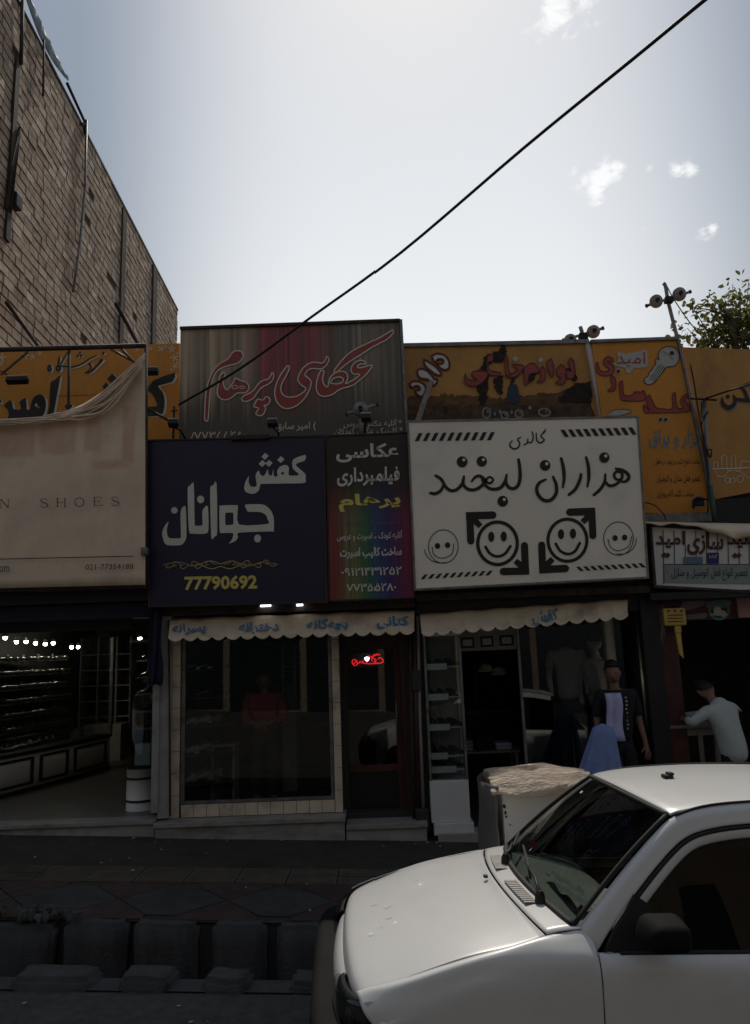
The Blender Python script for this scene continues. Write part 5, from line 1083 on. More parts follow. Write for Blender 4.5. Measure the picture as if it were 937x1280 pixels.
# pipes and rusty posts between the shops
mp = thing('pipe_bundle', at(522, 1035, 8.65), 'rusty pipes and cables bundled between the two awnings', 'pipes')
for x0, x1, r_, m in [(511, 517, .02, 'rust'), (517, 524, .03, 'darkwood'), (521, 529, .022, 'plaster')]:
    mb = MB(); mb.tube([at(x0, 770, 8.70), at(x0 + 3, 900, 8.68), at(x1, 1030, 8.70)], r_, 8); mb.build('pipe', m, mp)
fpart('meter_box', 'dark', mp, 514, 838, 526, 862, 8.6, .06, .008); fpart('base_block', 'rust', mp, 519, 1012, 536, 1040, 8.6, .2, .01)
spart('party_post', 'black', s2, (XC - .06, 8.72, -.1), (XC + .04, 8.86, 2.7))
mb = MB(); mb.tube([at(211, 775, 8.6), at(212, 850, 8.6), at(213, 1020, 8.6)], .012, 6); o = mb.build('drain_pipe', 'rust'); tag(o, 'thin rusty pipe beside the cream tiled pilaster', 'pipe')

# awnings
def awning(tl, tr, bl, br, Yt, Yb, label, words, n):
    t = thing('awning', at((tl[0] + tr[0]) / 2, tl[1], Yt), label, 'awning'); rows = []
    m = n * 10
    for k in range(m + 1):
        u = k / m; a = at(tl[0] + (tr[0] - tl[0]) * u, tl[1] + (tr[1] - tl[1]) * u, Yt); sc = abs(math.sin(u * n * math.pi)) ** .8
        by = bl[1] + (br[1] - bl[1]) * u + (sc - .55) * 5; b = at(bl[0] + (br[0] - bl[0]) * u, by, Yb)
        row = []
        for j in range(8):
            q = j / 7; p = a.lerp(b, q); p.y += -.018 * math.sin(u * 23 + q * 2) * q - .012 * math.sin(u * 61) * q + .02 * math.sin(q * 3.1); p.z += .006 * math.sin(u * 37) * (1 - q); row.append(p)
        rows.append(row)
    mb = MB(); mb.grid(rows); mod_solid(mb.build('cloth', 'awning', t), .003)
    mb = MB(); mb.tube([at(tl[0] - 1, tl[1] + .5, Yt + .02), at(tr[0] + 1, tr[1] + .5, Yt + .02)], .012, 6); mb.build('top_bar', 'rust', t)
    for s, bx, sl_ in words:
        def fn(X, Y_, tl=tl, tr=tr, bl=bl, br=br):
            u = (X - tl[0]) / (tr[0] - tl[0]); ty = tl[1] + (tr[1] - tl[1]) * u; by = bl[1] + (br[1] - bl[1]) * u; q = max(0, min(1.2, (Y_ - ty) / (by - ty)))
            p = at(X, Y_, Yt + (Yb - Yt) * q); return p + Vector((0, -.018 * math.sin(u * 23 + q * 2) * q - .012 * math.sin(u * 61) * q + .02 * math.sin(q * 3.1) - .022, 0))
        text(s, bx, Yb, 'awnblue', t, bold=.03, slope=sl_, fn=fn)
    return t
def b2p(x0, y0, x1, y1): return (190 + x0 / 2.756, 740 + y0 / 2.756, 190 + x1 / 2.756, 740 + y1 / 2.756)
awning((212, 774), (517, 763), (211, 800), (517, 791), 8.62, 8.34, 'cream awning over the tiled window with four blue printed words', [('پسرانه', b2p(72, 108, 186, 152), -.03), ('دخترانه', b2p(300, 104, 438, 146), -.03), ('بچه‌گانه', b2p(534, 92, 676, 138), -.03), ('کتانی', b2p(772, 84, 882, 126), -.03)], 17)
awning((524, 768), (784, 749), (526, 794), (785, 772), 8.62, 8.32, 'creased cream awning over the gallery with one blue printed word', [('کفش', (664, 762, 696, 782), -.07)], 14)

# ------------------------------------------------------------------ shop 3: gallery
ZF3 = .05
s3 = shell('gallery_shop', 'dark clothes gallery with open doorway and display glass', XC, XD, ZF3)
fpart('beam', 'rust', s3, 519, 737, 812, 746, 8.55, .25); fpart('shutter_box', 'black', s3, 519, 746, 812, 768, 8.7, .09)
spart('step', 'plaster', s3, (XC + .05, 8.5, -.4), (XD, FY - .002, ZF3 - .01))
fpart('fascia', 'plaster', s3, 566, 786, 648, 813, 9.05, .05)
for x0, x1 in ((575, 592), (600, 616), (624, 641)):
    t = thing('picture_frame', at((x0 + x1) / 2, 809, 9.02), {575: 'leftmost small black framed picture above the gallery doorway', 600: 'middle small black framed picture above the gallery doorway', 624: 'rightmost small black framed picture above the gallery doorway'}[x0], 'picture', 'framed pictures above the doorway')
    sl_ = -(x0 - 575) * .06
    fpart('frame', 'black', t, x0, 797 + sl_, x1, 810 + sl_, 9.035, .02, .004); fpart('picture', 'pale', t, x0 + 2.5, 799.5 + sl_, x1 - 2.5, 807.5 + sl_, 9.028, .005)
# white glazed cabinet on the left of the doorway
cb = thing('display_cabinet', at(562, 1034, 8.66), 'tall glazed shoe cabinet with a plain white base beside the doorway', 'cabinet')
xg0, xg1 = at(535, 950, 8.62).x, at(583, 950, 8.62).x; zg0, zg1, zg2 = at(560, 1028, 8.62).z, at(560, 975, 8.62).z, at(556, 795, 8.62).z
spart('plinth', 'white', cb, (xg0 + .02, 8.56, zg0 - .12), (xg1 + .03, 9.0, zg0), .006); spart('base', 'white', cb, (xg0, 8.6, zg0 + .002), (xg1, 9.0, zg1), .006)
spart('corner_post', 'steel', cb, (xg0, 8.6, zg1 + .001), (xg0 + .025, 8.63, zg2)); spart('corner_post', 'steel', cb, (xg1 - .025, 8.6, zg1 + .001), (xg1, 8.63, zg2)); spart('corner_post', 'white', cb, (xg0, 8.97, zg1 + .001), (xg0 + .025, 9.0, zg2)); spart('corner_post', 'white', cb, (xg1 - .025, 8.97, zg1 + .001), (xg1, 9.0, zg2))
spart('glass_front', 'shopglass', cb, (xg0 + .026, 8.612, zg1 + .001), (xg1 - .026, 8.618, zg2 - .03)); spart('glass_side', 'shopglass', cb, (xg1 - .016, 8.631, zg1 + .001), (xg1 - .010, 8.969, zg2 - .03)); spart('top', 'white', cb, (xg0, 8.6, zg2 + .001), (xg1, 9.0, zg2 + .04))
spart('back', 'plaster', cb, (xg0 + .026, 8.985, zg1 + .001), (xg1 - .026, 8.995, zg2))
for y, xr_ in ((833, .62), (871, .62), (909, .62), (945, .5), (962, .75)):
    z = at(556, y, 8.62).z; spart('shelf', 'white', cb, (xg0 + .03, 8.64, z - .012), (xg0 + .03 + (xg1 - xg0 - .06) * .98, 8.96, z)); spart('shelf_sign', 'white', cb, (xg0 + .03, 8.625, z - .035), (xg0 + .03 + (xg1 - xg0 - .06) * xr_, 8.634, z + .035))
    for j in range(3): put_shoe((xg0 + .1 + .12 * j, 8.78, z + .001), R(200 + 10 * j), 0, 'dark shoe in the glazed cabinet by the doorway on its ' + {833: 'topmost', 871: 'second', 909: 'third', 945: 'fourth', 962: 'lowest'}[y] + ' shelf', 'shoes in the glazed cabinet', 1.0)
# display glass on the right of the doorway
xv0, xv1 = at(655, 900, 8.8).x, at(786, 900, 8.8).x
spart('glass_front', 'shopglass', s3, (xv0, 8.80, ZF3 + .5), (xv1, 8.806, ZC)); spart('glass_post', 'steel', s3, (xv0 - .03, 8.78, ZF3), (xv0 - .001, 8.83, ZC)); spart('glass_base', 'plaster', s3, (xv0, 8.79, ZF3), (xv1, 9.0, ZF3 + .498))
spart('pale_pillar', 'plaster', s3, (at(760, 850, 8.95).x, 8.95, ZF3 + .5), (at(772, 850, 8.95).x, 9.05, ZC)); spart('party_post', 'black', s3, (XD - .1, 8.66, -.3), (XD + .1, 8.79, 2.7))
cnt = thing('counter', (1.5, 11.5, ZF3), 'dark wooden counter deep inside the gallery', 'counter')
spart('front', 'darkwood', cnt, (.9, 11.6, ZF3 + .001), (1.9, 11.64, ZF3 + .98)); spart('top', 'wood', cnt, (.85, 11.55, ZF3 + .985), (1.95, 12.2, ZF3 + 1.02)); spart('drawer', 'brownred', cnt, (1.0, 11.585, ZF3 + .5), (1.4, 11.599, ZF3 + .75))
for px, py, lb in [(606, 836, 'left pale cap hanging inside the gallery doorway'), (622, 840, 'right pale cap hanging inside the gallery doorway')]:  # two pale caps on strings, each a crown with a visor
    c = at(px, py, 10.2); t = thing('hanging_cap', c, lb, 'hat', 'hats hanging in the gallery doorway'); mb = MB(); mb.lathe(c, [(.10, -.03), (.10, .0), (.075, .05), (.02, .07)], n=14); mb.build('crown', 'offwhite', t)
    mb = MB(); mb.bevbox(c + Vector((-.04, -.12, -.028)), (.16, .12, .012), .005); mb.build('visor', 'offwhite', t); mb = MB(); mb.tube([c + Vector((0, 0, .07)), Vector((c.x, c.y, ZC))], .004, 4); mb.build('string', 'wire', t)
rp2 = at(660, 940, 9.6); rb = thing('red_panel', (rp2.x, 9.6, ZF3), 'narrow dark red panel standing by the gallery doorway', 'panel'); spart('board', 'brownred', rb, (rp2.x - .04, 9.6, ZF3 + .002), (rp2.x + .04, 9.64, ZF3 + 1.3)); spart('foot', 'black', rb, (rp2.x - .1, 9.56, ZF3), (rp2.x + .1, 9.68, ZF3 + .0015))
tb_ = thing('display_table', (1.35, 10.1, ZF3), 'low wooden table with folded garments inside the gallery doorway', 'table')
spart('top', 'wood', tb_, (.95, 9.9, ZF3 + .62), (1.75, 10.4, ZF3 + .65), .006)
for sx in (.98, 1.68):
    for sy in (9.93, 10.33): spart('leg', 'wood', tb_, (sx, sy, ZF3 + .001), (sx + .04, sy + .04, ZF3 + .619))
for k, (gx, m_, n_) in enumerate([(1.05, 'greycloth', 3), (1.30, 'jeans', 4), (1.55, 'lavender', 2)]):
    for j in range(n_):
        mb = MB(); mb.bevbox((gx, 10.12, ZF3 + .672 + j * .044), (.21, .30, .04), .016); tag(mb.build('folded_garment', m_), ('pale grey', 'dark blue', 'lavender')[k] + ' folded garment ' + ('lying lowest', 'lying second', 'lying third', 'lying on top')[j if j < n_ - 1 else 3] + ' in its stack on the gallery table', 'garment', 'folded garments on the table')
cs2 = thing('wall_shelf', (XC + .35, 11.0, ZF3), 'tall side shelf with pale boxes inside the gallery', 'shelf')
for k in range(5):
    spart('shelf', 'plaster', cs2, (XC + .075, 10.6, ZF3 + .4 + k * .42), (XC + .5, 12.0, ZF3 + .42 + k * .42))
    for j in range(4): mb = MB(); mb.bevbox((XC + .28, 10.8 + j * .32, ZF3 + .49 + k * .42), (.30, .22, .13), .006); tag(mb.build('carton', ('plaster', 'greycloth', 'teal', 'dimprint')[(j + k) % 4]), ('pale', 'grey', 'teal', 'dark grey')[(j + k) % 4] + ' carton on the ' + ('lowest', 'second', 'third', 'fourth', 'topmost')[k] + ' side shelf inside the gallery', 'carton', 'cartons on the gallery side shelf')
rk = thing('clothes_rail', (1.35, 12.6, ZF3), 'clothes rail with dark garments inside the gallery', 'clothes rail')
mb = MB(); mb.tube([(.8, 12.7, ZF3), (.8, 12.7, 1.75), (1.9, 12.7, 1.75), (1.9, 12.7, ZF3)], .015, 6); mb.build('rail', 'steel', rk)
for k in range(8):
    x = .9 + k * .125; mb = MB(); mb.grid([[Vector((x + .05 * math.sin(a + k), 12.7 + (.20 - .1 * (z < 1)) * math.cos(a), z)) for a in [2 * math.pi * j / 8 for j in range(9)]] for z in (.75, 1.2, 1.55, 1.70)]); o = mb.build('garment', ('blackcloth', 'greycloth', 'jeans', 'darkwood')[k % 4], rk)

# ------------------------------------------------------------------ shop 4: key cutter
ZF4 = .02
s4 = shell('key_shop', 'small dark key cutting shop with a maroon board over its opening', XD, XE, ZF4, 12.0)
fpart('fascia', 'brownred', s4, 822, 748, 925, 775, 8.78, .06); fpart('beam', 'black', s4, 812, 738, 1000, 747, 8.5, .3); fpart('pink_panel', 'pink', s4, 921, 744, 990, 771, 8.74, .035)
for p in [[(853, 752), (880, 751), (878, 757), (866, 761), (850, 764)], [(882, 752), (912, 750), (910, 758), (886, 762)], [(850, 770), (882, 766), (880, 773), (852, 774)]]:
    i = Ink(8.775); i.shape(p, n=2); i.build('sticker', 'dimprint', s4)
i = Ink(8.772); i.ring(898, 763, 12, 11, 3); i.build('round_sticker', 'tealprint', s4); i = Ink(8.770); i.oval(896, 764, 5, 6); i.oval(903, 767, 4, 4); i.line([(888, 768, 2), (908, 768, 2)]); i.build('round_sticker', 'pale', s4)
spart('side_post', 'brownred', s4, (XD + .12, 8.74, -.4), (XD + .32, 8.86, ZC)); spart('step', 'plaster', s4, (XD + .1, 8.55, -.5), (XE, FY - .003, ZF4 - .01)); 
rows = []
for k in range(9):
    x = 818 + 10 * k / 8; rows.append([at(x + 3 * math.sin(j * .6), 752 + 86 * j / 9 + (4 if k % 2 else 0), 8.7 - .03 * math.sin(k * 1.3 + j * .5)) for j in range(10)])
mb = MB(); mb.grid(rows); o = mod_solid(mb.build('hanging_curtain', 'dimprint')); tag(o, 'dull curled plastic curtain hanging left of the key shop opening', 'curtain')
kb = thing('key_board', at(846, 790, 8.6), 'big yellow key shaped board hanging above the key shop opening', 'key sign')
fpart('key_head', 'brass', kb, 829, 760, 857, 782, 8.6, .05, .02); fpart('key_collar', 'brass', kb, 843, 782.5, 851, 791, 8.61, .03, .006)
mb = MB(); mb.quadbox([at(x, y, 8.61) for x, y in [(854, 823), (849, 818), (844, 792), (850, 791)]], (0, .03, 0)); recalc(mb.build('key_blade', 'brass', kb))
for x in (835, 843, 851): i = Ink(8.592); i.shape([(x - 2, 763), (x + 2, 762), (x, 766)], smooth=False); i.build('key_mark', 'black', kb)
for y in (769, 773, 777): i = Ink(8.592); i.line([(834, y, 1), (853, y - .5, 1)]); i.build('key_mark', 'darkwood', kb)
mb = MB(); mb.tube([at(843, 760, 8.62), at(842, 748, 8.66)], .006, 5); mb.build('hanging_wire', 'wire', kb)
kr = thing('key_rack', at(832, 830, 8.9), 'rack of hanging key blanks at the left of the key shop', 'rack')
mb = MB(); fbox(mb, 824, 795, 845, 840, 8.95, .02); mb.build('backing', 'dark', kr)
for r_ in range(9):
    mb = MB()
    for k in range(5): fbox(mb, 826 + k * 3.6, 797 + r_ * 4.6, 827.4 + k * 3.6, 800 + r_ * 4.6, 8.93, .008)
    tag(mb.build('key_blank_row', 'pale', kr), kind='stuff')
lp = thing('desk_lamp', at(824, 843, 8.8), 'small bright lamp glowing at the left of the key shop', 'lamp'); mb = MB(); mb.lathe(at(823, 843, 8.8), [(.015, -.04), (.03, -.03), (.03, .025), (.01, .035)], n=10); mb.build('bulb', 'lamp', lp)
mb = MB(); mb.tube([at(816, 842, 8.85), at(820, 838, 8.82), at(823, 838, 8.8)], .012, 6); mb.build('arm', 'black', lp)
ct = thing('work_bench', at(850, 950, 8.75), 'worn grey work bench at the front of the key shop', 'bench')
zt_ = at(845, 907, 8.72).z; xb0, xb1 = at(818, 910, 8.72).x, at(900, 910, 8.72).x
spart('top', 'wood', ct, (xb0, 8.72, zt_ - .035), (xb1, 9.3, zt_), .006); spart('apron', 'wood', ct, (xb0 + .03, 8.75, zt_ - .12), (xb1 - .03, 8.78, zt_ - .036))
for x in (xb0 + .04, (xb0 + xb1) / 2 - .12, xb1 - .06):
    for y in (8.76, 9.24): spart('leg', 'wood', ct, (x, y, ZF4), (x + .06, y + .05, zt_ - .036))

# ------------------------------------------------------------------ the white car
ca = R(3.0); sg = math.atan(-GS)
ex = Vector((math.cos(ca), math.sin(ca), -math.tan(sg))).normalized(); ey = Vector((-math.sin(ca), math.cos(ca), 0)); ey = (ey - ex * ex.dot(ey)).normalized(); ez = ex.cross(ey)
CO = Vector((.5, 4.2, -.14 + GS * .5))
car = thing('parked_car', (0, 0, 0), 'white hatchback parked by the kerb with black mirror and spotted hood', 'car')
car.matrix_world = Matrix(((ex.x, ey.x, ez.x, CO.x), (ex.y, ey.y, ez.y, CO.y), (ex.z, ey.z, ez.z, CO.z), (0, 0, 0, 1)))
def cbuild(mb, name, mat, par=car, flip=False):
    me = bpy.data.meshes.new(name); me.from_pydata(mb.v, [], mb.f); me.polygons.foreach_set('use_smooth', mb.smooth); me.materials.append(MT[mat]); me.update()
    o = bpy.data.objects.new(name, me); COL.objects.link(o); o.parent = par; return o
def cgrid(rows, name, mat, su=4, sv=4, th=.004, par=car):
    mb = MB(); mb.grid(patch(rows, su, sv)); o = cbuild(mb, name, mat, par); recalc(o)
    if th: mod_solid(o, th)
    return o
def V(*a): return Vector(a)
def mir(rows): return [[V(p.x, -p.y, p.z) for p in r] for r in rows]
def plan_cowl(y): return .10 - .085 * (1 - (y / .72) ** 2)           # hood seam, bows forward
def plan_ws(y): return .235 - .10 * (1 - (y / .69) ** 2)             # foot of the windscreen
def zc(y, k=.03): return k * (1 - (y / .74) ** 2)
# hood
ys = [-.735, -.70, -.55, -.28, 0, .28, .55, .70, .735]
def hood_w(x): return .735 if x > -.45 else .735 - .05 * ((-.45 - x) / .3) ** 2
prof = [(-.775, .685), (-.755, .735), (-.70, .765), (-.60, .80), (-.45, .848), (-.25, .896), (-.05, .932), (0, .955)]
rows = []
for n_, (x, z) in enumerate(prof):
    r_ = []
    for y in ys:
        q = y / .735; xx = x + (.035 * q * q if n_ < 5 else 0) + (.02 * abs(q) ** 6 if n_ < 4 else 0)
        yy = q * (hood_w(x) - (.03 if n_ == 7 else .012 if n_ == 6 else 0))
        zz = z + zc(y, .032) - .012 * abs(q) ** 8
        if n_ == 7: xx = plan_cowl(yy) - .006; zz = .955 + zc(y, .034)
        r_.append(V(xx, yy, zz))
    rows.append(r_)
hood = cgrid(rows, 'hood', 'paint', 4, 4, .006)
# cowl panel between hood and glass
rows = [[V(plan_cowl(y) + .004, y, .956 + zc(y, .034)) for y in (-.70, -.5, -.25, 0, .25, .5, .70)], [V((plan_cowl(y) + plan_ws(y)) / 2, y, .969 + zc(y, .034)) for y in (-.70, -.5, -.25, 0, .25, .5, .70)], [V(plan_ws(y) + .015, y, .978 + zc(y, .034)) for y in (-.70, -.5, -.25, 0, .25, .5, .70)]]
cowl = cgrid(rows, 'cowl', 'paint', 3, 4, .005)
for y0, y1 in ((-.42, -.10), (.10, .42)):
    m1 = MB()
    for k in range(13):
        y = y0 + (y1 - y0) * k / 12; x = (plan_cowl(y) + plan_ws(y)) / 2; m1.box((x - .002, y, .974 + zc(y, .034)), (.062, .007, .004))
    cbuild(m1, 'vent_grille', 'black', cowl)
    m1 = MB(); 
    for k in range(12):
        y = y0 + (y1 - y0) * (k + .5) / 12; x = (plan_cowl(y) + plan_ws(y)) / 2; m1.box((x - .002, y, .976 + zc(y, .034)), (.064, .016, .004))
    cbuild(m1, 'vent_grille', 'pale', cowl)
# fenders, front doors, rear quarters
def side_rows(xs, full=True):
    rows = []
    for x in xs:
        w = hood_w(x); zt = .665 + .09 if x < -.7 else None
        # top edge follows the hood edge up to the scuttle and then the belt line
        if x <= .1: t = (x + .72) / .82; ze = .752 + .205 * (t ** .82 if t > 0 else 0) - .014 * max(0, min(1, (-.25 - x) / .3)); ye = -w - .004 + .030 * max(0, min(1, (x + .2) / .28)) ** 1.5
        else: ze = .957 + (x - .1) * .10 if x < .26 else .935; ye = -.70 if x < .26 else -.725
        nose = max(0, (-.55 - x) / .25); ins = .07 * nose ** 2
        rows.append([V(x, ye, ze), V(x, min(-.738, ye - .028) + ins * .3, min(ze - .010, .938 if x < .26 else .912)), V(x, -.785 + ins * .6, min(ze - .055, .885 if x < .26 else .862)), V(x, -.803 + ins, .79 if ze > .86 else ze - .11), V(x, -.808 + ins, .66), V(x, -.812 + ins, .56), V(x, -.80 + ins, .42), V(x, -.775 + ins, .24)])
    return rows
tsx = [0, .05, .12, .22, .34, .48, .62, .76, .88, .95, 1]
front = [-.722, -.715, -.695, -.655, -.63, -.62, -.62, -.62]
cols = []
for k in range(8):
    xk = [front[k] + (.30 - front[k]) * t for t in tsx]; rk = side_rows(xk); col = []
    for r_, x in zip(rk, xk):
        p = r_[k].copy(); d = math.sqrt(max(0, .31 ** 2 - (x + .19) ** 2))
        if d > 0 and k >= 5: p.z = max(p.z, .27 + d + (7 - k) * .012)
        col.append(p)
    cols.append(col)
rows = [[cols[k][n_] for k in range(8)] for n_ in range(len(tsx))]
for s in (0, 1):
    f_ = cgrid(rows if s == 0 else mir(rows), 'fender', 'paint', 4, 4, .006)
xd = [.306, .36, .5, .8, 1.1, 1.34]
dr_ = []
for x in xd:
    dr_.append([V(x, -.738, .897), V(x, -.760, .893), V(x, -.788, .855), V(x, -.803, .78), V(x, -.808, .66), V(x, -.812, .56), V(x, -.80, .42), V(x, -.775, .24)])
doors = [cgrid(dr_ if s == 0 else mir(dr_), 'door', 'paint', 3, 4, .006) for s in (0, 1)]
qd = []
for x in [1.348, 1.6, 1.9, 2.2, 2.5, 2.75, 2.86]:
    tp = max(0, (x - 2.4) / .46); qd.append([V(x, -.738 + .10 * tp, .90), V(x, -.760 + .1 * tp, .893), V(x, -.788 + .1 * tp, .855), V(x, -.803 + .1 * tp, .78), V(x, -.808 + .1 * tp, .66), V(x, -.812 + .1 * tp, .56), V(x, -.80 + .1 * tp, .42), V(x, -.775 + .1 * tp, .24)])
for s in (0, 1): cgrid(qd if s == 0 else mir(qd), 'rear_quarter', 'paint', 3, 4, .006)
m1 = MB(); m1.bevbox((2.86, 0, .62), (.12, 1.46, .62), .04); cbuild(m1, 'tailgate', 'paint')
m1 = MB(); m1.bevbox((2.93, 0, .42), (.16, 1.56, .24), .05); cbuild(m1, 'bumper', 'plastic')
# windscreen
def wst(y): return .735 - .05 * (1 - (y / .56) ** 2)
rows = []
for q in (0, .25, .5, .75, 1):
    r_ = []
    for u in (-1, -.8, -.4, 0, .4, .8, 1):
        yb, yt = .672 * u, .545 * u; a = V(plan_ws(yb), yb, .978 + zc(yb, .034)); b = V(wst(yt), yt, 1.418 + .022 * (1 - u * u)); p = a.lerp(b, q); p.z += .022 * math.sin(math.pi * q); r_.append(p)
    rows.append(r_)
ws = cgrid(rows, 'windscreen', 'carglass', 3, 3, 0)
def border(rows, k): return [r_[k] for r_ in rows]
WS = patch(rows, 3, 3)
for P, r_ in ((WS[0], .016), (WS[-1], .012), ([q[0] for q in WS], .011), ([q[-1] for q in WS], .011)):
    m1 = MB(); m1.tube([p + V(-.003, 0, .002) for p in P], r_, 6); cbuild(m1, 'windscreen_seal', 'rubber', ws)
# roof
xr = [.74, .80, 1.0, 1.4, 1.9, 2.25, 2.34]
rows = []
for n_, x in enumerate(xr):
    r_ = []
    ze = [1.425, 1.443, 1.470, 1.490, 1.485, 1.46, 1.435][n_]
    for u in (-1, -.9, -.6, 0, .6, .9, 1):
        y = .555 * u; xx = x - (.05 * (1 - u * u) if n_ < 2 else 0); r_.append(V(xx, y, ze + .030 * (1 - u * u) - (.006 if abs(u) == 1 else 0)))
    rows.append(r_)
roof = cgrid(rows, 'roof', 'paint', 4, 4, .006)
# pillars and cant rails: A pillar sweeps up and becomes the roof side
path = [V(.245, -.700, .965), V(.36, -.672, 1.075), V(.50, -.638, 1.205), V(.64, -.604, 1.325), V(.76, -.582, 1.408), V(.90, -.572, 1.445), V(1.1, -.568, 1.465), V(1.5, -.566, 1.482), V(1.95, -.568, 1.475), V(2.28, -.575, 1.43)]
rows = []
for n_, p in enumerate(path):
    pr = n_ / 9.; d = (path[min(n_ + 1, 9)] - path[max(n_ - 1, 0)]).normalized()
    dn = V(d.z, 0, -d.x)                      # in plan of the side: outwards-down direction across the pillar
    w = [.075, .062, .056, .054, .056, .052, .05, .05, .05, .05][n_]
    inn = p + V(0, .022, .010)
    rows.append([inn + V(0, .02, -.012), inn, p + V(0, -.006, .004) + dn * w * .25, p + V(0, -.020, -.006) + dn * w * .7, p + V(0, -.030, -.016) + dn * w * 1.05, p + V(0, -.024, -.02) + dn * w * 1.12])
for s in (0, 1): cgrid(rows if s == 0 else mir(rows), 'pillar', 'paint', 4, 3, 0)
gut = [p + V(0, .016, .014) for p in path[4:]]
for s in (1, -1):
    m1 = MB(); m1.tube(catmull([V(p.x, p.y * s, p.z) for p in gut], 4), .007, 6); cbuild(m1, 'roof_gutter', 'rubber', roof)
# door frame above the belt, window glass
fr_o = []
for n_, p in enumerate(path[:8]):
    d = (path[min(n_ + 1, 9)] - path[max(n_ - 1, 0)]).normalized(); dn = V(d.z, 0, -d.x); w = [.075, .062, .056, .054, .056, .052, .05, .05][n_]
    fr_o.append((p + V(0, -.034, -.018) + dn * (w * 1.12 + .012), dn))
fr_o[0] = (V(.405, -.742, .908), V(.8, 0, -.6)); 
fr_o = [(V(.345, -.742, .912), fr_o[1][1])] + fr_o[1:]
for s in (0, 1):
    rows = [[p + V(0, .004, 0), p + dn * .022 + V(0, -.004, 0), p + dn * .046 + V(0, .0, -.0)] for p, dn in fr_o]
    for r_ in rows:
        for p in r_: p.z = max(p.z, .904)
    cgrid(rows if s == 0 else mir(rows), 'window_frame', 'paint', 4, 3, .006, doors[s])
    m1 = MB(); m1.tube(catmull([V(p.x, p.y * (1 if s == 0 else -1), p.z) for p, dn in fr_o], 4), .009, 6); cbuild(m1, 'door_seal', 'rubber', doors[s])
    inner = [p + dn * .050 + V(0, .006, 0) for p, dn in fr_o]
    for p in inner: p.z = max(p.z, .906)
    m1 = MB(); m1.tube(catmull([V(p.x, p.y * (1 if s == 0 else -1), p.z) for p in inner], 4), .008, 6); cbuild(m1, 'window_seal', 'rubber', doors[s])
    pl = catmull(inner, 4); rows = [[V(p.x, p.y, p.z), V(p.x, -.74 + (p.y + .74) * .5, .9 + (p.z - .9) * .5), V(p.x, -.742, .893)] for p in pl if p.x <= 1.36]
    rows.append([V(1.34, rows[-1][0].y, rows[-1][0].z), V(1.34, -.66, 1.16), V(1.34, -.742, .893)])
    m1 = MB(); m1.grid(rows if s == 0 else mir(rows)); cbuild(m1, 'side_window', 'sideglass', doors[s])
    rows = [[V(x, -.742, .893), V(x, -.66, 1.16), V(x, -.585, 1.42 - max(0, x - 2) * .15)] for x in (1.40, 1.7, 2.0, 2.3)]
    m1 = MB(); m1.grid(rows if s == 0 else mir(rows)); cbuild(m1, 'side_window', 'sideglass')
    m1 = MB(); m1.quadbox([V(1.335, -.746, .893), V(1.405, -.746, .893), V(1.405, -.592, 1.43), V(1.335, -.592, 1.43)] if s == 0 else [V(1.405, .746, .893), V(1.335, .746, .893), V(1.335, .592, 1.43), V(1.405, .592, 1.43)], (0, .03 if s == 0 else -.03, 0)); cbuild(m1, 'centre_pillar', 'plastic')
    m1 = MB(); m1.tube([V(.40, (-.752 if s == 0 else .752), .900), V(1.34, (-.752 if s == 0 else .752), .900)], .011, 6); cbuild(m1, 'belt_strip', 'rubber', doors[s])
    m1 = MB(); sgn = -1 if s == 0 else 1
    pts = [V(.335, .752 * sgn, .906), V(.56, .750 * sgn, .908), V(.565, .706 * sgn, 1.075), V(.50, .694 * sgn, 1.115)]
    m1.quadbox(pts if s == 0 else pts[::-1], (0, -.016 * sgn, 0)); recalc(cbuild(m1, 'mirror_sail', 'plastic', doors[s]))
    # mirror: a rounded shell on a short arm
    bm = bmesh.new(); bmesh.ops.create_cube(bm, size=1)
    for v in bm.verts:
        f_ = v.co.x < 0; v.co = V(.545 + v.co.x * (.22 if v.co.y * sgn < 0 else .18) + (.03 if f_ and v.co.z > 0 else 0), (.875 + v.co.y * sgn * .19) * sgn, 1.018 + v.co.z * (.108 if v.co.y * sgn > 0 else .125))
    bmesh.ops.bevel(bm, geom=list(bm.edges), offset=.042, segments=4, affect='EDGES', profile=.5); bm.verts.index_update()
    m1 = MB(); m1.add([v.co.copy() for v in bm.verts], [[v.index for v in f.verts] for f in bm.faces], True); bm.free(); o = cbuild(m1, 'side_mirror', 'bumper', doors[s])
    m1 = MB(); m1.box((.620, .875 * sgn, 1.016), (.012, .13, .08)); cbuild(m1, 'mirror_glass', 'steel', doors[s])
    m1 = MB(); m1.tube([V(.50, .73 * sgn, .965), V(.50, .80 * sgn, .985)], .022, 8); cbuild(m1, 'mirror_arm', 'plastic', doors[s])
    m1 = MB(); m1.bevbox((1.16, .815 * sgn, .80), (.17, .03, .035), .01); cbuild(m1, 'door_handle', 'plastic', doors[s])
m1 = MB(); m1.quadbox([V(2.36, -.54, 1.43), V(2.36, .54, 1.43), V(2.80, .66, .93), V(2.80, -.66, .93)], V(-.02, 0, -.01)); cbuild(m1, 'rear_window', 'sideglass')
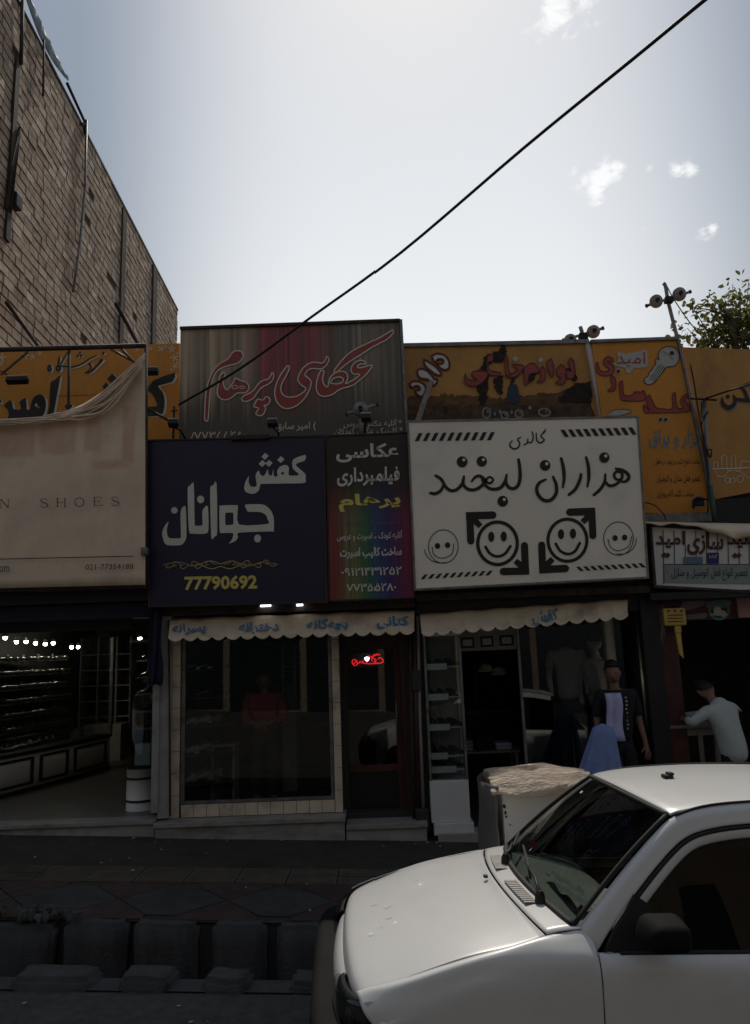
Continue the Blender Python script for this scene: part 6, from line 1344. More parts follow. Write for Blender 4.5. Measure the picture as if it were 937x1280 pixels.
# nose
rows = []
for z, xo in [(.70, -.776), (.67, -.805), (.62, -.822), (.54, -.82), (.4, -.79)]:
    rows.append([V(xo + .02 * (y / .4) ** 2, y, z) for y in (-.40, -.3, -.15, 0, .15, .3, .40)])
cgrid(rows, 'front_panel', 'paint', 3, 4, .005)
rows = [[V(xo + .06 * (y / .75) ** 4, y, z) for y in (-.75, -.55, -.28, 0, .28, .55, .75)] for z, xo in ((.53, -.775), (.45, -.785), (.3, -.76))]
cgrid(rows, 'front_valance', 'paint', 3, 3, .005)
m1 = MB()
for z in (.58, .605, .63, .655): m1.box((-.796, 0, z), (.016, .62, .010))
cbuild(m1, 'radiator_grille', 'black')
for s in (-1, 1):
    rows = []
    for y, xf in [(.42, -.812), (.52, -.806), (.62, -.787), (.70, -.752), (.745, -.712), (.772, -.672)]:
        tz = .708 + .10 * max(0, y - .55); rows.append([V(xf + .022, y * s, tz), V(xf - .004, y * s, tz - .018), V(xf - .014, y * s, .635), V(xf - .010, y * s, .56), V(xf + .015, y * s, .525)])
    hl = cgrid(rows, 'headlight', 'lampglass', 4, 4, 0)
    rows2 = [[p + V(.018, 0, 0) for p in r_] for r_ in rows]; cgrid(rows2, 'lamp_bowl', 'plastic', 4, 4, 0, hl)
    m1 = MB(); m1.lathe((-.775, .56 * s, .632), [(.05, -.012), (.035, .01), (.012, .025)], axis='X', n=14); cbuild(m1, 'bulb', 'steel', hl)
    m1 = MB(); m1.lathe((-.745, .69 * s, .635), [(.04, -.008), (.02, .02)], axis='X', n=12); cbuild(m1, 'bulb', 'steel', hl)
rows = []
for z, xo, iy in [(.60, -.80, 0), (.607, -.86, 0), (.60, -.905, 0), (.56, -.925, 0), (.42, -.925, 0), (.30, -.90, 0), (.24, -.84, 0)]:
    rows.append([V(xo + .035 * abs(y / .82) ** 4 + (.03 if abs(y) > .79 else 0) + (.14 if abs(y) > .82 else 0), y * (1 if abs(y) < .82 else 1), z) for y in (-.83, -.80, -.66, -.35, 0, .35, .66, .80, .83)])
cgrid(rows, 'bumper', 'bumper', 4, 4, .006)
# wheels
for x in (-.19, 2.12):
    for s in (-1, 1):
        w_o = bpy.data.objects.new('wheel', None); COL.objects.link(w_o); w_o.parent = car; w_o.location = (x, s * .70, .27)
        m1 = MB(); m1.lathe((0, 0, 0), [(.17, -.085), (.235, -.085), (.262, -.07), (.27, -.04), (.27, .04), (.262, .07), (.235, .085), (.17, .085)], axis='Y', n=28); cbuild(m1, 'tyre', 'rubber', w_o)
        m1 = MB(); m1.lathe((0, s * .03, 0), [(.168, -.07), (.165, 0), (.12, .02), (.05, .04), (.03, .045)][::1] if s > 0 else [(.03, -.045), (.05, -.04), (.12, -.02), (.165, 0), (.168, .07)], axis='Y', n=20); cbuild(m1, 'rim', 'steel', w_o)
m1 = MB(); m1.span((-.72, -.70, .2), (2.8, .70, .28)); m1.span((-.72, -.5, .28), (.06, .5, .66)); cbuild(m1, 'underbody', 'black')
# cabin: dashboard with a pale cover, wheel, seats, mirror
rows = []
for y in (-.63, -.4, -.2, 0, .2, .4, .63):
    hump = .045 if -.55 < y < -.15 else 0
    rows.append([V(plan_ws(y) + .03, y, .958), V(.34, y, .955), V(.50, y, .945 + hump), V(.60, y, .925 + hump), V(.64, y, .86), V(.645, y, .62)])
dsh = cgrid(rows, 'dashboard', 'dash', 3, 3, .01)
m1 = MB(); m1.grid(patch([[V(.30 + .02 * k, -.5 + .14 * j, 1.0 + .018 * math.sin(k * 1.9 + j * 2.3)) for j in range(5)] for k in range(6)], 3, 3)); cbuild(m1, 'dash_cover', 'dash', dsh)
m1 = MB(); rr = Matrix.Rotation(R(62), 4, 'Y')
m1.tube([V(.80, -.34, .93) + rr @ V(.18 * math.cos(a), .18 * math.sin(a), 0) for a in [2 * math.pi * k / 28 for k in range(29)]], .015, 8, cap=False)
for a in (0, 2.1, 4.2): m1.tube([V(.80, -.34, .93), V(.80, -.34, .93) + rr @ V(.18 * math.cos(a), .18 * math.sin(a), 0)], .012, 6)
m1.tube([V(.80, -.34, .93), V(.64, -.34, .84)], .03, 8); cbuild(m1, 'steering_wheel', 'rubber')
for y in (-.34, .34):
    m1 = MB(); m1.bevbox((1.16, y, .50), (.5, .48, .18), .05); m1.bevbox((1.42, y, .86), (.14, .46, .62), .06, Matrix.Rotation(R(-12), 3, 'Y').to_3x3()); m1.bevbox((1.50, y, 1.26), (.09, .26, .17), .04); cbuild(m1, 'seat', 'cabin')
m1 = MB(); m1.bevbox((2.2, 0, .75), (.5, 1.2, .6), .06); cbuild(m1, 'rear_seat', 'cabin')
m1 = MB(); m1.span((.3, -.69, .2), (2.7, -.675, .86)); m1.span((.3, .675, .2), (2.7, .69, .86)); m1.span((.62, -.67, .281), (2.7, .67, .30)); m1.span((.06, -.66, .281), (.09, .66, .93)); cbuild(m1, 'cabin_trim', 'cabin')
rows = [[V(x, .53 * u, 1.41 + .028 * (1 - u * u) - (.04 if x < .8 else 0) * 0) for u in (-1, -.5, 0, .5, 1)] for x in (.78, 1.2, 1.8, 2.25)]
m1 = MB(); m1.grid(rows); cbuild(m1, 'headlining', 'cabin')
m1 = MB(); m1.bevbox((.76, 0, 1.36), (.03, .20, .06), .012); cbuild(m1, 'rear_view_mirror', 'plastic')
# wipers, washer jets, aerial foot, sticker, small white spots on the hood
def ws_at(u, q, o=.012):
    yb, yt = .672 * u, .545 * u; a = V(plan_ws(yb), yb, .978 + zc(yb, .034)); b = V(wst(yt), yt, 1.418 + .022 * (1 - u * u)); p = a.lerp(b, q); p.z += .022 * math.sin(math.pi * q); return p + V(-.8, 0, .75).normalized() * o
for (u0, u1, u2, lead) in ((-.62, -.10, .34, 0), (.30, .62, .93, 1)):
    pv = V(plan_ws(.672 * u0) - .025, .672 * u0, .995 + zc(.672 * u0, .034)); wp_ = bpy.data.objects.new('wiper', None); COL.objects.link(wp_); wp_.parent = car
    m1 = MB(); m1.lathe(pv, [(.026, -.02), (.024, .015), (.014, .035)], n=12); cbuild(m1, 'pivot', 'plastic', wp_)
    m1 = MB(); m1.tube([pv + V(0, 0, .022), ws_at(u0 * .6 + u1 * .4, .07, .035), ws_at(u1, .10, .028)], [.011, .008, .006], 6); cbuild(m1, 'arm', 'plastic', wp_)
    m1 = MB(); m1.tube([ws_at(u0 * .35 + u1 * .65 , .05, .014), ws_at(u1, .10, .014), ws_at(u2, .16, .012)], .008, 6); cbuild(m1, 'blade', 'rubber', wp_)
m1 = MB(); m1.bevbox((-.03, .02, .995), (.022, .028, .014), .004); cbuild(m1, 'washer_jet', 'plastic', hood)
m1 = MB(); m1.bevbox((.97, -.02, 1.51), (.05, .055, .02), .006); m1.bevbox((.985, -.02, 1.525), (.03, .05, .012), .004); cbuild(m1, 'aerial_foot', 'plastic', roof)
m1 = MB(); p = ws_at(.55, .80, .003); m1.add([p + V(0, -.012, 0), p + V(0, .012, 0), p + V(.014, .012, .012), p + V(.014, -.012, .012)], [(0, 1, 2, 3)]); cbuild(m1, 'sticker', 'offwhite', ws)
from mathutils.bvhtree import BVHTree
hb = BVHTree.FromPolygons([v.co for v in hood.data.vertices], [list(p.vertices) for p in hood.data.polygons])
def car_ray(px, py):
    o_ = CAM - CO; d = ray(px, py); lo = V(o_.dot(ex), o_.dot(ey), o_.dot(ez)); ld = V(d.dot(ex), d.dot(ey), d.dot(ez)); return lo, ld
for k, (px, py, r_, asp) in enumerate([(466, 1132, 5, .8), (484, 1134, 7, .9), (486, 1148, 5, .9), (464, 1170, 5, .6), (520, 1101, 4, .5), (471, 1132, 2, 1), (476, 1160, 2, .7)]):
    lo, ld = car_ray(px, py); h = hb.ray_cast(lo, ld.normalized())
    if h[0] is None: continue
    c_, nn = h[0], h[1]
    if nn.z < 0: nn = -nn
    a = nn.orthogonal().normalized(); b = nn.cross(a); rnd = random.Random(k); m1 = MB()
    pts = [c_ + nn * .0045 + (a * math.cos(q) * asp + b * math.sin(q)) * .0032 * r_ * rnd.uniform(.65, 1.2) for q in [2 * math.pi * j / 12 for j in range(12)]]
    m1.add(pts, [list(range(12))]); cbuild(m1, 'white_spot', 'offwhite', hood)
m1 = MB(); lo, ld = car_ray(515, 1086); h = hb.ray_cast(lo, ld.normalized())

# ------------------------------------------------------------------ figures
def skin(pts, edges, radii, root=0, sub=2):
    me = bpy.data.meshes.new('tmp'); me.from_pydata(pts, edges, []); o = bpy.data.objects.new('tmp', me); COL.objects.link(o)
    m = o.modifiers.new('s', 'SKIN'); m.use_smooth_shade = True
    for k, r in enumerate(radii):
        r = r if isinstance(r, tuple) else (r, r); me.skin_vertices[0].data[k].radius = r; me.skin_vertices[0].data[k].use_root = (k == root)
    if sub: m2 = o.modifiers.new('u', 'SUBSURF'); m2.levels = sub; m2.render_levels = sub
    dg = bpy.context.evaluated_depsgraph_get(); dg.update(); ev = o.evaluated_get(dg).to_mesh()
    vs = [v.co.copy() for v in ev.vertices]; fs = [list(p.vertices) for p in ev.polygons]
    o.evaluated_get(dg).to_mesh_clear(); bpy.data.objects.remove(o); bpy.data.meshes.remove(me); return vs, fs
def chain_skin(chains, root=0, sub=2):
    """chains: lists of (x, y, z, r) or (x, y, z, (rx, ry)); points that coincide are merged"""
    pts, rad, ed, idx = [], [], [], {}
    for c in chains:
        prev = None
        for p in c:
            k = tuple(round(v, 4) for v in p[:3])
            if k not in idx: idx[k] = len(pts); pts.append(p[:3]); rad.append(p[3])
            if prev is not None and prev != idx[k]: ed.append((prev, idx[k]))
            prev = idx[k]
    return skin(pts, ed, rad, root, sub)
def hand(wrist, d, side, curl=.5):
    """palm and five unequal curled fingers as chains growing from the wrist along d"""
    w = Vector(wrist); d = Vector(d).normalized(); a = Vector(side).normalized(); a = (a - d * a.dot(d)).normalized(); n = d.cross(a)
    ch = []; palm = w + d * .05
    ch.append([(*w, .026), (*palm, (.036, .018))])
    for k, (o, l) in enumerate([(-.030, .062), (-.010, .078), (.010, .082), (.030, .072)]):
        p0 = palm + d * .042 + a * -o; p1 = p0 + (d * math.cos(curl * .5) + n * math.sin(curl * .5)) * l * .42; p2 = p1 + (d * math.cos(curl * 1.2) + n * math.sin(curl * 1.2)) * l * .33; p3 = p2 + (d * math.cos(curl * 1.8) + n * math.sin(curl * 1.8)) * l * .25
        ch.append([(*palm, (.036, .018)), (*p0, .0115), (*p1, .0095), (*p2, .0085), (*p3, .0068)])
    t0 = w + d * .03 + a * .030; t1 = t0 + (d * .6 + a * .6 + n * .3).normalized() * .035; t2 = t1 + (d * .9 + a * .2 + n * .4).normalized() * .028
    ch.append([(*w, .026), (*t0, .014), (*t1, .0115), (*t2, .0085)])
    return ch
def head_chains(neck, top, face):
    n, t, f = Vector(neck), Vector(top), Vector(face).normalized(); u = (t - n).normalized(); c = n.lerp(t, .55); s = u.cross(f)
    ch = [[(*n, .055), (*(n + u * .06), .056), (*(c - u * .03 + f * .012), (.074, .080)), (*(c + u * .055), (.078, .092)), (*(t - u * .05), (.055, .065))]]
    e0 = c - u * .03 + f * .012
    ch.append([(*e0, (.074, .080)), (*(c - u * .02 + f * .098), .014), (*(c - u * .034 + f * .112), .011)])       # nose
    ch.append([(*e0, (.074, .080)), (*(c - u * .085 + f * .065), .028)])                                       # chin
    for q in (-1, 1): ch.append([(*e0, (.074, .080)), (*(c - u * .02 + s * q * .082), .014), (*(c + u * .012 + s * q * .090), .012)])
    return ch
def face_parts(par, neck, top, face):
    n, t, f = Vector(neck), Vector(top), Vector(face).normalized(); u = (t - n).normalized(); c = n.lerp(t, .55); s = u.cross(f)
    for q in (-1, 1):
        mb = MB(); mb.lathe(c + u * .015 + f * .082 + s * q * .031, [(.003, -.009), (.011, -.004), (.012, .003), (.004, .009)], n=8); mb.build('eye', 'black', par)
    mb = MB(); mb.tube([c - u * .066 + f * .088 - s * .022, c - u * .068 + f * .096, c - u * .066 + f * .088 + s * .022], .005, 6); mb.build('mouth', 'brownred', par)
    vs = []; rows = []
    for i in range(9):
        a = i / 8 * math.pi * .56; row = []
        for k in range(17):
            b = 2 * math.pi * k / 16; d = (u * math.cos(a) + (f * math.cos(b) + s * math.sin(b)) * math.sin(a)); fr_ = max(0, f.dot(d)); rr_ = Vector((0, 0, 0))
            p = c + u * .045 - f * .006 + u * d.dot(u) * .108 + f * d.dot(f) * .106 + s * d.dot(s) * .092
            if a > 1.1 and fr_ > .45: p = p - f * .05 + u * .02
            row.append(p)
        rows.append(row)
    mb = MB(); mb.grid(rows); mb.build('hair', 'hair', par)
def fig(name, label, cat, loc, body, clothes, neck, top, face, hair=True, bodymat='skin', group=None):
    t = thing(name, loc, label, cat, group); vs, fs = chain_skin(body); mb = MB(); mb.add(vs, fs, True); bo = mb.build('body', bodymat, t); bo.data.materials.append(MT['blackcloth']); nz0 = Vector(neck).z; tc0 = Vector(loc)
    for p in bo.data.polygons:                      # vest and waistband under the loose outer clothes
        c = p.center
        if c.z < nz0 - tc0.z - .10 and c.z > (nz0 - tc0.z) * .50 and abs(c.x - .03) < .165 and abs(c.y) < .14: p.material_index = 1
    for nm, m, ch in clothes: vs, fs = chain_skin(ch); mb = MB(); mb.add(vs, fs, True); mb.build(nm, m, t)
    if hair: face_parts(t, neck, top, face)
    return t
# man in the black shirt standing on the gallery step
P0 = at(778, 950, 8.62); x, y, z = P0.x, 8.66, -.02
hd = at(776, 826, 8.66); hz = hd.z
s_ = (hz - z) / 1.75
def q(dx, dy, h, r=None): 
    p = (x + dx, y + dy, z + h * s_); return p if r is None else p + (r,)
nk, tp, fc = q(-.02, -.01, 1.47), q(-.03, -.03, 1.75), (-.25, -1, -.12)
body = [[q(0, 0, .95, (.115, .085)), q(0, 0, 1.15, (.125, .09)), q(0, 0, 1.35, (.165, .11)), q(0, 0, 1.44, .07), q(-.02, -.01, 1.47, .055)]] + head_chains(nk, tp, fc)
handsL = hand(q(-.25, -.06, .87), (-.05, -.15, -1), (1, -.3, 0), .45); handsR = hand(q(.27, -.05, .86), (.06, -.15, -1), (-1, -.3, 0), .45)
for s, hh in ((-1, handsL), (1, handsR)):
    ox = .0
    body.append([q(0, 0, 1.35, (.165, .11)), q(s * .19, 0, 1.40, .06), q(s * .235, .02, 1.13, .045), q(s * (.25 if s < 0 else .27), -.06 if s < 0 else -.05, .87 if s < 0 else .86, .026)])
    body.append([q(0, 0, .95, (.115, .085)), q(s * .085, 0, .86, .075), q(s * .10, -.01, .48, .055), q(s * .11, .02, .07, .040), q(s * .12, -.14, .035, .036)])
    body += hh
shirt = [[q(0, 0, .85, (.168, .13)), q(0, 0, 1.12, (.165, .122)), q(0, 0, 1.34, (.185, .128)), q(0, 0, 1.43, (.10, .085))]] + [[q(0, 0, 1.34, (.185, .128)), q(s * .185, 0, 1.40, .075), q(s * .225, .01, 1.22, .066), q(s * .232, .015, 1.15, .062)] for s in (-1, 1)]
trous = [[q(0, 0, .97, (.155, .115)), q(0, 0, .90, (.155, .115))]] + [[q(0, 0, .90, (.155, .115)), q(s * .09, 0, .84, .098), q(s * .10, -.01, .48, .072), q(s * .11, .02, .12, .058)] for s in (-1, 1)]
man = fig('person', 'man in black printed t shirt standing beside pale blue draped cloth', 'person', (x, y, z), body, [('shirt', 'blackcloth', shirt), ('trousers', 'blackcloth', trous)], nk, tp, fc)
mb = MB(); rows = []
for k in range(9):
    a = at(755 + .8 * k, 853 + k * .6, 8.24); rows.append([Vector((x - .17 + .022 * k + .01 * math.sin(j * .8), y - .150 - .018 * math.sin(k * 1.2) - .01 * math.sin(j), z + s_ * (1.42 - .062 * j))) for j in range(9)])
mb.grid(rows); mod_solid(mb.build('scarf', 'lavender', man), .012)
rnd = random.Random(5)
for k in range(9):
    mb = MB(); mb.span((x + .045 + rnd.uniform(0, .012), y - .150, z + s_ * (1.36 - k * .040)), (x + .066 + rnd.uniform(-.012, .01), y - .142, z + s_ * (1.378 - k * .040))); mb.build('shirt_print', 'pale', man)
# blue cloth draped over a hidden stool
bs_c = at(757, 960, 8.0); bc = thing('draped_cloth', (bs_c.x, 8.0, -.12), 'light blue cloth draped in long folds over a stool', 'cloth')
ztop = at(757, 904, 8.0).z; rows = []
for i in range(18):
    t_ = i / 17; row = []
    for k in range(65):
        a = 2 * math.pi * k / 64; w0 = .125 * math.sin(min(1, t_ / .10) * math.pi / 2); sp_ = max(0, t_ - .10)
        fold = 1 + (.34 * (abs(math.sin(a * 4.5 + 1 + t_ * .6)) ** .6 - .6) + .10 * math.sin(a * 7 + t_ * 2)) * min(1, t_ * 1.8)
        rx = (w0 + sp_ * (.42 if math.cos(a) < 0 else .06)) * fold; ry = (w0 * .8 + sp_ * .16) * fold
        row.append(Vector((bs_c.x + rx * math.cos(a), 8.0 + ry * math.sin(a), ztop - .10 * (1 - math.cos(min(1, t_ / .10) * math.pi / 2)) - sp_ * (ztop + .02) - .015 * math.cos(a * 3) * t_)))
    rows.append(row)
mb = MB(); mb.grid(rows); mb.build('cloth', 'bluecloth', bc); mb = MB(); mb.lathe((bs_c.x, 8.0, -.12), [(.05, 0), (.04, .4), (.08, ztop + .06)], n=10); mb.build('stool', 'wood', bc)
# man in the grey shirt bent over the bench
B = at(908, 950, 8.45); x, y, z = B.x, 8.45, -.08
sh_z = at(905, 878, 8.45).z; hipz = at(915, 952, 8.45).z; zt2 = zt_ + .04
def q(dx, dy, zz, r=None): p = (x + dx, y + dy, zz); return p if r is None else p + (r,)
nk, tp, fc = q(-.04, .08, sh_z + .01), q(-.12, .20, sh_z + .22), (-.15, .95, -.3)
body = [[q(.07, -.02, hipz, (.12, .09)), q(.06, 0, hipz + .22, (.14, .10)), q(.01, .03, sh_z - .14, (.13, .09)), q(-.03, .06, sh_z - .04, .06), q(-.04, .08, sh_z + .01, .055)]] + head_chains(nk, tp, fc)
el = [(-.36, -.06, zt2 + .02), (-.12, .40, zt2 + .05)]; wr = [(-.30, .28, zt2 + .03), (-.36, .52, zt2 + .03)]; shd = [(-.17, -.03, sh_z - .085), (.17, .08, sh_z - .075)]
for k in range(2):
    body.append([q(.01, .03, sh_z - .14, (.13, .09)), q(*shd[k][:2], shd[k][2], .048), q(*el[k][:2], el[k][2], .036), q(*wr[k][:2], wr[k][2], .027)])
    body += hand(q(*wr[k][:2], wr[k][2]), (-.6, .6, -.05), (0, 0, 1), .7)
for s in (-1, 1): body.append([q(.07, -.02, hipz, (.12, .09)), q(.07 + s * .08, -.02, hipz - .08, .075), q(.07 + s * .09, .02, (hipz + z) / 2, .05), q(.07 + s * .1, -.04, z + .07, .042), q(.07 + s * .1, .10, z + .04, .036)])
shirt = [[q(.09, -.02, hipz - .05, (.175, .145)), q(.08, 0, hipz + .2, (.170, .135)), q(.03, .03, sh_z - .16, (.185, .14)), q(.0, .06, sh_z - .02, (.11, .09)), q(-.035, .075, sh_z + .045, (.072, .07))]] + [[q(.03, .03, sh_z - .16, (.185, .14)), q(*shd[k][:2], shd[k][2], .080), q(*[v_ * .5 + w_ * .5 for v_, w_ in zip(shd[k][:2], el[k][:2])], shd[k][2] * .5 + el[k][2] * .5, .060), q(*el[k][:2], el[k][2], .052), q(*[v_ * .4 + w_ * .6 for v_, w_ in zip(el[k][:2], wr[k][:2])], el[k][2] * .4 + wr[k][2] * .6, .047)] for k in range(2)]
trous = [[q(.07, -.02, hipz + .02, (.165, .125)), q(.07, -.02, hipz - .04, (.16, .12))]] + [[q(.07, -.02, hipz - .04, (.16, .12)), q(.07 + s * .08, -.02, hipz - .1, .1), q(.07 + s * .09, .02, (hipz + z) / 2, .072), q(.07 + s * .1, -.04, z + .1, .056)] for s in (-1, 1)]
fig('person', 'man in grey green shirt leaning on the bench with back turned', 'person', (x, y, z), body, [('shirt', 'greyshirt', shirt), ('trousers', 'blackcloth', trous)], nk, tp, fc)
# man in the dark red shirt behind the big window
P0 = at(332, 1000, 9.35); x, y, z = P0.x, 9.35, .242; hz = at(332, 838, 9.35).z; s_ = (hz - z) / 1.75
def q(dx, dy, h, r=None): p = (x + dx, y + dy, z + h * s_); return p if r is None else p + (r,)
nk, tp, fc = q(0, 0, 1.47), q(0, -.02, 1.75), (0, -1, -.1)
body = [[q(0, 0, .95, (.115, .085)), q(0, 0, 1.15, (.125, .09)), q(0, 0, 1.35, (.165, .11)), q(0, 0, 1.44, .07), q(0, 0, 1.47, .055)]] + head_chains(nk, tp, fc)
for s in (-1, 1):
    body.append([q(0, 0, 1.35, (.165, .11)), q(s * .19, 0, 1.40, .06), q(s * .24, -.04, 1.12, .045), q(s * .075, -.22, 1.06, .027)]); body += hand(q(s * .075, -.22, 1.06), (-s, -.25, -.05), (0, -.3, 1), .6)
    body.append([q(0, 0, .95, (.115, .085)), q(s * .085, 0, .86, .075), q(s * .10, -.01, .48, .055), q(s * .11, .02, .07, .040), q(s * .12, -.14, .035, .036)])
shirt = [[q(0, 0, .86, (.168, .13)), q(0, 0, 1.12, (.16, .12)), q(0, 0, 1.34, (.185, .125)), q(0, 0, 1.43, (.095, .085))]] + [[q(0, 0, 1.34, (.185, .125)), q(s * .19, 0, 1.40, .075), q(s * .245, -.04, 1.12, .062), q(s * .11, -.19, 1.065, .042)] for s in (-1, 1)]
trous = [[q(0, 0, .97, (.155, .115)), q(0, 0, .90, (.155, .115))]] + [[q(0, 0, .90, (.155, .115)), q(s * .09, 0, .84, .098), q(s * .10, -.01, .48, .072), q(s * .11, .02, .12, .058)] for s in (-1, 1)]
fig('person', 'man in dark red shirt standing behind the big shop window', 'person', (x, y, z), body, [('shirt', 'redshirt', shirt), ('trousers', 'blackcloth', trous)], nk, tp, fc)
# mannequins behind the gallery glass
for (px, pt, pb, hd_, cm, lb) in [(706, 808, 862, False, 'greycloth', 'headless mannequin in a pale grey shirt behind the gallery glass'), (741, 792, 880, True, 'greycloth', 'mannequin with dark cap and pale open jacket behind the gallery glass')]:
    Y = 9.25; a = at(px, pt, Y); z0 = ZF3; 
    sh_ = a.z - (.30 if hd_ else .04); x = a.x
    def q(dx, dy, zz, r): return (x + dx, Y + dy, zz, r)
    t = thing('mannequin', (x, Y, z0), lb, 'mannequin', None)
    ch = [[q(0, 0, sh_ - .55, (.13, .10)), q(0, 0, sh_ - .3, (.12, .09)), q(0, 0, sh_ - .1, (.16, .10)), q(0, 0, sh_ + .0, .06), q(0, -.01, sh_ + .04, .05)]] + [[q(0, 0, sh_ - .1, (.16, .10)), q(s * .18, 0, sh_ - .05, .055), q(s * .23, .02, sh_ - .32, .042), q(s * .22, -.05, sh_ - .55, .028)] for s in (-1, 1)]
    if hd_: ch += head_chains((x, Y - .01, sh_ + .04), (x - .02, Y - .04, sh_ + .30), (-.7, -.7, -.2))
    vs, fs = chain_skin(ch); mb = MB(); mb.add(vs, fs, True); mb.build('body', 'manne', t)
    ch = [[q(0, 0, sh_ - .62, (.15, .12)), q(0, 0, sh_ - .3, (.145, .115)), q(0, 0, sh_ - .1, (.18, .12)), q(0, 0, sh_ - .02, (.09, .08))]] + [[q(0, 0, sh_ - .1, (.18, .12)), q(s * .18, 0, sh_ - .05, .07), q(s * .225, .015, sh_ - .24, .06)] for s in (-1, 1)]
    vs, fs = chain_skin(ch); mb = MB(); mb.add(vs, fs, True); mb.build('shirt', cm, t)
    ch = [[q(0, 0, sh_ - .58, (.14, .11)), q(0, 0, sh_ - .66, (.14, .11))]] + [[q(0, 0, sh_ - .66, (.14, .11)), q(s * .08, 0, sh_ - .74, .09), q(s * .09, 0, sh_ - 1.15, .065), q(s * .09, 0, max(z0 + .06, sh_ - 1.5), .05)] for s in (-1, 1)]
    vs, fs = chain_skin(ch); mb = MB(); mb.add(vs, fs, True); mb.build('trousers', 'jeans', t)
    mb = MB(); mb.lathe((x, Y, z0), [(.16, .001), (.16, .015), (.015, .02), (.015, sh_ - .6 - z0)], n=16); mb.build('stand', 'steel', t)
    if hd_:
        mb = MB(); c = Vector((x - .015, Y - .03, sh_ + .235)); mb.lathe(c, [(.098, -.03), (.100, .02), (.08, .06), (.03, .08)], n=16); mb.bevbox(c + Vector((-.07, -.07, -.02)), (.13, .13, .012), .004, Matrix.Rotation(R(45), 3, 'Z')); mb.build('cap', 'blackcloth', t)

# ------------------------------------------------------------------ white box under a plastic sheet on the pavement
bxY = 5.34; a, b = at(626, 988, bxY), at(712, 988, bxY); zb0 = gz(a.x, -.045)
wb = thing('appliance_box', ((a.x + b.x) / 2, bxY + .3, zb0), 'white painted metal box with chipped edge beside the car windscreen', 'box')
mb = MB(); mb.bevbox(((a.x + b.x) / 2, bxY + .33, (a.z + zb0) / 2 + .02), (b.x - a.x, .66, a.z - zb0 - .04), .02); mb.build('box_body', 'white', wb)
mb = MB(); mb.bevbox(((a.x + b.x) / 2, bxY + .33, zb0 + .02), (b.x - a.x - .1, .60, .05), .01); mb.build('foot', 'black', wb)
for px, py, r_ in [(629.5, 1008, 2.6), (631, 1016, 2), (632, 1021, 1.6), (637, 1031, 1.0)]:
    i = Ink(bxY - .003); rnd = random.Random(int(py)); i.shape([(px + r_ * rnd.uniform(.5, 1.2) * math.cos(k), py + r_ * 1.3 * rnd.uniform(.5, 1.2) * math.sin(k)) for k in range(6)], n=2); i.build('paint_chip', 'black', wb)
rows = []
def crumple(p, s, f): n_ = mnoise.noise_vector(p * f); n2 = mnoise.noise_vector(p * f * 2.7); return p + n_ * s + n2 * s * .45
prof_ = [(-.20, .62), (-.12, .35), (-.06, .06), (.0, -.03), (.14, -.085), (.30, -.06), (.46, .02), (.58, .10)]
for k in range(70):
    u = k / 69; x = a.x - .06 + (b.x - a.x + .22) * u; row = []
    for j, (dy, dz) in enumerate(catmull([Vector((p[0], p[1], 0)) for p in [(-.10, -.11), (-.05, -.045), (.02, .02), (.14, .085), (.30, .105), (.46, .05), (.60, -.05), (.66, -.25)]], 4)[:] and [(v.x, v.y) for v in catmull([Vector((p[0], p[1], 0)) for p in [(-.05, -.035), (-.03, .005), (.02, .04), (.14, .085), (.30, .10), (.46, .06), (.62, -.03), (.70, -.22)]], 8)]):
        sg_ = (.5 + .9 * min(1, u * 1.4)); p = Vector((x, bxY + dy, a.z + dz * 1.0 - .02 + (dz * (sg_ - 1) if dy < .1 else 0) + .03 * math.sin(u * 3.1))); w_ = mnoise.noise_vector(Vector((p.x * 3.2 + p.y * 2.5, p.y * 9, p.z * 7))); w2 = mnoise.noise_vector(Vector((p.x * 7 + p.y * 5, p.y * 22, p.z * 15 + 4))); row.append(p + w_ * .034 + w2 * .014)
    rows.append(row)
mb = MB(); mb.grid(rows); o = mod_solid(mb.build('plastic_sheet', 'sheet'), .003); tag(o, 'crumpled translucent plastic sheet lying over the white box', 'plastic sheet')
rows = []
for k in range(14):
    u = k / 13; row = []
    for j in range(14): t_ = j / 13; row.append(crumple(Vector((a.x - .03 - .09 * math.sin(math.pi * u) - .04 * t_, bxY - .02 + .62 * u, a.z + .03 - (a.z - zb0 + .02) * t_)), .02, 4))
    rows.append(row)
mb = MB(); mb.grid(rows); o = mod_solid(mb.build('plastic_bag', M('grey_plastic', (.12, .115, .11), .35)), .003); tag(o, 'dark grey plastic draped down the left side of the white box', 'plastic sheet')
# grill bar of the trolley behind the sheet
mb = MB(); mb.tube([at(664, 962, 6.95), at(728, 972, 6.95)], .018, 6); mb.tube([at(672, 962, 6.95), at(672, 962, 6.95) - Vector((0, 0, .85))], .015, 6); mb.tube([at(726, 972, 6.95), at(726, 972, 6.95) - Vector((0, 0, .78))], .015, 6)
o = mb.build('trolley_rail', 'rust'); tag(o, 'rusty trolley rail standing behind the plastic sheet', 'rail')

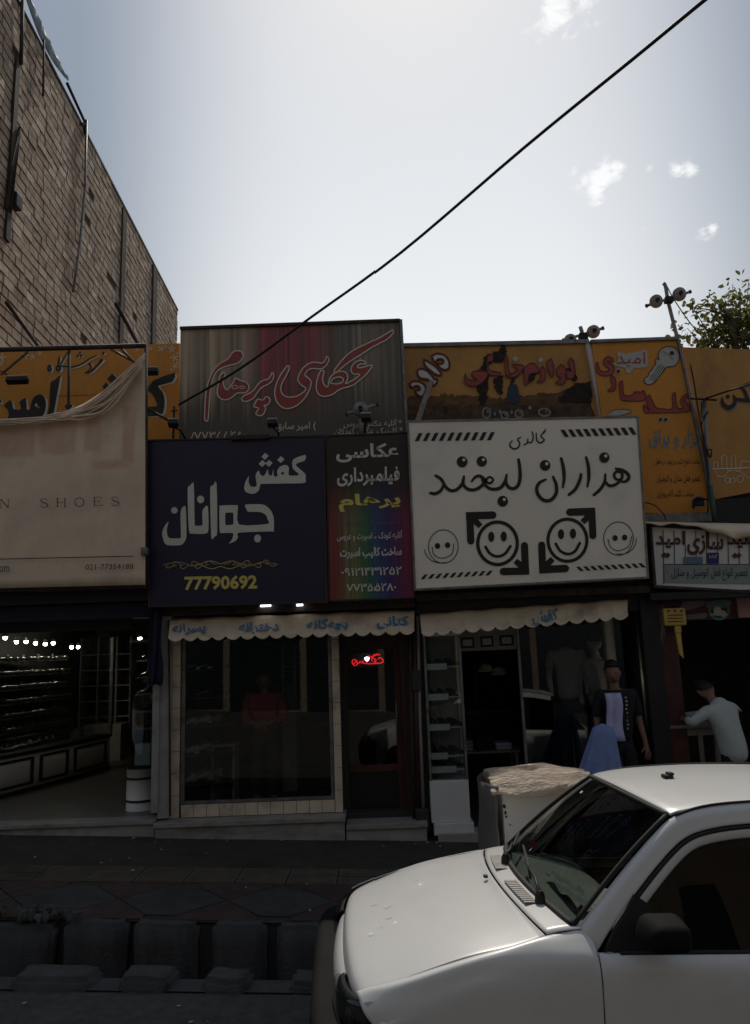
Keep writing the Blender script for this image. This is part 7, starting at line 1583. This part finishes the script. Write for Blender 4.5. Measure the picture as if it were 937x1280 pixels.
# ------------------------------------------------------------------ poles, discs, floodlights, cable
def disc_bar(name, label, Y, bar, discs, pole, group, hub):
    t = thing(name, at(*pole[-1], Y), label, 'disc antenna', group)
    mb = MB(); mb.tube([at(*bar[0], Y), at(*bar[1], Y)], .022, 7); mb.build('cross_bar', 'disc', t)
    for p in bar: mb = MB(); mb.tube([at(*p, Y - .002), at(p[0] + (1.5 if p is bar[1] else -1.5), p[1] + (-.6 if p is bar[1] else .6), Y - .002)], .030, 7); mb.build('bar_end', 'black', t)
    for (x, y, r_) in discs:
        c = at(x, y, Y - .05); rr_ = r_ * 1.12 * (Y / F) ; rot = Matrix.Rotation(R(18), 3, 'X')
        mb = MB(); mb.lathe(c, [(.02, -.035), (rr_ * .5, -.03), (rr_ * .93, -.012), (rr_, .0), (rr_, .012), (rr_ * .9, .012), (.03, -.012)], axis='Y', n=28, rot=rot); mb.build('disc', 'disc', t)
        mb = MB(); mb.lathe(c + Vector((0, -.045, 0)), [(.028, -.02), (.028, .012)], axis='Y', n=10, rot=rot); mb.build('disc_bolt', 'black', t)
    if pole: mb = MB(); mb.tube(catmull([at(*p, Y + .04) for p in pole], 3), .028, 8); mb.build('pole', 'disc', t)
    mb = MB(); mb.bevbox(at(*hub, Y), (.12, .1, .09), .01); mb.build('clamp', 'black', t)
    return t
disc_bar('disc_antenna', 'tall roof pole with two pale grey discs on a crossbar', 10.2, ((808, 382), (861, 365)), [(819.5, 376.5, 8.0), (848.5, 367.7, 8.3)], [(828, 354), (831, 358), (835, 380), (846, 424), (850, 450)], 'disc antennas on the roofs', (835, 375))
disc_bar('disc_antenna', 'low dark pair of discs peeping over the ochre sign', 9.6, ((704, 425), (752, 410.5)), [(712, 425, 7.4), (741, 414.5, 7.9)], [(724.5, 408.5), (729, 424), (731, 445)], 'disc antennas on the roofs', (728, 421))
disc_bar('disc_antenna', 'single round disc on a bar in front of the grey photo sign', 8.52, ((434, 517.5), (470, 506)), [(451, 511.5, 8.6)], [(451, 512), (452, 545)], 'disc antennas on the roofs', (451, 514))
mb = MB(); mb.tube(catmull([at(833, 358, 10.2), at(842, 375, 10.0), at(862, 404, 9.8), at(880, 424, 9.6)], 4), .008, 5); o = mb.build('guy_wire', 'wire'); tag(o, 'thin wire running down from the tall roof pole', 'wire')
def flood(x, y, Y, arm, label, w=.115):
    t = thing('floodlight', at(x, y, Y), label, 'floodlight', 'small floodlights over the signs'); c = at(x, y, Y); rot = Matrix.Rotation(R(-30), 3, 'X')
    mb = MB(); mb.bevbox(c, (w, .08, .055), .010, rot); mb.build('housing', 'black', t); mb = MB(); mb.bevbox(c + Vector((0, .01, .038)), (w * 1.02, .09, .014), .005, rot); mb.build('top_plate', 'pale', t)
    mb = MB(); mb.tube([c + Vector((.0, .03, -.03)), at(*arm[0], Y + .1), at(*arm[1], Y + .3)], .012, 6); mb.build('arm', 'rust', t)
flood(341, 530, 8.2, ((348, 540), (350, 550)), 'small floodlight on an arm above the middle of the blue sign')
flood(458, 523, 8.2, ((457, 533), (456, 545)), 'small floodlight on an arm above the rainbow sign'); flood(217, 530, 8.2, ((226, 538), (232, 548)), 'small floodlight at the top left corner of the blue sign')
flood(22, 476, 8.6, ((10, 469), (2, 464)), 'dark flat floodlight in front of the orange sign', .26); flood(191, 465, 8.75, ((184, 466), (178, 468)), 'dark floodlight beside the banner frame', .14)
mb = MB(); mb.tube([at(184, 510, 8.3), at(215, 528, 8.25)], .016, 6); mb.tube([at(218, 508, 8.6), at(217, 548, 8.6)], .016, 6); mb.tube([at(214, 514, 8.59), at(222, 513, 8.59)], .010, 6); o = mb.build('bracket', 'rust'); tag(o, 'rusty bracket arm left of the grey photo sign', 'bracket')
mb = MB(); fbox(mb, 289, 543.5, 336, 548.5, 8.3, .05); o = mb.build('bracket', 'rust'); tag(o, 'short dark bar lying along the blue sign top edge', 'bracket')
mb = MB(); fbox(mb, 176, 684, 184, 694, 8.14, .08, .01); o = mb.build('terminal_box', 'steel'); tag(o, 'small grey box on the right edge of the cream banner', 'box')
mb = MB(); mb.quadbox([at(524, 529, 8.62), at(517, 528, 8.62), at(536, 474, 8.80), at(541, 476, 8.80)], (0, .05, 0)); recalc(mb.build('plank', 'wood')); o = bpy.data.objects['plank']; tag(o, 'grey wooden plank leaning up behind the white sign', 'plank')
pp = thing('sign_pole', at(890, 650, 8.7), 'pale grey pole with coiled black wire between the ochre signs', 'pole')
mb = MB(); mb.tube([at(879, 500, 8.74), at(882, 550, 8.74), at(887, 606, 8.74), at(892, 655, 8.74)], [.026, .026, .026, .026], 8); mb.build('tube', 'steel', pp); mb = MB(); mb.tube([at(887, 607, 8.73), at(893, 656, 8.73)], .030, 8); mb.build('sleeve', 'green', pp)
mb = MB(); mb.tube(catmull([at(876, 502, 8.70), at(877, 522, 8.70), at(884, 514, 8.68), at(876, 530, 8.68), at(879, 548, 8.70), at(881, 562, 8.70), at(888, 562, 8.67), at(887, 572, 8.68), at(880, 558, 8.70), at(884, 600, 8.7), at(884, 640, 8.7)], 4), .009, 5); mb.build('coiled_wire', 'wire', pp)
mb = MB(); mb.tube([at(862, 498, 8.72), at(895, 500, 8.72)], .014, 6); mb.build('cross_bar', 'rust', pp)
mb = MB(); mb.tube(catmull([at(881, 498, 8.72), at(905, 490, 8.5), at(940, 479, 8.2), at(1000, 455, 7.6)], 4), .012, 5); o = mb.build('power_cable', 'wire'); tag(o, 'thin dark cable crossing the right ochre sign', 'cable')
mb = MB(); mb.tube(catmull([at(862, 455, 8.7), at(867, 480, 8.7), at(870, 500, 8.7), at(875, 530, 8.7), at(880, 560, 8.72), at(884, 600, 8.72)], 4), .010, 5); o = mb.build('power_cable', 'wire'); tag(o, 'dark cable running down beside the key cutter sign', 'cable')
mb = MB(); mb.tube(catmull([at(806, 628, 8.6), at(818, 632, 8.55), at(828, 642, 8.5), at(832, 651, 8.5)], 4), .007, 5); o = mb.build('power_cable', 'wire'); tag(o, 'short curled cable at the foot of the key cutter sign', 'cable')
mb = MB(); fbox(mb, 868, 622, 880, 632, 8.7, .06, .012); mb.tube(catmull([at(866, 636, 8.7), at(866, 626, 8.68), at(872, 622, 8.68), at(884, 625, 8.7)], 3), .014, 6); o = mb.build('rag', 'navycloth'); tag(o, 'dark rag tied at the corner of the key cutter sign', 'rag')
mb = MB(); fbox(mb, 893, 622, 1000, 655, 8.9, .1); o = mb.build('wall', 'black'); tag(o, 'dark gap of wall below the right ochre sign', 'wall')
pts = [(895, -10, 4.3), (880, 0, 4.4), (790, 74, 5.05), (655, 184, 6.0), (500, 316, 7.05), (390, 396, 7.75), (300, 461, 8.25), (224, 506, 8.62)]
mb = MB(); mb.tube(catmull([at(*p) for p in pts], 5), .0145, 8); o = mb.build('power_cable', 'wire'); tag(o, 'thick black overhead cable slanting across the sky to the grey sign', 'cable')

# ------------------------------------------------------------------ tree behind the signs on the right
TY = 14.5
tc_ = at(905, 440, TY); tb = Vector((tc_.x + .4, TY + .3, gz(tc_.x, -.05)))
tr = thing('tree', tb, 'leafy young tree rising behind the right ochre sign', 'tree')
mb = MB(); top_ = at(915, 400, TY); P = catmull([tb, tb + Vector((.05, .0, 2.5)), tb + Vector((-.1, -.1, 5)), top_], 5); mb.tube(P, [.16 - .11 * k / (len(P) - 1) for k in range(len(P))], 9); mb.build('trunk', 'bark', tr)
tips = [((935, 352), 1.0), ((915, 355), .5), ((905, 372), .3), ((890, 395), .2), ((867, 388), .1), ((860, 384), .1), ((880, 408), .2), ((840, 412), -.2), ((858, 410), 0), ((875, 425), .3), ((925, 385), .4), ((935, 398), .6), ((945, 372), 1.2), ((900, 412), .4), ((960, 390), .8), ((970, 410), .4), ((890, 425), .2), ((920, 420), .2), ((865, 420), .1), ((885, 370), .2)]
rnd = random.Random(11); lv = MB(); tn = []; st_ = tb + Vector((-.1, -.1, 4.8))
def leaf(c, s):
    d = Vector((rnd.gauss(0, 1), rnd.gauss(0, 1), rnd.gauss(0, .7))).normalized(); e = d.orthogonal().normalized(); e = (Matrix.Rotation(rnd.uniform(0, 6.3), 3, d) @ e); n_ = d.cross(e) * .12
    lv.add([c, c + d * s * .35 + e * s * .30 + n_ * s, c + d * s * .75 + e * s * .22, c + d * s, c + d * s * .75 - e * s * .22, c + d * s * .35 - e * s * .30 + n_ * s], [(0, 1, 2, 3), (0, 3, 4, 5)]); tn.extend([min(1, max(0, rnd.gauss(.5, .25)))] * 6)
for k, ((px, py), dy) in enumerate(tips):
    e_ = at(px, py, TY + dy); s0 = P[rnd.randint(10, len(P) - 1)]; mid = s0.lerp(e_, .55) + Vector((rnd.uniform(-.1, .1), rnd.uniform(-.2, .2), rnd.uniform(-.1, .15)))
    pa = catmull([s0, mid, e_], 7); mb = MB(); mb.tube(pa, [.03 - .024 * j / (len(pa) - 1) for j in range(len(pa))], 6); mb.build('limb', 'bark', tr)
    for j in range(4, len(pa)):
        for _ in range(5 if j < len(pa) - 2 else 7): leaf(pa[j] + Vector((rnd.gauss(0, .10), rnd.gauss(0, .12), rnd.gauss(0, .10))), rnd.uniform(.09, .16))
for (px, py, rx, rz_, n_) in [(912, 408, .40, .34, 260), (928, 395, .36, .36, 200), (905, 425, .6, .25, 200), (945, 410, .5, .5, 260), (890, 430, .45, .18, 110), (968, 400, .5, .5, 200), (918, 378, .2, .2, 60)]:
    c = at(px, py, TY + .3)
    for _ in range(n_):
        v = Vector((rnd.gauss(0, .5), rnd.gauss(0, .5), rnd.gauss(0, .5))); cl_ = mnoise.noise(Vector((v.x * 3 + px, v.y * 3, v.z * 3)))
        if cl_ < -.12: continue
        leaf(c + Vector((v.x * rx, v.y * .6, v.z * rz_)), rnd.uniform(.09, .17))
lv.build('crown', 'leaf', tr, tn)
# leaves and scraps of litter on the ground
mb = MB(); rnd = random.Random(21)
for k in range(48):
    y = rnd.choice((rnd.uniform(6.1, 8.4), rnd.uniform(4.3, 5.15), rnd.uniform(8.2, 8.5))); x = rnd.uniform(-4.2, .6); s_ = rnd.uniform(.008, .030); a = rnd.uniform(0, 6.3); z = gz(x, .016 if y > 6 else -.132)
    mb.add([Vector((x + s_ * math.cos(a + q) * e, y + s_ * math.sin(a + q) * e, z + rnd.uniform(0, .008))) for q, e in ((0, 1), (1.3, .5), (2.6, .9), (4.2, .6))], [(0, 1, 2, 3)])
tag(mb.build('litter', 'pale'), kind='stuff')
